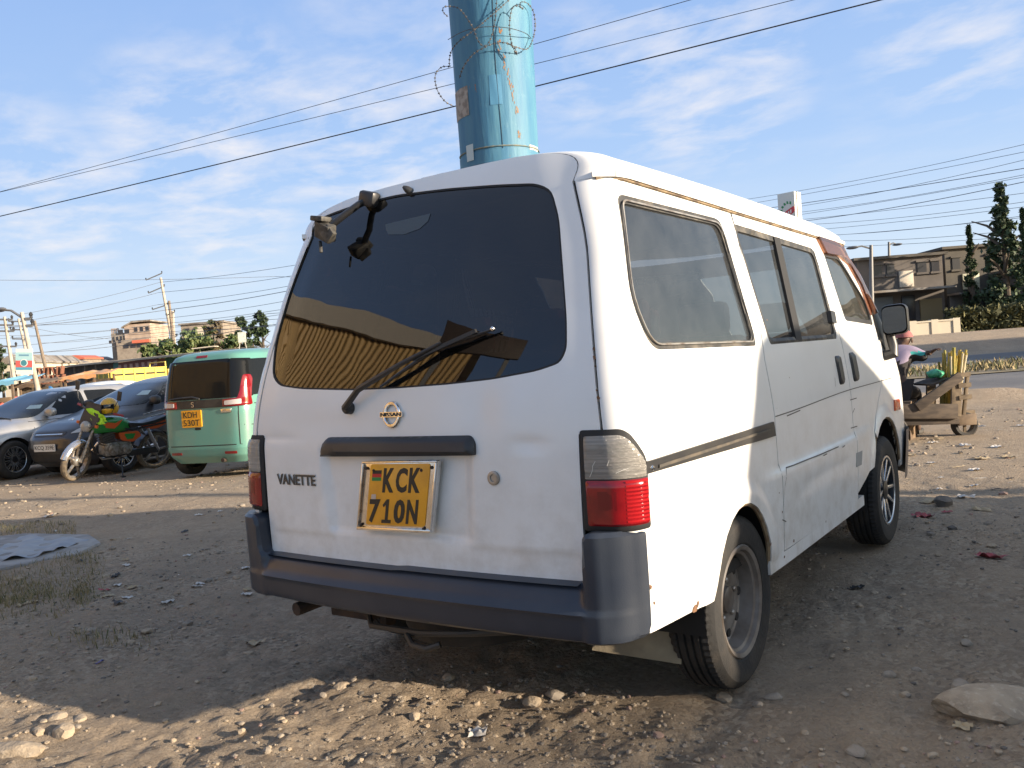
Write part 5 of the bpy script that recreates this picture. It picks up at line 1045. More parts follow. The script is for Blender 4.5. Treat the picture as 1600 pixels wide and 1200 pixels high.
def grassmesh(pts, h0, h1, w, seed, name, label, mats):
    r = np.random.default_rng(seed); n = len(pts); a = r.random(n)*6.28; h = h0+(h1-h0)*r.random(n); ln = r.normal(0, .45, (n, 2))
    b = np.array(pts); t = b+np.concatenate([ln*h[:, None], h[:, None]], 1); m1 = b*.5+t*.5+np.concatenate([-ln*h[:, None]*.15, h[:, None]*.12], 1); d = np.stack([np.cos(a), np.sin(a), 0*a], -1)*w
    V = np.stack([b-d, b+d, m1+d*.7, m1-d*.7, t], 1).reshape(-1, 3); o = np.arange(n)[:, None]*5
    F = np.concatenate([o+np.array([[0, 1, 2, 3]]), o+np.array([[3, 2, 4, 4]])]); T = np.concatenate([o+np.array([[0, 1, 2]]), o+np.array([[0, 2, 3]]), o+np.array([[3, 2, 4]])]); mi = r.integers(0, len(mats), n); return fastmesh(name, V, T, mats, True, 'stuff', label, 'grass', np.concatenate([mi, mi, mi]))
GA = M('grass_dry', (.25, .20, .105), .8); GB = M('grass_green', (.085, .10, .035), .8); GC = M('grass_straw', (.28, .22, .11), .8)
pts = []
for k in range(7000):
    px, py = random.uniform(-40, 165), random.uniform(850, 985); 
    e = ((px-40)/125)**2+((py-905)/62)**2+.6*(random.random()-.5)
    if e > 1 or py < 897-.30*px-4*random.random() or random.random() > .25+1.1*float(sst(vnoise(np.array(px*.03), np.array(py*.09), 1., 3), -.2, .25)): continue
    p = ground(px, py); pts.append((p[0], p[1], float(gh(p[0], p[1]))))
for k in range(900):
    px, py = random.uniform(-30, 120), random.uniform(815, 838); p = ground(px, py)
    if abs(py-826)/13+random.random()*.5 < 1: pts.append((p[0], p[1], float(gh(p[0], p[1]))))
for k in range(170):
    px, py = random.gauss(175, 45), random.gauss(1003, 9); p = ground(px, py); pts.append((p[0], p[1], float(gh(p[0], p[1]))))
grassmesh(pts, .012, .048, .0022, 5, 'grass', 'short dry and green grass around the concrete slab at left', [GA, GA, GC, GC, GB])
# ---- road and verge
ASPH = M('worn_asphalt', (.115, .112, .112), .85, c2=(.16, .152, .145), ns=.25, c3=(.20, .18, .155), ns3=1.6, lo3=.55, hi3=.75, bump=.004, bs=90)
def strip(name, d0, d1, z, mat, n=40, wob=0., zc=0., skew=0.):
    mb = MB(); xs = np.linspace(-140, 140, 281)
    def f(u, v): return tuple(RF(u, d0+skew*float(sst(-u, -3, 1))*(1-v)+(d1-d0)*v+(wob*float(vnoise(np.array(u), np.array(v*7.), .7, 31)) if v in (0, 1) else 0), z+zc*(1-(2*v-1)**2)))
    mb.grid(f, xs, (0, .1, .5, .9, 1)); return tag(mb.build(name, mat, origin=False), kind='structure')
strip('road', 14.2, 20.2, .005, ASPH, wob=.5, zc=.04, skew=4.4); strip('carriageway', 24.2, 34, .005, ASPH, wob=.6, zc=.04)
strip('verge', 20.15, 24.3, .03, M('verge_soil', (.24, .19, .12), .95, c2=(.17, .15, .08), ns=.8), wob=.1, zc=.05)
r = np.random.default_rng(8); la = r.uniform(-30, 30, 16000); de = r.uniform(20.3, 24.0, 16000); k = r.random(16000) < .35+sst(vnoise(la, de, .8, 17), -.2, .2); la, de = la[k], de[k]
pts = np.stack([CAM[0]+ER[0]*la+EF[0]*de, CAM[1]+ER[1]*la+EF[1]*de, np.full(len(la), .06)], -1)
grassmesh(pts, .05, .22, .02, 6, 'verge_grass', 'yellow-green dry grass on the strip between the carriageways', [GA, GB, GC, GC])
# ================================================================== BLUE COLUMN, RAZOR WIRE, CABLES, POLES
DP = 11.2
BLUEP = None
def bluepaint():
    m, t = nt('faded_blue_paint'); L = t.links.new; out = N(t, 'ShaderNodeOutputMaterial'); p = N(t, 'ShaderNodeBsdfPrincipled'); L(p.outputs[0], out.inputs[0])
    co = N(t, 'ShaderNodeTexCoord').outputs['Object']; mp = N(t, 'ShaderNodeMapping'); mp.inputs['Scale'].default_value = (5, 5, .7); L(co, mp.inputs[0])
    c = mixc(t, ramp(t, noise(t, mp.outputs[0], 1.4, 6, .6), [(.38, 0.), (.68, 1.)]), (.050, .160, .270), (.080, .210, .300))
    c = mixc(t, ramp(t, noise(t, co, 6, 7, .7), [(.60, 0.), (.75, .5)]), c, (.13, .26, .33))
    mp2 = N(t, 'ShaderNodeMapping'); mp2.inputs['Scale'].default_value = (9, 9, 3.2); mp2.inputs['Location'].default_value = (3, 1, 2); L(co, mp2.inputs[0])
    c = mixc(t, ramp(t, noise(t, mp2.outputs[0], 1., 5, .6), [(.70, 0.), (.73, 1.)]), c, (.24, .12, .055))
    L(c, p.inputs['Base Color']); p.inputs['Roughness'].default_value = .58; p.inputs['Specular IOR Level'].default_value = .3
    b = N(t, 'ShaderNodeBump'); b.inputs['Distance'].default_value = .01; L(noise(t, mp.outputs[0], 2., 4), b.inputs['Height']); L(b.outputs[0], p.inputs['Normal']); return m
PB0 = W3(781, 252, DP); PT0 = W3(765, 0, DP); ax = PT0-PB0
def paxis(z): return PB0+ax*((z-PB0[2])/ax[2])
def prad(z): return .508+.030*(z-PB0[2])/ax[2]
col = empty('column', tuple(paxis(0.)), 0, 'tall thick faded blue steel column rising behind the white van', 'column'); BLUE = bluepaint()
def ppt(a, z, off=0.):                    # a: degrees around the column, 0 = towards the camera, + = to the right
    c = paxis(z); d = -EF*math.cos(R(a))+ER*math.sin(R(a)); return c+d*(prad(z)+off)-np.array(paxis(0.))
mb = MB(); mb.grid(lambda u, v: tuple(ppt(u, v)), np.linspace(-180, 180, 73), np.linspace(0, PB0[2]+ax[2]*3.2, 40)); mb.build('shaft', BLUE, col, weld=True)
mb = MB(); zj = PB0[2]-.02+.06; mb.grid(lambda u, v: tuple(ppt(u, zj-v*.16, .012)), np.linspace(-180, 180, 73), np.linspace(0, 1, 4)); mb.build('joint_band', BLUE, col)
mb = MB(); mb.tube([ppt(4+1.5*math.sin(z*2.2), z, .004) for z in np.linspace(zj-.1, zj+2.4, 30)], .0035, 5); mb.build('seam', M('seam_dark', (.03, .06, .08), .7), col)
mb = MB(); mb.tube([ppt(a, zj+.035, .006) for a in np.linspace(-90, 90, 40)], .010, 5); mb.build('joint_seam', M('joint_rust', (.20, .20, .15), .8, c2=(.10, .16, .18), ns=20), col)
def patch(name, mat, px0, px1, py0, py1, off=.006):
    def az(px, py): 
        c = W3(px, py, DP-.3); z = c[2]; lat = (c-paxis(z))@ER; return math.degrees(math.asin(np.clip(lat/prad(z), -1, 1))), z
    a0, z0 = az(px0, py1); a1, z1 = az(px1, py0); mb = MB(); mb.grid(lambda u, v: tuple(ppt(u, v, off+.002*math.sin(u*3+v*9))), np.linspace(a0, a1, 8), np.linspace(z0, z1, 8)); mb.build(name, mat, col)
patch('torn_poster', M('torn_poster_paper', (.33, .31, .28), .9, c2=(.20, .18, .16), ns=11, lo=.45, hi=.6), 713, 731, 137, 184)
patch('paint_strip', M('pale_strip', (.42, .52, .55), .7), 732, 741, 228, 254, .02)
patch('peeling_paper', M('peeling_white', (.55, .52, .45), .8, c2=(.2, .25, .27), ns=18), 828, 840, 226, 247)
patch('paint_patch', M('patch_blue', (.06, .20, .34), .6), 767, 783, 125, 172, .004)
mb = MB(); rs = random.Random(4)
for (a, z0, z1) in ((9, 1.15, 1.32), (14, .95, 1.15), (20, .72, .98), (24, .55, .80), (29, .42, .50), (12, 1.4, 1.45), (31, .12, .2)):
    zz = zj+z0*1.0; k = 9
    for q in range(k): 
        aa = a+rs.uniform(-2, 2); z = zz+(z1-z0)*q/k; w_ = rs.uniform(.006, .02); mb.add([ppt(aa-w_*60, z, .003), ppt(aa+w_*60, z, .003), ppt(aa+w_*50, z+.03, .003), ppt(aa-w_*40, z+.035, .003)], [(0, 1, 2, 3)])
mb.build('rust_stain', M('rust_run', (.26, .13, .06), .9, c2=(.18, .2, .2), ns=20), col)
# razor wire coil round the column
WIRE = M('razor_wire_steel', (.035, .035, .04), .5, .3, c2=(.12, .11, .10), ns=30)
rw = empty('razor_wire', tuple(paxis(3.)), 0, 'loose loops of razor wire wrapped around the blue column', 'razor wire')
o3 = np.array(paxis(3.))-np.array(paxis(0.))
def loop(pts, barbs=True):                # pixels with an offset towards the camera
    P = [W3(px, py, DP-.56-o) for px, py, o in pts]; P = np.array(P); t = np.linspace(0, len(P)-1, len(P)*7); k = np.clip(t.astype(int), 0, len(P)-2); f = (t-k)[:, None]
    g = lambda i: P[np.clip(i, 0, len(P)-1)]
    Q = .5*((2*g(k))+(-g(k-1)+g(k+1))*f+(2*g(k-1)-5*g(k)+4*g(k+1)-g(k+2))*f**2+(-g(k-1)+3*g(k)-3*g(k+1)+g(k+2))*f**3)-np.array(paxis(3.))
    mb = MB(); mb.tube([tuple(q) for q in Q], .0045, 5)
    if barbs:
        d = np.concatenate([[0], np.cumsum(np.linalg.norm(np.diff(Q, axis=0), axis=1))])
        for s in np.arange(.02, d[-1], .055):
            i = min(np.searchsorted(d, s), len(Q)-1); q = Q[i]; tn = Q[min(i+1, len(Q)-1)]-Q[max(i-1, 0)]; tn = tn/np.linalg.norm(tn); n = np.cross(tn, EF); n /= np.linalg.norm(n)
            mb.add([q-n*.013-tn*.008, q+n*.013-tn*.008, q+n*.013+tn*.008, q-n*.013+tn*.008, q+EF*.005, q-EF*.005], [(0, 1, 4), (1, 2, 4), (2, 3, 4), (3, 0, 4), (1, 0, 5), (2, 1, 5), (3, 2, 5), (0, 3, 5)])
    mb.build('wire_loop', WIRE, rw)
loop([(700, 26, -.2), (692, 18, -.1), (694, 11, 0), (705, 10, 0), (718, 14, .05), (732, 32, .06), (740, 46, .05), (746, 62, .05), (755, 72, .06), (764, 66, .06), (770, 50, .06), (774, 28, .05), (776, 0, .03), (777, -20, .0)])
loop([(802, -6, .0), (775, 18, .04), (742, 46, .05), (720, 62, .03), (706, 78, -.1), (702, 95, -.2), (703, 104, -.3)])
loop([(703, 104, -.35), (690, 105, -.3), (680, 118, -.25), (683, 140, -.2), (695, 158, -.2), (709, 166, -.25)])
loop([(718, 122, -.1), (724, 105, .0), (738, 86, .04), (755, 75, .06), (772, 68, .06), (790, 67, .06), (803, 73, .04), (808, 86, .02), (806, 82, .02)])
loop([(790, 67, .06), (808, 74, .0), (822, 77, -.1), (830, 68, -.2), (836, 45, -.3), (834, 20, -.3), (825, 6, -.2), (815, 3, -.1), (812, 10, 0), (818, 14, 0), (808, 9, .02), (800, 14, .03), (796, 40, .05), (799, 66, .05), (806, 84, .03)])
loop([(700, 62, -.35), (722, 50, -.05), (748, 43, .04), (775, 42, .06), (800, 45, .04), (821, 52, -.1), (830, 60, -.35)], False)
# ---- cables
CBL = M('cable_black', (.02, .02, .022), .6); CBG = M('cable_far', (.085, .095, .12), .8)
def cable(pts, r, label, group, mat=CBL, sag=0., name='power_cable'):
    P = [W3(px, py, D) for px, py, D in pts]; Q = []
    for i in range(len(P)-1):
        for t in np.linspace(0, 1, 15)[(1 if i else 0):]:
            q = P[i]*(1-t)+P[i+1]*t; q = q-np.array([0, 0, sag*4*t*(1-t)]); Q.append(tuple(q))
    mb = MB(); mb.tube(Q, r, 5); return tag(mb.build(name, mat), label, 'cable', group)
gt = 'cables crossing the sky above the van'
cable([(-330, 386, 36), (1330, -72, 19)], .0085, 'uppermost of the three long cables crossing the sky behind the blue column', gt, sag=.12)
cable([(-330, 375, 36), (1480, -60, 19)], .0085, 'middle one of the three long cables crossing the sky behind the blue column', gt, sag=.12)
cable([(-330, 414, 34), (1700, -82, 17)], .016, 'thickest and lowest of the three long cables crossing the sky behind the blue column', gt, sag=.12)
ord_ = ['topmost', 'second from the top', 'third from the top', 'fourth from the top', 'fifth from the top', 'sixth from the top', 'seventh from the top', 'eighth from the top', 'ninth from the top', 'tenth from the top', 'eleventh from the top', 'twelfth from the top', 'thirteenth from the top', 'fourteenth from the top']
LW = [((-60, 437), (430, 432), (700, 428)), ((28, 492), (250, 441), (520, 404)), ((30, 503), (248, 457), (520, 420)), ((10, 511), (247, 476), (520, 434)), ((-20, 514), (262, 484), (520, 440)), ((-20, 509), (262, 497), (520, 456)), ((-20, 530), (262, 505), (520, 470)), ((-20, 524), (170, 517), (420, 490)), ((40, 510), (180, 530), (330, 515)), ((-20, 544), (262, 512), (520, 478)), ((-20, 552), (180, 541), (420, 508)), ((60, 536), (200, 523), (410, 500)), ((-20, 560), (262, 521), (520, 495))]
for i, l in enumerate(LW): cable([(x, y, D) for (x, y), D in zip(l, (62, 68, 56))]+[(l[2][0]+(l[2][0]-l[1][0])*1.4, l[2][1]+(l[2][1]-l[1][1])*1.4, 48)], .015 if i not in (4, 10) else .022, ord_[i]+' of the many cables crossing the sky left of the white van', 'cables left of the van', CBG, .15)
RWL = [((1120, 318), (1700, 202)), ((1120, 327), (1700, 217)), ((1190, 331), (1700, 225)), ((1120, 336), (1700, 246)), ((1190, 338), (1700, 252)), ((1190, 344), (1700, 258)), ((1200, 352), (1700, 262)), ((1200, 348), (1700, 288)), ((1230, 352), (1700, 300)), ((1240, 362), (1700, 310)), ((1250, 369), (1700, 322)), ((1280, 369), (1700, 328)), ((1290, 376), (1700, 346)), ((1300, 386), (1700, 360))]
for i, l in enumerate(RWL): cable([(l[0][0]-330, l[0][1]-330*(l[1][1]-l[0][1])/(l[1][0]-l[0][0]), 84), (*l[0], 66), (*l[1], 42)], .013 if i not in (6, 3) else .02, ord_[i]+' of the cables fanning across the sky right of the van roof', 'cables right of the van', CBG, .12 if i % 2 else .3)
CONCP = M('concrete_pole', (.40, .36, .30), .85, c2=(.30, .26, .21), ns=3); WOODP = M('weathered_wood_pole', (.14, .11, .085), .9, c2=(.22, .18, .14), ns=4, stretch=(4, 4, .6)); STL = M('galvanised', (.18, .18, .18), .6, .5)
def pole(p0, p1, D, r, mat, label, arms=(), lamp=None, group='utility poles', name='utility_pole'):
    T = W3(*p0, D); B = W3(*p1, D); d = T-B; B = B-d*(B[2]/d[2]); o = empty(name, tuple(B), 0, label, 'pole', group)
    mb = MB(); mb.tube([(0, 0, 0), tuple((T-B)*.5), tuple(T-B)], [r*1.25, r*1.1, r*.8], 12); mb.build('shaft', mat, o)
    for (f, side, L_, dz) in arms:
        c = (T-B)*f; mb = MB(); a = c+ER*side[0]*L_; b = c+ER*side[1]*L_+np.array([0, 0, dz]); mb.beam(a, b, .10, .10); arm = mb.build('crossarm', STL, o)
        mb = MB()
        for e in (a, b):
            if np.linalg.norm(e-c) > .2: mb.lathe([(.0, .0), (.06, .02), (.05, .10), (.08, .14), (.05, .22), (0, .26)], e, (0, 0, 1), 8)
        mb.build('insulator', TRIM, arm)
    if lamp:
        L1 = W3(*lamp, D)-B; mb = MB(); mb.tube([tuple(T-B-np.array([0, 0, .2])), tuple((T-B)*.5+L1*.5+np.array([0, 0, .02])), tuple(L1)], .045, 6); a = mb.build('lamp_arm', STL, o)
        mb = MB(); mb.ball(tuple(L1), (.34, .16, .09), 10, 6); mb.build('lamp_head', STL, a)
    return o
A_ = lambda *f: [(q, (-1, .5), .8, -.1) for q in f]
pole((7, 495), (22, 592), 48, .095, CONCP, 'grey concrete pole with stacked crossarms at the far left edge', A_(.985, .93, .87, .72))
pole((29, 498), (43, 560), 66, .11, CONCP, 'concrete pole with slanting crossarms just left of the tall lamp pole', A_(.98, .89, .79))
pole((34, 488), (61, 618), 32, .08, CONCP, 'tall concrete lamp pole carrying the banner at left', [(.94, (-.2, 1), .3, 0), (.88, (-.2, 1), .3, 0)], (1, 484))
pole((54, 501), (72, 578), 50, .09, WOODP, 'dark leaning wooden pole right of the banner pole')
pole((251, 434), (268, 526), 92, .16, CONCP, 'tallest pale pole with insulator strings among the distant trio', [(.99, (-1, .1), 1.6, .6), (.88, (-1, .1), 1.6, .6), (.74, (-1, .1), 1.5, .4), (.30, (-1, .1), 2.2, .0)])
pole((264, 470), (270, 526), 90, .16, WOODP, 'middle brown pole of the distant trio', [(.85, (-.5, .5), .9, .3), (.6, (-.5, .5), .9, .3)])
pole((270, 486), (272, 526), 94, .16, CONCP, 'shortest pale pole of the distant trio')
pole((1361, 383), (1362, 470), 46, .11, STL, 'grey street lamp pole seen over the van mirror', (), (1332, 387), 'street lamps', 'street_lamp')
pole((1389, 378), (1390, 470), 60, .10, STL, 'farther thin street lamp right of the first', (), (1402, 382), 'street lamps', 'street_lamp')
# pole sign behind the van roof
sg_ = W3(1234, 325, 30); SGN = empty('pole_sign', (sg_[0], sg_[1], 0), YAW-.75, 'white box sign with green and red emblem on a pole behind the van roof', 'sign')
mb = MB(); mb.tube([(0, 0, 0), (0, 0, sg_[2])], .08, 10); mb.build('post', STL, SGN)
zt_, zb_ = W3(1234, 302, 30)[2], W3(1234, 352, 30)[2]
mb = MB(); mb.box((0, 0, (zt_+zb_)/2), (.62, .52, zt_-zb_)); bx_ = mb.build('sign_box', M('sign_white', (.66, .66, .60), .5), SGN, bevel=.015)
mb = MB(); 
for x in (-.316, .316): mb.box((x, -.10, (zt_+zb_)/2), (.012, .05, zt_-zb_))
mb.build('sign_channel', M('sign_grey', (.08, .08, .085), .5), SGN)
ff = lambda a, b, c: (a, -.262-c, zb_+b)
mb = MB(); c_ = (.06, .42)
for k in range(5):
    a0 = R(60+k*24); mb.prism([(c_[0]+r_*math.cos(a_), c_[1]+r_*math.sin(a_)*1.3) for r_, a_ in ((.22, a0), (.29, a0+.08), (.30, a0+.26), (.23, a0+.30))], ff, 0, .006)
mb.prism([(-.02, .02), (.28, .02), (.30, .12), (.05, .14)], ff, 0, .006); mb.build('emblem_green', M('emblem_green', (.03, .25, .09), .5), bx_)
mb = MB(); mb.prism(rpoly([(-.16, .18), (.28, .40), (.28, .62), (-.16, .40)], .06), ff, 0, .010); er = mb.build('emblem_red', M('emblem_red', (.55, .05, .06), .5), bx_)
mb = MB(); fx = lambda a, b, c: ff(a, b+a*.5, c+.008)
for x in (-.11, -.03, .05, .13): mb.prism([(x, .30), (x+.045, .30), (x+.045, .42), (x, .42)], fx, 0, .006)
mb.build('emblem_letters', M('sign_white', (.66, .66, .60), .5), er)
# ================================================================== FAR SIDE, LEFT
def hbox(name, x0, x1, y0, D, depth, mat, label, cat, group=None, zb=0., rz=0., yb=None):   # a block whose front spans pixels x0..x1 with its top at pixel row y0
    A = W3(x0, y0, D); B = W3(x1, y0, D); w = np.linalg.norm((B-A)[:2]); h = (A[2]+B[2])/2-zb; c = (A+B)/2
    t = empty(name, (c[0], c[1], zb), YAW+rz, label, cat, group); return t, w, h
def wins(t, rects, mat, y=-.03, fm=None, name='window'):
    for (x0, x1, z0, z1) in rects:
        mb = MB(); mb.box(((x0+x1)/2, y+.02, (z0+z1)/2), (x1-x0, .06, z1-z0)); w = mb.build(name, mat, t)
        if fm: 
            for (a, b, c, d, n_) in ((x0-.1, x1+.1, z0-.12, z0, 'sill'), (x0-.1, x1+.1, z1, z1+.1, 'lintel')): mb = MB(); mb.box(((a+b)/2, y-.03, (c+d)/2), (b-a, .12, d-c)); mb.build(n_, fm, w)
PLAST = M('pinkish_plaster', (.38, .30, .24), .9, c2=(.30, .23, .18), ns=.8); BRICKG = M('grey_block_wall', (.25, .215, .175), .9, c2=(.19, .16, .13), ns=1.2); WDK = M('window_dark', (.03, .03, .035), .3); RED = M('awning_red', (.45, .12, .07), .7); TINR = M('tin_roof_grey', (.25, .235, .215), .7, c2=(.16, .13, .10), ns=.8); CRM = M('cream_wall', (.48, .43, .34), .85)
# stepped apartment block
t, w, h = hbox('apartment_block', 170, 234, 503, 150, 9, PLAST, 'unfinished stepped apartment block with pinkish upper floors behind the shacks', 'building')
s_ = w/64.
X = lambda px: (px-202)*s_; Z = lambda py: h-(py-503)*150/FPX
def part(name, px0, px1, py0, dep, mat, y=0., zb=0.):
    mb = MB(); mb.box(((X(px0)+X(px1))/2, y+dep/2, (zb+Z(py0))/2), (X(px1)-X(px0), dep, Z(py0)-zb)); return mb.build(name, mat, t)
part('lower_wing', 170, 198, 519, 8, BRICKG, .4); part('terrace', 182, 234, 531, 9, BRICKG, -.8); up = part('upper_floors', 192, 233, 507, 8, PLAST, .2)
mb = MB(); mb.prism([(X(189), Z(510)), (X(206), Z(502)), (X(235), Z(502)), (X(235), Z(504)), (X(206), Z(504.5)), (X(189), Z(512))], lambda a, b, c: (a, c, b), -.2, 8.4); mb.build('roof_slab', TINR, t)
wins(t, [(X(a), X(b), Z(521), Z(514)) for a, b in ((182, 190), (193, 200))], WDK, .16); wins(t, [(X(a), X(a+4), Z(535), Z(530)) for a in (171, 177, 186)], WDK, .36 if False else -.86)
wins(t, [(X(a), X(a+3), Z(530), Z(524)) for a in (172, 178, 184, 190)], WDK, .36); wins(t, [(X(a), X(a+5), Z(519), Z(512)) for a in (208, 217, 226)], WDK, .16, BRICKG); wins(t, [(X(a), X(a+8), Z(544), Z(538.5)) for a in (193, 204, 214)], WDK, -.86); mb = MB(); mb.box((X(223), -1.2, Z(535)), (X(233)-X(206), .8, .5)); mb.build('awning', RED, t)
mb = MB()
for px in np.linspace(171, 181, 5): mb.box((X(px), .6, Z(515)), (.15, .15, .9))
mb.box((X(176), .6, Z(512)), (X(182)-X(170), .12, .12)); mb.build('roof_railing', PLAST, t)
t, w, h = hbox('block_building', 282, 348, 506, 120, 8, BRICKG, 'grey concrete frame building half hidden by the trees', 'building')
mb = MB(); mb.box((0, 4, h/2), (w, 8, h)); mb.build('wall', BRICKG, t)
mb = MB(); mb.box((0, 4, h+.12), (w+.5, 8.5, .25)); mb.build('roof_slab', TINR, t)
wins(t, [(-w/2+.3+k*1.45, -w/2+1.2+k*1.45, h-1.7, h-.5) for k in range(4)], WDK); wins(t, [(-.9, .2, h-1.6, h-.4)], CRM, -.05, name='panel')
# small far houses
for i, (x0, x1, y0, D, m1, lb) in enumerate(((4, 30, 560, 85, CRM, 'tan gabled house at the far left edge'), (50, 80, 561, 95, CRM, 'tan house with low gable right of the banner pole'), (82, 106, 563, 130, BRICKG, 'small grey house with flat roof right of the tan gabled one'), (105, 130, 555, 140, BRICKG, 'grey flat-roofed house with red trim before the apartment block'), (128, 150, 557, 150, PLAST, 'tan low house with openings left of the apartment block'), (150, 172, 562, 150, BRICKG, 'low dark grey house touching the apartment block'))):
    t, w, h = hbox('house', x0, x1, y0, D, 6, m1, lb, 'house', 'small houses beyond the shacks')
    mb = MB(); mb.box((0, 3, h*.45), (w, 6, h*.9)); mb.build('wall', m1, t)
    mb = MB(); g = i < 2
    mb.prism([(-w/2-.3, h*.9), (w/2+.3, h*.9), (w/2+.3, h*.93), (w*.1, h*1.08 if g else h), (-w/2-.3, h*.95 if g else h)], lambda a, b, c: (a, c, b), -.3, 6.3); mb.build('roof', TINR if i != 3 else RED, t)
    wins(t, [(-w*.3, -w*.12, h*.55, h*.75), (w*.1, w*.28, h*.55, h*.75)], WDK)
# shack row
A = W3(84, 574, 76); B = W3(335, 549, 56); A[2] = B[2] = 0; d = (B-A)[:2]; Lr = float(np.linalg.norm(d)); rzz = math.atan2(d[1], d[0])
t = empty('shack_row', tuple(A), rzz, 'long row of joined tin-roofed market shacks behind the yellow lorry', 'shack')
zl, zr_ = W3(84, 574, 76)[2], W3(335, 549, 56)[2]; zf = lambda x: zl+(zr_-zl)*x/Lr
def xs_(px):                             # metres along the row seen at a pixel column
    dd = ray(px, 560)[:2]; u = d/Lr; M_ = np.array([[dd[0], -u[0]], [dd[1], -u[1]]]); return float(np.linalg.solve(M_, A[:2]-CAM[:2])[1])
for (a, b, nm, mt) in ((84, 176, 'open_front_shade', M('shack_shade_dark', (.06, .06, .065), .9, c2=(.10, .09, .085), ns=2)), (176, 184, 'blue_panel', M('shack_teal', (.05, .22, .26), .7)), (184, 245, 'painted_wall', None), (245, 258, 'rust_panel', M('shack_rust', (.17, .06, .045), .8)), (258, 300, 'green_panel', M('shack_green', (.03, .12, .07), .6)), (300, 340, 'tin_panel', TINR)):  # first panel: dark sheet for the shade in the open front under the roof
    x0, x1 = xs_(a), xs_(b); mb = MB()
    if nm == 'painted_wall':
        mt = M('shack_mauve', (.20, .10, .11), .8); 
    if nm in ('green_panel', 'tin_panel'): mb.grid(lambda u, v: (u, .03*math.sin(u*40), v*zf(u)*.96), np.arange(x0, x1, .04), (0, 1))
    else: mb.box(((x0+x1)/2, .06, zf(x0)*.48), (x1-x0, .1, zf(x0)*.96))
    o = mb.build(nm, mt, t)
    if nm == 'painted_wall':
        mb = MB(); n = 13; st = (x1-x0)/n
        for k in range(n):
            for r_ in range(2):
                if (k+r_) % 2 == 0: mb.box((x0+st*(k+.5), -.005, zf(x0)*.90-.16-r_*st*.62), (st, .02, st*.62))
        mb.build('checker_band', M('checker_pink', (.52, .40, .40), .8), o)
        mb = MB(); mb.box((x0+(x1-x0)*.38, -.01, 1.45), ((x1-x0)*.3, .03, .5)); mb.build('shop_front', M('shop_blue', (.10, .33, .42), .6), o)
mb = MB(); mb.grid(lambda u, v: (u, -1.2+v*5, zf(u)-.05+v*.30+.02*math.sin(u*30)), np.arange(-.8, Lr+.5, .08), (0, .25, 1.)); mb.grid(lambda u, v: (u, -1.2+v*5, zf(u)-.13+v*.30+.02*math.sin(u*30)), np.arange(-.8, Lr+.5, .08), (0, .25, 1.)); mb.build('tin_roof', TINR, t)
mb = MB(); mb.beam((-.8, -1.22, zl-.08), (Lr+.5, -1.22, zr_-.08), .06, .12); mb.build('fascia', M('fascia_pale', (.34, .30, .24), .9), t)
for k in range(6):
    x = xs_(86+k*17); mb = MB(); mb.box((x, -1.1, zf(x)*.47), (.1, .1, zf(x)*.94)); mb.build('post', WOODP, t)
mb = MB(); P0, P1 = W3(303, 545, 58), W3(338, 541, 58); mb.beam(P0, P1, .9, .06); tag(mb.build('roof_sheet', M('pale_sheet', (.5, .45, .36), .7)), 'pale loose roofing sheet lying on top of the shack row', 'sheet')
# little sign on a stand
P0 = W3(378, 527, 54); t = empty('board_sign', (P0[0], P0[1], W3(378, 552, 54)[2]), YAW, 'small white board on a thin metal stand above the green minivan', 'sign')
mb = MB(); zq = P0[2]-W3(378, 552, 54)[2]; mb.box((0, 0, zq), (.5, .04, .65)); mb.build('board', M('sign_pale', (.62, .63, .56), .6, c2=(.4, .45, .4), ns=12), t)
mb = MB()
for s in (-1, 1): mb.beam((s*.16, .02, zq-.3), (s*.3, .02, -.1), .04, .04)
mb.build('stand', M('stand_pale', (.5, .48, .4), .6), t)
# banner on the lamp pole
P0 = W3(38, 565, 31.4); t = empty('banner', tuple(P0), YAW, 'rectangular advertising banner with round emblem hung on the lamp pole', 'banner')
k = 31.4/FPX; ww, hh = 26*k, 40*k
mb = MB(); mb.box((0, 0, 0), (ww, .03, hh), m=Matrix.Rotation(.08, 3, 'Y') @ Matrix.Identity(3)); cl = mb.build('cloth', M('banner_white', (.60, .62, .60), .7), t)
def bandf(a, b, c): return (a*math.cos(.08)+b*math.sin(.08), -.018-c, -a*math.sin(.08)+b*math.cos(.08))
for nm, mt, (a0, a1, b0, b1), z in (('blue_band', M('banner_teal', (.07, .28, .38), .7), (-.5, .5, -.32, -.22), 0), ('red_band', M('banner_red', (.52, .10, .09), .7), (-.5, .5, -.22, .04), 0), ('pale_band', M('banner_aqua', (.33, .52, .54), .7), (-.5, .5, .04, .36), 0), ('headline', M('banner_ink', (.12, .25, .35), .7), (-.3, .3, .22, .28), .004)):
    mb = MB(); mb.prism([(a0*ww, b0*hh), (a1*ww, b0*hh), (a1*ww, b1*hh), (a0*ww, b1*hh)], bandf, z, z+.006); mb.build(nm, mt, cl)
mb = MB(); mb.prism([(.23*ww*math.cos(a), -.05*hh+.23*ww*math.sin(a)) for a in np.linspace(0, 2*PI, 20, endpoint=False)], bandf, .006, .012); em_ = mb.build('emblem', M('banner_white', (.60, .62, .60), .7), cl)
mb = MB(); mb.prism([(.18*ww*math.cos(a), -.05*hh+.18*ww*math.sin(a)) for a in np.linspace(0, 2*PI, 20, endpoint=False)], bandf, .012, .016); mb.build('emblem_centre', M('banner_deep', (.05, .20, .24), .7), em_)
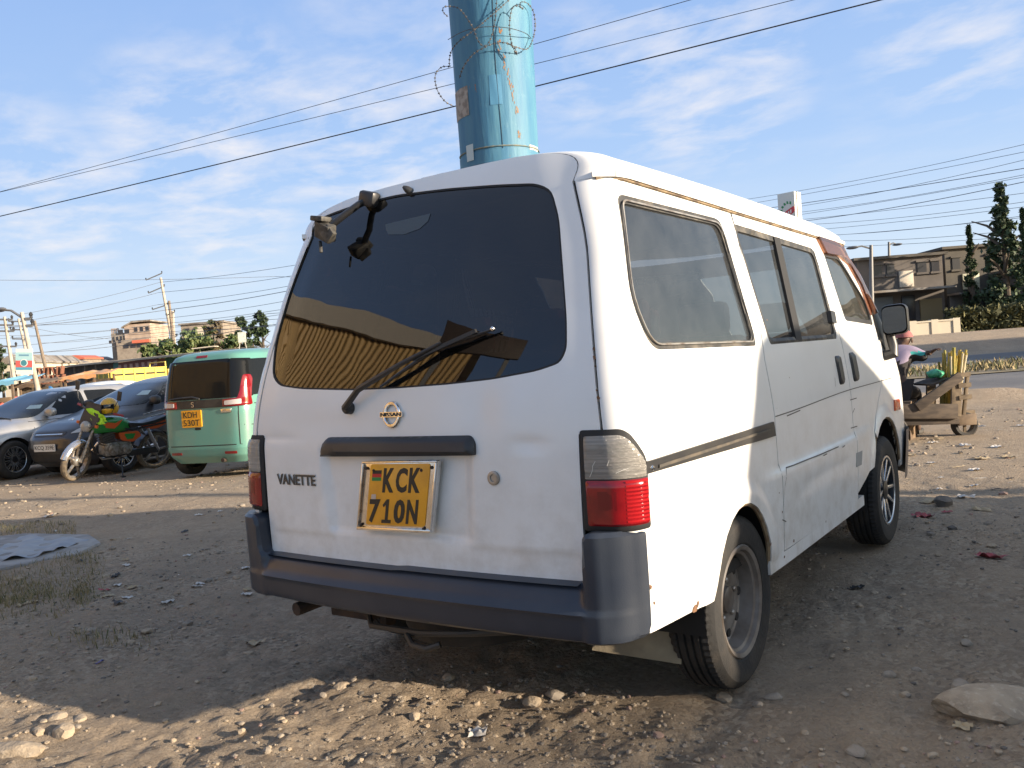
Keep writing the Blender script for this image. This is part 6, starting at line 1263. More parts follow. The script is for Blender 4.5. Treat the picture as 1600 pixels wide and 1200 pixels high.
# stalls
TIMB = M('stall_timber', (.17, .115, .07), .9, c2=(.10, .07, .05), ns=3); ORT = M('orange_tarp', (.52, .24, .09), .7, c2=(.45, .30, .18), ns=2); BLT = M('blue_tarp', (.05, .24, .50), .6); WHT = M('white_cloth', (.60, .58, .52), .8)
def stall(x0, x1, y0, D, roofm, label, clutter, seed, slope=.25, goods=()):
    t, w, h = hbox('market_stall', x0, x1, y0, D, 2, roofm, label, 'stall', 'market stalls at left'); r = random.Random(seed)
    for sx in (-1, 1):
        for sy in (0, 2.): mb = MB(); mb.box((sx*(w/2-.05), sy, (h-.1)/2), (.08, .08, h-.1)); mb.build('post', TIMB, t)
    mb = MB(); mb.grid(lambda u, v: (u*(w/2+.15), -.2+2.5*v, h-.12+slope*v-.10*math.sin(v*PI)*math.cos(u*3)**2+.03*math.sin(u*9)), np.linspace(-1, 1, 17), np.linspace(0, 1, 6)); mb.grid(lambda u, v: (u*(w/2+.15), -.2, h-.12-v*.16+.03*math.sin(u*9)), np.linspace(-1, 1, 17), (0, 1)); mb.build('canopy', roofm, t)
    mb = MB(); mb.box((0, .9, .85), (w*.94, 1.4, .08)); mb.box((0, .9, .45), (w*.9, 1.2, .06)); mb.build('counter', TIMB, t)
    mb = MB(); mb.box((0, 2.05, h*.45), (w, .05, h*.8)); mb.build('back_board', M('stall_dark', (.05, .045, .04), .9, c2=(.12, .09, .06), ns=3), t)
    for k in range(clutter):
        mb = MB(); x = r.uniform(-w*.42, w*.42); s = r.uniform(.15, .35); mb.box((x, r.uniform(.4, 1.4), .89+s/2), (s*r.uniform(.8, 2), s, s)); mb.build('crate', r.choice((TIMB, M('crate_tan', (.30, .20, .11), .9), M('crate_blue', (.04, .16, .32), .6), M('crate_red', (.35, .07, .05), .7), WHT)), t, bevel=.02)
stall(-14, 20, 592, 36, M('faded_blue_sheet', (.14, .33, .45), .7), 'stall with faded blue sheet roof at the far left edge', 5, 1)
stall(22, 60, 596, 38, TIMB, 'brown timber stall behind the banner pole', 7, 2)
stall(58, 92, 596, 44, TIMB, 'timber stall with stacked wooden frames right of the lamp pole', 4, 3)
stall(99, 148, 583, 40, ORT, 'stall under a pale orange tarpaulin beside the yellow lorry', 6, 4)
mb = MB(); P0 = W3(72, 585, 43); 
for k in range(8):
    for q in range(2): mb.box((P0[0]+ER[0]*(-.7+k*.22), P0[1]+ER[1]*(-.7+k*.22), P0[2]-.25+q*.42), (.05, .3, .40), m=Matrix.Rotation(YAW, 3, 'Z') @ Matrix.Rotation(.3*math.sin(k*2+q), 3, 'Y'))
mb.box((P0[0], P0[1], P0[2]-.46), (1.9, .5, .05), rz=YAW); tag(mb.build('frame_stack', M('wood_red_brown', (.20, .085, .05), .8)), 'stack of red-brown wooden frames on the stall right of the lamp pole', 'frames')
P0, P1, P2, P3 = W3(76, 603, 38), W3(96, 613, 37), W3(76, 615, 37), W3(80, 602, 39)
mb = MB(); mb.grid(lambda u, v: tuple((P0*(1-u)+P1*u)*(1-v)+(P2*(1-u)+(P2+P1-P0)*u*.9)*v+np.array([0, 0, .04*math.sin(8*u+3*v)])), np.linspace(0, 1, 9), np.linspace(0, 1, 7)); tag(mb.build('tarpaulin', BLT), 'bright blue tarpaulin slung between the stalls behind the silver car', 'tarpaulin')
# white car far behind
wc = ground(132, 655, -.06); stW = stB
cW, sW = car('car', 'white car far behind the silver one, only its roof showing', stB, M('white_car_paint', (.62, .61, .57), .3, coat=.4), tuple(W3(128, 640, 26)[:2])+(-.06,), heading(128, 250), gB, None, WSTY, .305)
# yellow lorry
YL = M('lorry_yellow', (.60, .44, .06), .5, c2=(.50, .36, .06), ns=1.5); YD = M('lorry_yellow_shaded', (.24, .22, .06), .7)  # second tone for the tailboard: shade on the rear face put into its colour
p = W3(174, 590, 50); a_ = heading(174, 58)
lr = empty('lorry', (float(p[0]-(.95*math.cos(a_)+2.6*math.sin(a_))), float(p[1]-(.95*math.sin(a_)-2.6*math.cos(a_))), -.05), a_, 'yellow lorry with slatted cargo sides behind the dark grey hatchback', 'lorry')
zt2 = W3(174, 577, 50)[2]
for sx in (-1, 1):
    mb = MB(); mb.box((sx*.92, -.75, (zt2+1.15)/2), (.05, 3.7, zt2-1.15)); mb.build('side_board', YL, lr)
    mb = MB()
    for k in range(6): mb.box((sx*.955, -2.5+k*.7, (zt2+1.2)/2), (.05, .09, zt2-1.1))
    mb.box((sx*.955, -.75, zt2+.02), (.06, 3.7, .07)); mb.box((sx*.955, -.75, 1.85), (.04, 3.7, .05)); mb.build('stake', YL, lr)
    mb = MB(); mb.box((sx*.948, -.75, zt2-.30), (.012, 3.6, .10)); mb.build('slot', DARK, lr)
mb = MB(); mb.box((0, -2.6, (zt2+1.15)/2), (1.84, .05, zt2-1.15)); tb = mb.build('tailboard', YD, lr)
mb = MB()
for k in range(4): mb.box((-.75+k*.5, -2.64, (zt2+1.15)/2), (.07, .05, zt2-1.15))
mb.box((0, -2.64, 1.75), (1.84, .04, .07)); mb.build('stake', YL, tb)
mb = MB(); mb.box((0, -.3, .95), (.8, 5.6, .2)); mb.box((0, -.75, 1.12), (1.9, 3.7, .08)); mb.build('chassis', DARK, lr)
mb = MB(); mb.prism(rpoly([(1.25, .75), (3.0, .75), (3.05, 1.5), (2.75, 2.25), (1.25, 2.3)], .10), lambda a, b, c: (c, a, b), -.88, .88); cb = mb.build('cab', YL, lr, bevel=.04)
for sx in (-1, 1): mb = MB(); mb.prism(rpoly([(1.75, 1.5), (2.8, 1.5), (2.6, 2.1), (1.75, 2.12)], .05), lambda a, b, c: (sx*(.885+c), a, b), 0, .012); mb.build('side_window', GDK, cb)
mb = MB(); mb.tube([(-.8, 1.15, 1.1), (-.8, 1.15, zt2+.35), (.8, 1.15, zt2+.35), (.8, 1.15, 1.1)], .05, 8); mb.build('headboard_hoop', YL, lr)
for y in (-1.7, 2.2):
    for sx in (-1, 1): wheel((sx*.75, y, .42), sx, .42, .24, .24, 'steel', lr, nseg=24, tread=False)
# ---- trees
LEAFS = {}
def tree(loc, h, crown, trunk_h, cols, label, seed, n=2600, leaf=.22, kind='round', group='trees behind the shacks', name='tree'):
    t = empty(name, tuple(loc), 0, label, 'tree', group); r = np.random.default_rng(seed); rr = random.Random(seed)
    mb = MB(); mb.tube([(0, 0, 0), (.1, 0, trunk_h*.5), (0, .1, h*.8)], [h*.03, h*.024, h*.008], 8)
    for k in range(7): z = rr.uniform(.35, .75)*h; a = rr.random()*6.28; mb.tube([(0, 0, z), (math.cos(a)*crown*.4, math.sin(a)*crown*.4, z+h*.08), (math.cos(a)*crown*.8, math.sin(a)*crown*.8, z+h*.12)], [h*.012, h*.008, h*.003], 5)
    mb.build('trunk', M('bark', (.10, .08, .06), .9), t)
    nc = {'round': 46, 'conifer': 70, 'open': 34}[kind]; C = []
    for k in range(nc):
        if kind == 'round': a = rr.random()*6.28; q = rr.random()**.5; z = trunk_h+(h-trunk_h)*rr.random()**.8; f = math.sin(PI*min(1, (z-trunk_h)/(h-trunk_h)*.8+.15)); C.append((math.cos(a)*q*crown*f, math.sin(a)*q*crown*f, z, crown*rr.uniform(.14, .36)))
        elif kind == 'conifer': z = trunk_h+(h-trunk_h)*k/nc; a = rr.random()*6.28; q = crown*(1-(z-trunk_h)/(h-trunk_h))*rr.uniform(.25, .85); C.append((math.cos(a)*q, math.sin(a)*q, z, crown*(.10+.16*(1-(z-trunk_h)/(h-trunk_h)))*rr.uniform(.6, 1.3)))
        else: a = rr.random()*6.28; z = trunk_h+(h-trunk_h)*rr.random(); q = rr.uniform(.1, 1)*crown*(.4+.6*math.sin(PI*(z-trunk_h)/(h-trunk_h))); C.append((math.cos(a)*q, math.sin(a)*q, z, crown*rr.uniform(.12, .26)))
    C = np.array(C); ci = r.integers(0, nc, n); d = r.normal(0, 1, (n, 3)); d /= np.linalg.norm(d, axis=1)[:, None]; P = C[ci, :3]+d*(C[ci, 3]*np.abs(r.normal(0, .6, n)))[:, None]*np.array([1, 1, .75])
    u = r.normal(0, 1, (n, 3)); u /= np.linalg.norm(u, axis=1)[:, None]; v = np.cross(u, r.normal(0, 1, (n, 3))); v /= np.linalg.norm(v, axis=1)[:, None]; s = leaf*(.6+.8*r.random(n))[:, None]
    V = np.stack([P-u*s, P-v*s*.5, P+u*s, P+v*s*.5], 1).reshape(-1, 3); F = np.arange(4*n).reshape(n, 4)
    o = fastmesh('crown', V, F, cols, False, mi=(ci+r.integers(0, 2, n)) % len(cols)); o.parent = t; return t
LG = [M('leaf_mid', (.075, .11, .035), .7), M('leaf_dark', (.035, .065, .022), .7), M('leaf_light', (.125, .15, .055), .7)]; LBR = [M('leaf_brown', (.13, .095, .05), .8), M('leaf_brown_dark', (.075, .06, .035), .8), M('leaf_mid', (.075, .11, .035), .7)]; LDK = [M('leaf_dark', (.035, .065, .022), .7), M('leaf_conifer', (.04, .06, .03), .7)]
def tr(px, pyt, D, crown_px, label, seed, cols=LG, kind='round', n=2400, tf=.25, **k):
    D = D*1.35 if px < 800 else D; T = W3(px, pyt, D); tree((T[0], T[1], 0), T[2], crown_px*D/FPX, T[2]*tf, cols, label, seed, int(n*1.8), .0030*D*(1 if kind != 'conifer' else 1.0), kind, **k)
tr(298, 522, 62, 40, 'broad green tree behind the shack roof in the middle', 1, n=3600); tr(262, 533, 60, 26, 'smaller green bush-like tree left of the broad one', 2); tr(235, 540, 66, 22, 'low pale green tree before the apartment block', 3, [LG[2], LG[0]], n=1500); tr(322, 530, 64, 22, 'green tree overlapping the grey frame building', 14)
tr(330, 500, 66, 18, 'brownish thin-leaved tree in front of the grey frame building', 4, LBR, 'open', 2000); tr(377, 497, 58, 14, 'slender dark pine left of the white van', 5, LDK, 'open', 1500, .35); tr(392, 510, 60, 20, 'dark green pine between slender one and van', 6, LDK, 'open', 1700); tr(406, 489, 55, 15, 'pine with top-heavy crown touching the van edge', 7, LDK, 'open', 900, .7); tr(362, 524, 62, 20, 'low green tree below the slender pine', 8, LG, 'round', 1600); tr(-2, 540, 60, 10, 'thin dark tree at the extreme left edge', 9, LDK, 'open', 800)
# ================================================================== FAR SIDE, RIGHT
TAUPE = M('taupe_render', (.135, .118, .105), .9, c2=(.10, .088, .078), ns=.6); TAUD = M('dark_brown_render', (.075, .068, .058), .9, c2=(.10, .09, .075), ns=.6); GRYW = M('grey_render', (.25, .25, .245), .9); SIGNS = [M('shop_cream', (.50, .44, .35), .7), M('shop_pale_yellow', (.52, .50, .36), .7), M('shop_red', (.35, .05, .06), .6), M('shop_slate', (.13, .15, .165), .7), M('shop_ochre', (.22, .17, .09), .8)]
def shop(x0, x1, y0, D, mat, label, wn, boards, seed, dep=9):
    t, w, h = hbox('shop_building', x0, x1, y0, D, dep, mat, label, 'building', 'shop buildings across the road')
    k = D/FPX; mx = (x0+x1)/2; X_ = lambda px: (px-mx)*k; Z_ = lambda py: h-(py-y0)*k
    mb = MB(); mb.box((0, dep/2, h/2), (w, dep, h)); mb.build('wall', mat, t)
    mb = MB(); mb.box((0, dep/2, h+.08), (w+.5, dep+.5, .16)); mb.build('roof_slab', TAUD, t)
    mb = MB(); mb.box((0, -.7, Z_(455)), (w, 1.5, .12)); mb.build('canopy', TINR, t)
    for (a, b, c, d, m, nm) in boards:
        mb = MB(); mb.box(((X_(a)+X_(b))/2, -.06, (Z_(c)+Z_(d))/2), (X_(b)-X_(a), .12, Z_(c)-Z_(d))); mb.build(nm, m, t, bevel=.01)
    wins(t, [(X_(a), X_(b), Z_(d), Z_(c)) for a, b, c, d in wn], WDK, -.04, mat)
shop(1338, 1472, 403, 50, TAUPE, 'two-storey taupe shop building seen over the door mirror', [(1362, 1376, 412, 428), (1384, 1396, 412, 428), (1432, 1446, 412, 428), (1454, 1466, 412, 428)], [(1402, 1424, 424, 449, SIGNS[0], 'shop_board'), (1404, 1424, 462, 500, WDK, 'doorway'), (1352, 1390, 462, 500, SIGNS[3], 'shutter'), (1432, 1466, 470, 505, SIGNS[4], 'shutter')], 1)
shop(1475, 1640, 384, 52, TAUD, 'darker brown shop building right of the taupe one', [(1486, 1498, 398, 416), (1540, 1556, 398, 416), (1606, 1620, 398, 416)], [(1500, 1526, 424, 448, SIGNS[1], 'shop_board'), (1572, 1612, 424, 449, SIGNS[2], 'shop_board'), (1478, 1500, 455, 495, GRYW, 'shutter'), (1508, 1530, 458, 500, SIGNS[3], 'shutter'), (1545, 1570, 458, 505, GRYW, 'shutter'), (1580, 1602, 455, 505, WDK, 'doorway')], 2)
shop(1650, 1980, 400, 46, TAUPE, 'long brown shop building beyond the right edge', [(1680+k*50, 1700+k*50, 412, 430) for k in range(6)], [(1670+k*90, 1720+k*90, 462, 505, SIGNS[k % 5], 'shutter') for k in range(3)], 3)
shop(2080, 2950, 242, 24, TAUD, 'dark brown shop building with canopy standing far to the right of the yard', [(2150+k*100, 2200+k*100, 280, 320) for k in range(7)], [(2120+k*160, 2220+k*160, 480, 560, SIGNS[k % 5], 'shutter') for k in range(4)], 4, 6)
t, w, h = hbox('boundary_wall', 1424, 1492, 503, 43, .3, CRM, 'cream boundary wall across the road above the handcart', 'wall'); mb = MB(); mb.box((0, 0, h/2), (w, .25, h)); mb.box((0, 0, h+.04), (w+.1, .35, .08))
for k in range(3): mb.box((-w/2+k*w/2, 0, h/2+.06), (.35, .36, h+.12))
b_ = mb.build('wall', CRM, t)
hp = []
t, w, h = hbox('hedge', 1480, 1600, 480, 44, 1, None, 'olive green clipped hedge across the road', 'hedge'); r = np.random.default_rng(3); n = 4200
P = np.stack([r.uniform(-w/2, w/2, n), r.uniform(-.5, .5, n), h*r.random(n)**.7+.08*r.normal(0, 1, n)], -1); u = r.normal(0, 1, (n, 3))*.10; v = r.normal(0, 1, (n, 3))*.06; V = np.stack([P-u, P-v, P+u, P+v], 1).reshape(-1, 3); o = fastmesh('foliage', V, np.arange(4*n).reshape(n, 4), [M('hedge_olive', (.10, .095, .03), .8), M('hedge_dark', (.055, .06, .025), .8)], False, mi=r.integers(0, 2, n)); o.parent = t
gr_ = 'trees across the road'
tr(1562, 288, 47, 52, 'tall dark conifer before the shops at right', 21, LDK, 'conifer', 6000, .12, group=gr_); tr(1597, 325, 45, 20, 'spiky dark conifer cut by the right edge', 22, LDK, 'conifer', 1700, .12, group=gr_); tr(1513, 352, 50, 18, 'shorter dark conifer left of the tall one', 23, LDK, 'conifer', 1600, .2, group=gr_)
# ================================================================== PEOPLE AND HANDCART
def skin(chains, name, mats, parent, lv=2, matf=None):
    V, E, Rd = [], [], []
    key = {}
    for ch in chains:
        pr = None
        for p, r_ in ch:
            k = tuple(round(float(c), 4) for c in p)
            if k not in key: key[k] = len(V); V.append(k); Rd.append(r_)
            i = key[k]
            if pr is not None and pr != i: E.append((pr, i))
            pr = i
    me = bpy.data.meshes.new(name); me.from_pydata(V, E, []); o = bpy.data.objects.new(name, me); COL.objects.link(o)
    o.modifiers.new('s', 'SKIN')
    if not me.skin_vertices: bpy.context.view_layer.update()
    for i, sv in enumerate(me.skin_vertices[0].data): q = Rd[i]; sv.radius = q if hasattr(q, '__len__') else (q, q)
    me.skin_vertices[0].data[0].use_root = True
    m2 = o.modifiers.new('u', 'SUBSURF'); m2.levels = m2.render_levels = lv
    bpy.context.view_layer.update(); n = bpy.data.meshes.new_from_object(o.evaluated_get(bpy.context.evaluated_depsgraph_get())); o.modifiers.clear(); o.data = n; n.name = name; bpy.data.meshes.remove(me)
    for m in mats: n.materials.append(m)
    n.polygons.foreach_set('use_smooth', [True]*len(n.polygons))
    if matf:
        for p_ in n.polygons: p_.material_index = matf(p_.center)
    o.parent = parent; return o
SKIN_ = M('dark_brown_skin', (.075, .038, .022), .55); LIL = M('lilac_cloth', (.27, .22, .30), .85); TEAL = M('teal_cloth', (.03, .30, .29), .8); BLKC = M('black_cloth', (.022, .018, .018), .85); PINKC = M('cap_pink', (.26, .09, .09), .8)
def seated(loc, rz, label, top, legs, cap, reach=None, detail=True, matf=None):
    t = empty('person', tuple(loc), rz, label, 'person'); v = lambda *a: a
    hip = (0, 0, .56); ch = (0, .16, .86); nk = (0, .22, 1.00); shR = (.19, .20, .97); shL = (-.19, .20, .97)
    elR, haR = reach if reach else ((.26, .36, .74), (.14, .55, .66)); elL, haL = (-.26, .34, .74), (-.12, .52, .64); hd = (.10, .29, 1.09)
    def fing(h, e):
        H, E_ = Vector(h), Vector(e); d = (H-E_).normalized(); s = d.cross(Vector((0, 0, 1))).normalized(); up = s.cross(d); out = []
        pal = H+d*.07; out.append([(tuple(H), .026), (tuple(pal), (.036, .018))])
        for k in range(4): b = pal+s*(-.028+.0185*k); L_ = (.055, .068, .062, .05)[k]; out.append([(tuple(pal), (.036, .018)), (tuple(b+d*.018), .0105), (tuple(b+d*(.018+L_*.5)-up*.008), .0095), (tuple(b+d*(.012+L_*.85)-up*.032), .008)])
        out.append([(tuple(H), .026), (tuple(H+s*.035+d*.02), .012), (tuple(H+s*.05+d*.055-up*.01), .0095)]); return out
    chains = [[(hip, .14), ((0, .06, .70), .125), (ch, .145), (nk, .07), ((.05, .25, 1.03), .055), (hd, (.078, .095)), ((.11, .295, 1.17), .07)], [(ch, .145), (shR, .062), (elR, .046), (haR, .028)], [(ch, .145), (shL, .062), (elL, .046), (haL, .028)]]
    for s in (1, -1): chains.append([(hip, .14), ((s*.10, .05, .53), .095), ((s*.15, .45, .50), .062), ((s*.15, .47, .30), .052), ((s*.15, .44, .07), .038), ((s*.155, .56, .035), .035)])
    b = skin(chains, 'body', [SKIN_], t)
    if detail:
        for h, e in ((haR, elR), (haL, elL)): skin(fing(h, e), 'hand', [SKIN_], b, 1)
        mb = MB(); HO = (.10, .02, -.05); mb.ball((0, .27+.092, 1.135), (.014, .022, .02), 8, 6)
        for s in (1, -1): mb.ball((s*.078, .27, 1.14), (.012, .022, .032), 8, 6)
        mb.v = [(x+.10, y+.02, z-.05) for x, y, z in mb.v]; mb.build('face', SKIN_, b)
        mb = MB()
        for s in (1, -1): mb.ball((s*.030, .27+.078, 1.16), (.013, .012, .008), 8, 6)
        mb.v = [(x+.10, y+.02, z-.05) for x, y, z in mb.v]; mb.build('eye', M('eye_white', (.6, .58, .55), .3), b)
        mb = MB(); mb.ball((0, .27+.085, 1.09), (.024, .010, .007), 8, 6); mb.v = [(x+.10, y+.02, z-.05) for x, y, z in mb.v]; mb.build('mouth', M('lip_brown', (.10, .035, .03), .5), b)
    g = .016
    skin([[((0, .03, .60), .155), ((0, .07, .72), .142), (ch, .16), ((0, .21, .985), .085)], [(ch, .16), (shR, .092), (elR, .074), (tuple(Vector(elR).lerp(Vector(haR), .85)), .054)], [(ch, .16), (shL, .078), (elL, .060), (tuple(Vector(elL).lerp(Vector(haL), .85)), .045)]], 'jacket', top, b, 2, matf)
    lg = [[(hip, .158)]]
    skin([[(hip, .155)]+[((s*.10, .05, .53), .108), ((s*.15, .45, .50), .076), ((s*.15, .47, .30), .066), ((s*.15, .44, .10), .055)] for s in (1, -1)], 'trousers', [legs], b, 2)
    for s in (1, -1): mb = MB(); mb.ball((s*.155, .52, .04), (.048, .12, .045), 10, 8, .8); mb.build('shoe', M('shoe_dark', (.03, .025, .02), .7), b)
    mb = MB(); mb.grid(lambda u, w_: (.093*math.cos(u)*math.cos(w_), .27+.108*math.sin(u)*math.cos(w_), 1.165+.105*math.sin(w_)), np.linspace(0, 2*PI, 25), np.linspace(.12, PI/2, 8)); mb.box((0, .39, 1.185), (.13, .11, .012)); mb.v = [(x+.10, y+.02, z-.05) for x, y, z in mb.v]; mb.build('cap', cap, b)
    return t
CD = 9.3; kk = CD/FPX
hp_ = W3(1394, 602, CD+.1); rzp = YAW-PI/2+R(55)      # faces right across the picture
hand = W3(1471, 556, CD-.05); 
def loc_(P, o, rz): dx, dy = P[0]-o[0], P[1]-o[1]; return (dx*math.cos(-rz)-dy*math.sin(-rz), dx*math.sin(-rz)+dy*math.cos(-rz), P[2]-o[2])
po = np.array([hp_[0], hp_[1], -.03]); hl = loc_(hand, po, rzp); wr = tuple(Vector(hl)-(Vector(hl)-Vector((.19, .20, .97))).normalized()*.14)
el = tuple(Vector((.19, .20, .97)).lerp(Vector(wr), .5)+Vector((.02, 0, -.05)))
def jm(c):
    d = (Vector(c)-Vector((.19, .20, .97))); ax_ = (Vector(wr)-Vector((.19, .20, .97))).normalized(); s = d.dot(ax_)
    if s < .02: return 0 if c[2] > .86 else 2
    up = c[2]-(.97+ (wr[2]-.97)*s/(Vector(wr)-Vector((.19, .20, .97))).length)
    if s > .30: return 2
    return 0 if up > .012 else (1 if up > -.022 else 2)
vendor = seated(po, rzp, 'person in a lilac, teal and black jacket seated behind the handcart, reaching for the cane', [LIL, TEAL, BLKC], BLKC, PINKC, (el, wr), True, jm)
mb = MB(); 
for s in (-1, 1): mb.box((s*.17, 0, .21), (.03, .40, .42))
for k in range(4): mb.box((0, -.15+.10*k, .43), (.42, .085, .025))
for k in range(3):
    for s in (-1, 1): mb.box((0, s*.19, .08+.14*k), (.38, .02, .10))
cr = mb.build('crate_seat', TIMB, None, origin=False); cr.location = tuple(po); cr.rotation_euler = (0, 0, rzp); tag(cr, 'wooden slatted crate the person with the cane sits on', 'crate')
CW = M('cart_wood', (.045, .035, .028), .9, c2=(.085, .065, .048), ns=6, stretch=(1, 1, 4)); CWL = M('cart_wood_pale', (.19, .145, .095), .9, c2=(.12, .09, .06), ns=9)
c0 = W3(1450, 640, CD); ct_ = empty('handcart', (c0[0], c0[1], 0), YAW, 'rough wooden handcart loaded with sugar cane at the edge of the road', 'handcart')
cX = lambda px: (px-1450)*kk; cZ = lambda py, px=1450: W3(px, py, CD)[2]
def plank(name, p0, p1, w, th, mat, y=0., yw=None):
    mb = MB(); mb.beam((cX(p0[0]), y, cZ(p0[1], p0[0])), (cX(p1[0]), y, cZ(p1[1], p1[0])), th, w*kk); return mb.build(name, mat, ct_, bevel=.004)
for y in (-.28, .28): plank('side_board', (1360, 640), (1475, 640), 22, .03, CW, y)
plank('bed', (1360, 650), (1476, 650), 4, .58, CW); plank('under_beam', (1380, 658), (1480, 655), 10, .09, CW, -.2); plank('under_beam', (1380, 658), (1480, 655), 10, .09, CW, .2)
plank('diagonal_brace', (1412, 634), (1481, 586), 14, .035, CW, -.31)
plank('axle_beam', (1470, 648), (1520, 644), 8, .10, CWL, 0)
for k, y in enumerate((-.27, -.09, .09, .27)): plank('end_plank', (1473, 648), (1474+3, 584), 15, .03, CWL, y) if k in (0, 3) else None
for k in range(3): plank('end_post', (1487, 646), (1497, 583), 5, .03, CWL, -.24+.24*k)
for py in (588, 604, 622): 
    mb = MB(); mb.beam((cX(1478), -.29, cZ(py)), (cX(1497), -.29, cZ(py-1)), .02, .045); mb.beam((cX(1494), -.29, cZ(py)), (cX(1494), .29, cZ(py)), .02, .045); mb.build('cross_slat', CWL, ct_)
wc_ = (cX(1504), -.02, cZ(663, 1504)); mb = MB(); mb.box((cX(1504), -.02, cZ(655, 1504)), (28*kk, .16, 17*kk)); mb.build('wheel_bracket', M('bracket_brown', (.18, .13, .085), .8, c2=(.10, .07, .05), ns=9), ct_, bevel=.006)
rW = 20*kk; mb = MB(); mb.lathe([(rW*.62, -.035), (rW*.85, -.045), (rW, -.025), (rW, .025), (rW*.85, .045), (rW*.62, .035)], wc_, (0, 1, 0), 28, closed=True); w_ = mb.build('wheel', TYRE, ct_)
mb = MB(); mb.lathe([(rW*.66, -.03), (rW*.58, -.02), (rW*.58, .02), (rW*.66, .03)], wc_, (0, 1, 0), 24); 
for k in range(3): a = k*2.1+.5; mb.beam(wc_, (wc_[0]+rW*.6*math.cos(a), wc_[1], wc_[2]+rW*.6*math.sin(a)), .03, .02, up=(0, 1, 0))
mb.build('rim', CWL, w_)
for s in (-1, 1): mb = MB(); c_ = (cX(1372), s*.36, rW+.0); mb.lathe([(rW*.62, -.035), (rW*.85, -.045), (rW, -.025), (rW, .025), (rW*.85, .045), (rW*.62, .035)], c_, (0, 1, 0), 28, closed=True); mb.build('wheel', TYRE, ct_)
CANE = [M('cane_yellow', (.52, .36, .05), .5, c2=(.34, .26, .05), ns=14), M('cane_green', (.24, .22, .04), .5, c2=(.36, .27, .05), ns=14), M('cane_pale', (.48, .42, .28), .6)]
rs = random.Random(11)
for k in range(36):
    bx0 = rs.uniform(1476, 1488); tx = 1476+(bx0-1476)*2.1+rs.uniform(-3, 9); ty = rs.uniform(546, 566); y0 = rs.uniform(-.16, .16); 
    if k == 0: bx0, tx, ty, y0 = 1474, 1475, 543, -.22
    mb = MB(); A0 = Vector((cX(bx0), y0, cZ(640))); A1 = Vector((cX(min(tx, 1506)), y0*1.3, cZ(ty, tx))); n = 9
    mb.tube([tuple(A0.lerp(A1, i/n)) for i in range(n+1)], [(.017 if k == 0 else .012)*(1.12 if i % 2 else .95) for i in range(n+1)], 7)
    q = mb.build('sugar_cane', CANE[0 if k % 3 else 1] if k % 6 != 5 else CANE[2], None, origin=False); q.location = ct_.location; q.rotation_euler = ct_.rotation_euler
    tag(q, 'thickest green-brown cane, under the outstretched hand' if k == 0 else {0: 'slim yellow sugar cane in the bundle standing in the handcart', 1: 'slim greenish sugar cane in the bundle standing in the handcart', 2: 'slim pale peeled cane in the bundle standing in the handcart'}[0 if k % 3 and k % 6 != 5 else (2 if k % 6 == 5 else 1)], 'sugar cane', None if k == 0 else {0: 'yellow canes in the handcart', 1: 'greenish canes in the handcart', 2: 'pale canes in the handcart'}[0 if k % 3 and k % 6 != 5 else (2 if k % 6 == 5 else 1)])
mb = MB(); gb = W3(1461, 584, CD-.1)
V0 = mb.ball(tuple(gb), (.085, .11, .048), 22, 14, .85); mb.v = [(x+.008*math.sin(60*z+30*x), y, z+.007*math.sin(55*x+20*y)) for x, y, z in mb.v]
tag(mb.build('bag', M('green_bag', (.03, .22, .12), .45, c2=(.06, .33, .19), ns=20)), 'crumpled green plastic bag on the handcart next to the cane', 'bag')
mb = MB(); mb.beam((cX(1440), -.05, cZ(600)), (cX(1470), -.05, cZ(592)), .40, .02); mb.build('shelf', CW, ct_)
p2 = W3(10, 640, 27); seated((p2[0], p2[1], .0), YAW+PI*.8, 'seated person in an orange-red top by the stalls at the left edge', [M('orange_red_cloth', (.50, .09, .06), .8)], BLKC, BLKC, None, False)
p2 = W3(-2, 640, 28); seated((p2[0], p2[1], .0), YAW+PI*.6, 'seated person in dark green by the stalls, cut by the left edge', [M('dark_green_cloth', (.04, .13, .07), .8)], BLKC, BLKC, None, False)
# ================================================================== WHAT STANDS BEHIND AND BESIDE THE PHOTOGRAPHER (reflected in the glass, or added unseen to cast shade)
GOLD = M('ochre_sheet', (.36, .235, .085), .55, c2=(.28, .175, .06), ns=.6, stretch=(1, 1, .2)); FAS = M('grey_fascia', (.33, .31, .28), .8)
A = np.array([-9.3, -11.6]); B = np.array([-21.3, -2.4]); d = B-A; L_ = float(np.linalg.norm(d)); t = empty('warehouse', (A[0], A[1], 0), math.atan2(d[1], d[0]), 'large ochre corrugated warehouse with grey fascia reflected in the rear window', 'warehouse')
mb = MB(); mb.grid(lambda u, v: (u, .035*math.sin(u*2*PI/.24), v), np.arange(0, L_, .04), (0, 3., 9.0)); mb.box((L_/2, 4.2, 4.5), (L_-.1, 8, 9.0)); mb.build('wall', GOLD, t)
mb = MB(); mb.box((L_/2, -.14, 9.35), (L_+.6, .14, .75)); mb.build('fascia', FAS, t); mb = MB(); mb.box((L_/2, 4.1, 9.6), (L_+.6, 8.4, .12)); mb.build('roof', TINR, t)
mb = MB(); mb.box((L_*.5, -.10, 1.9), (3.4, .10, 3.8)); mb.build('sliding_door', M('door_brown', (.10, .07, .05), .7), t)
t = empty('hoarding', (-5.3, -6.9, 0), math.atan2(-.77, -.64)-PI/2, 'dark brown hoarding on posts reflected in the rear window', 'hoarding')
mb = MB(); mb.box((0, 0, 6.2), (2.1, .12, .85)); mb.build('board', M('hoarding_brown', (.05, .035, .028), .6), t, bevel=.02)
for s in (-1, 1): mb = MB(); mb.box((s*.8, .1, 2.95), (.12, .12, 5.9)); mb.build('post', STL, t)
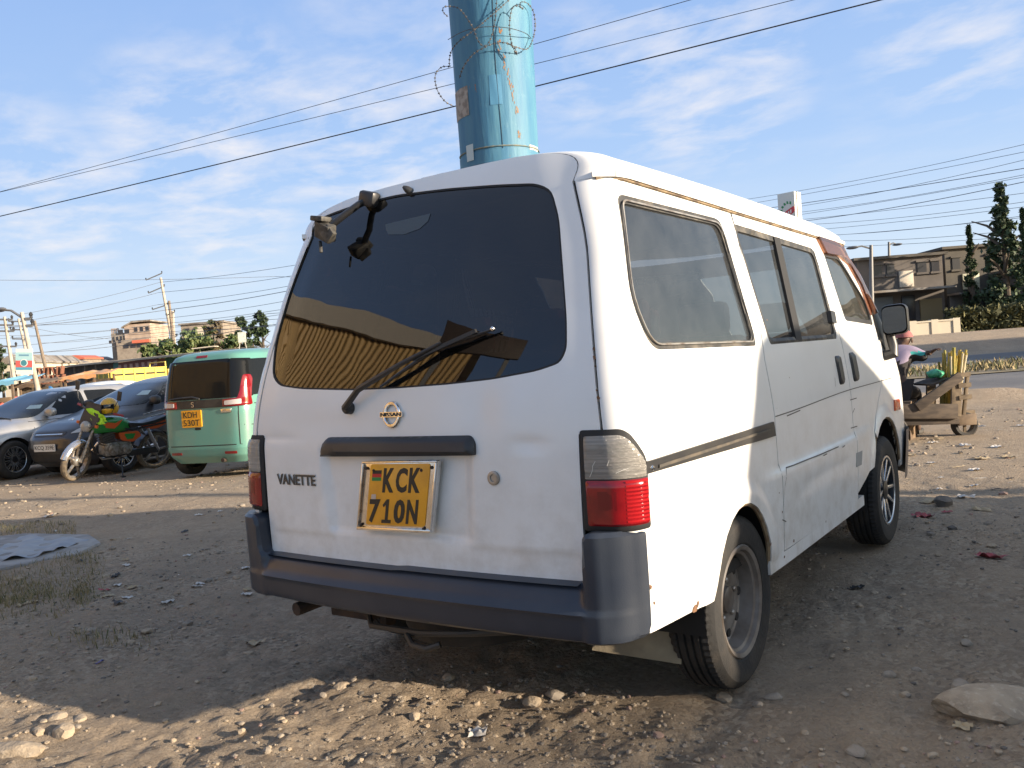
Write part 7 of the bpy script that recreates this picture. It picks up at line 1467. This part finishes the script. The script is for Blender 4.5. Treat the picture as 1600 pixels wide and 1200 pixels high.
stM = [(.22, -1.80, 1.72, .70, 7), (.4, -1.88, 1.84, .77, 8), (.9, -1.88, 1.84, .79, 8), (1.35, -1.86, 1.70, .78, 8), (1.5, -1.84, 1.25, .76, 8), (1.8, -1.78, .52, .72, 8), (2.12, -1.62, -.20, .66, 8), (2.22, -1.52, -.36, .58, 6), (2.27, -1.2, -.55, .40, 4), (2.28, -1., -.8, .15, 2.2)]
sM = Slice(stM, .01); mv2 = empty('minibus', (5.45, 3.52, 0), 0, 'grey minibus out of view on the right, shaped to shade the side of the white van', 'minibus'); sM.body(mv2, M('minibus_grey', (.32, .33, .34), .3, coat=.4), [(-1.15, .31), (1.2, .31)], .35)  # out of view; body shaped so its shadow shades the van side
for sg in (1, -1):
    for y in (-1.15, 1.2): wheel((sg*.66, y, .31), sg, .31, .18, .19, 'steel', mv2, nseg=32, tread=False)
    for a, b in ((-1.55, -.75), (-.68, .1)): sM.pan('side_window', GDK, mv2, [(a, 1.3), (b, 1.3), (b-.05, 1.95), (a+.05, 1.95)], 'R' if sg > 0 else 'L', .004, .01, r=.05)
sM.pan('windscreen', GWS, mv2, [(-.66, 1.5), (.66, 1.5), (.56, 2.05), (-.56, 2.05)], 'F', .004, .01, r=.06)
t = empty('block_building', (27, -6.2, 0), PI/2, 'long plain grey two-storey building added out of view to shade the foreground', 'building')  # out of view; height set so its soft shadow covers the right foreground
mb = MB(); mb.box((0, -4, 3.19), (28, 8, 6.38)); mb.build('wall', GRYW, t); mb = MB(); mb.box((0, -4, 6.42), (28.1, 8.2, .08)); mb.build('roof_slab', TINR, t)
for fl in (.9, 3.9): wins(t, [(-11+k*2.4, -9.8+k*2.4, fl, fl+1.3) for k in range(9)], WDK, -.02, GRYW)
pp = empty('utility_pole', (9.2, 6.35, 0), 0, 'round wooden pole added out of view to cast a thin shadow strip', 'pole', 'utility poles'); mb = MB(); mb.tube([(0, 0, 0), (.02, 0, 8)], [.13, .09], 12); mb.build('shaft', WOODP, pp)  # out of view; added for its thin shadow strip across the dirt
# ------------------------------------------------------------------ render settings
SC.view_settings.view_transform = 'Standard'; SC.view_settings.look = 'None'; SC.view_settings.gamma = 1; SC.view_settings.exposure = EXPO
SC.cycles.use_denoising = True; SC.cycles.max_bounces = 8; SC.cycles.transparent_max_bounces = 12
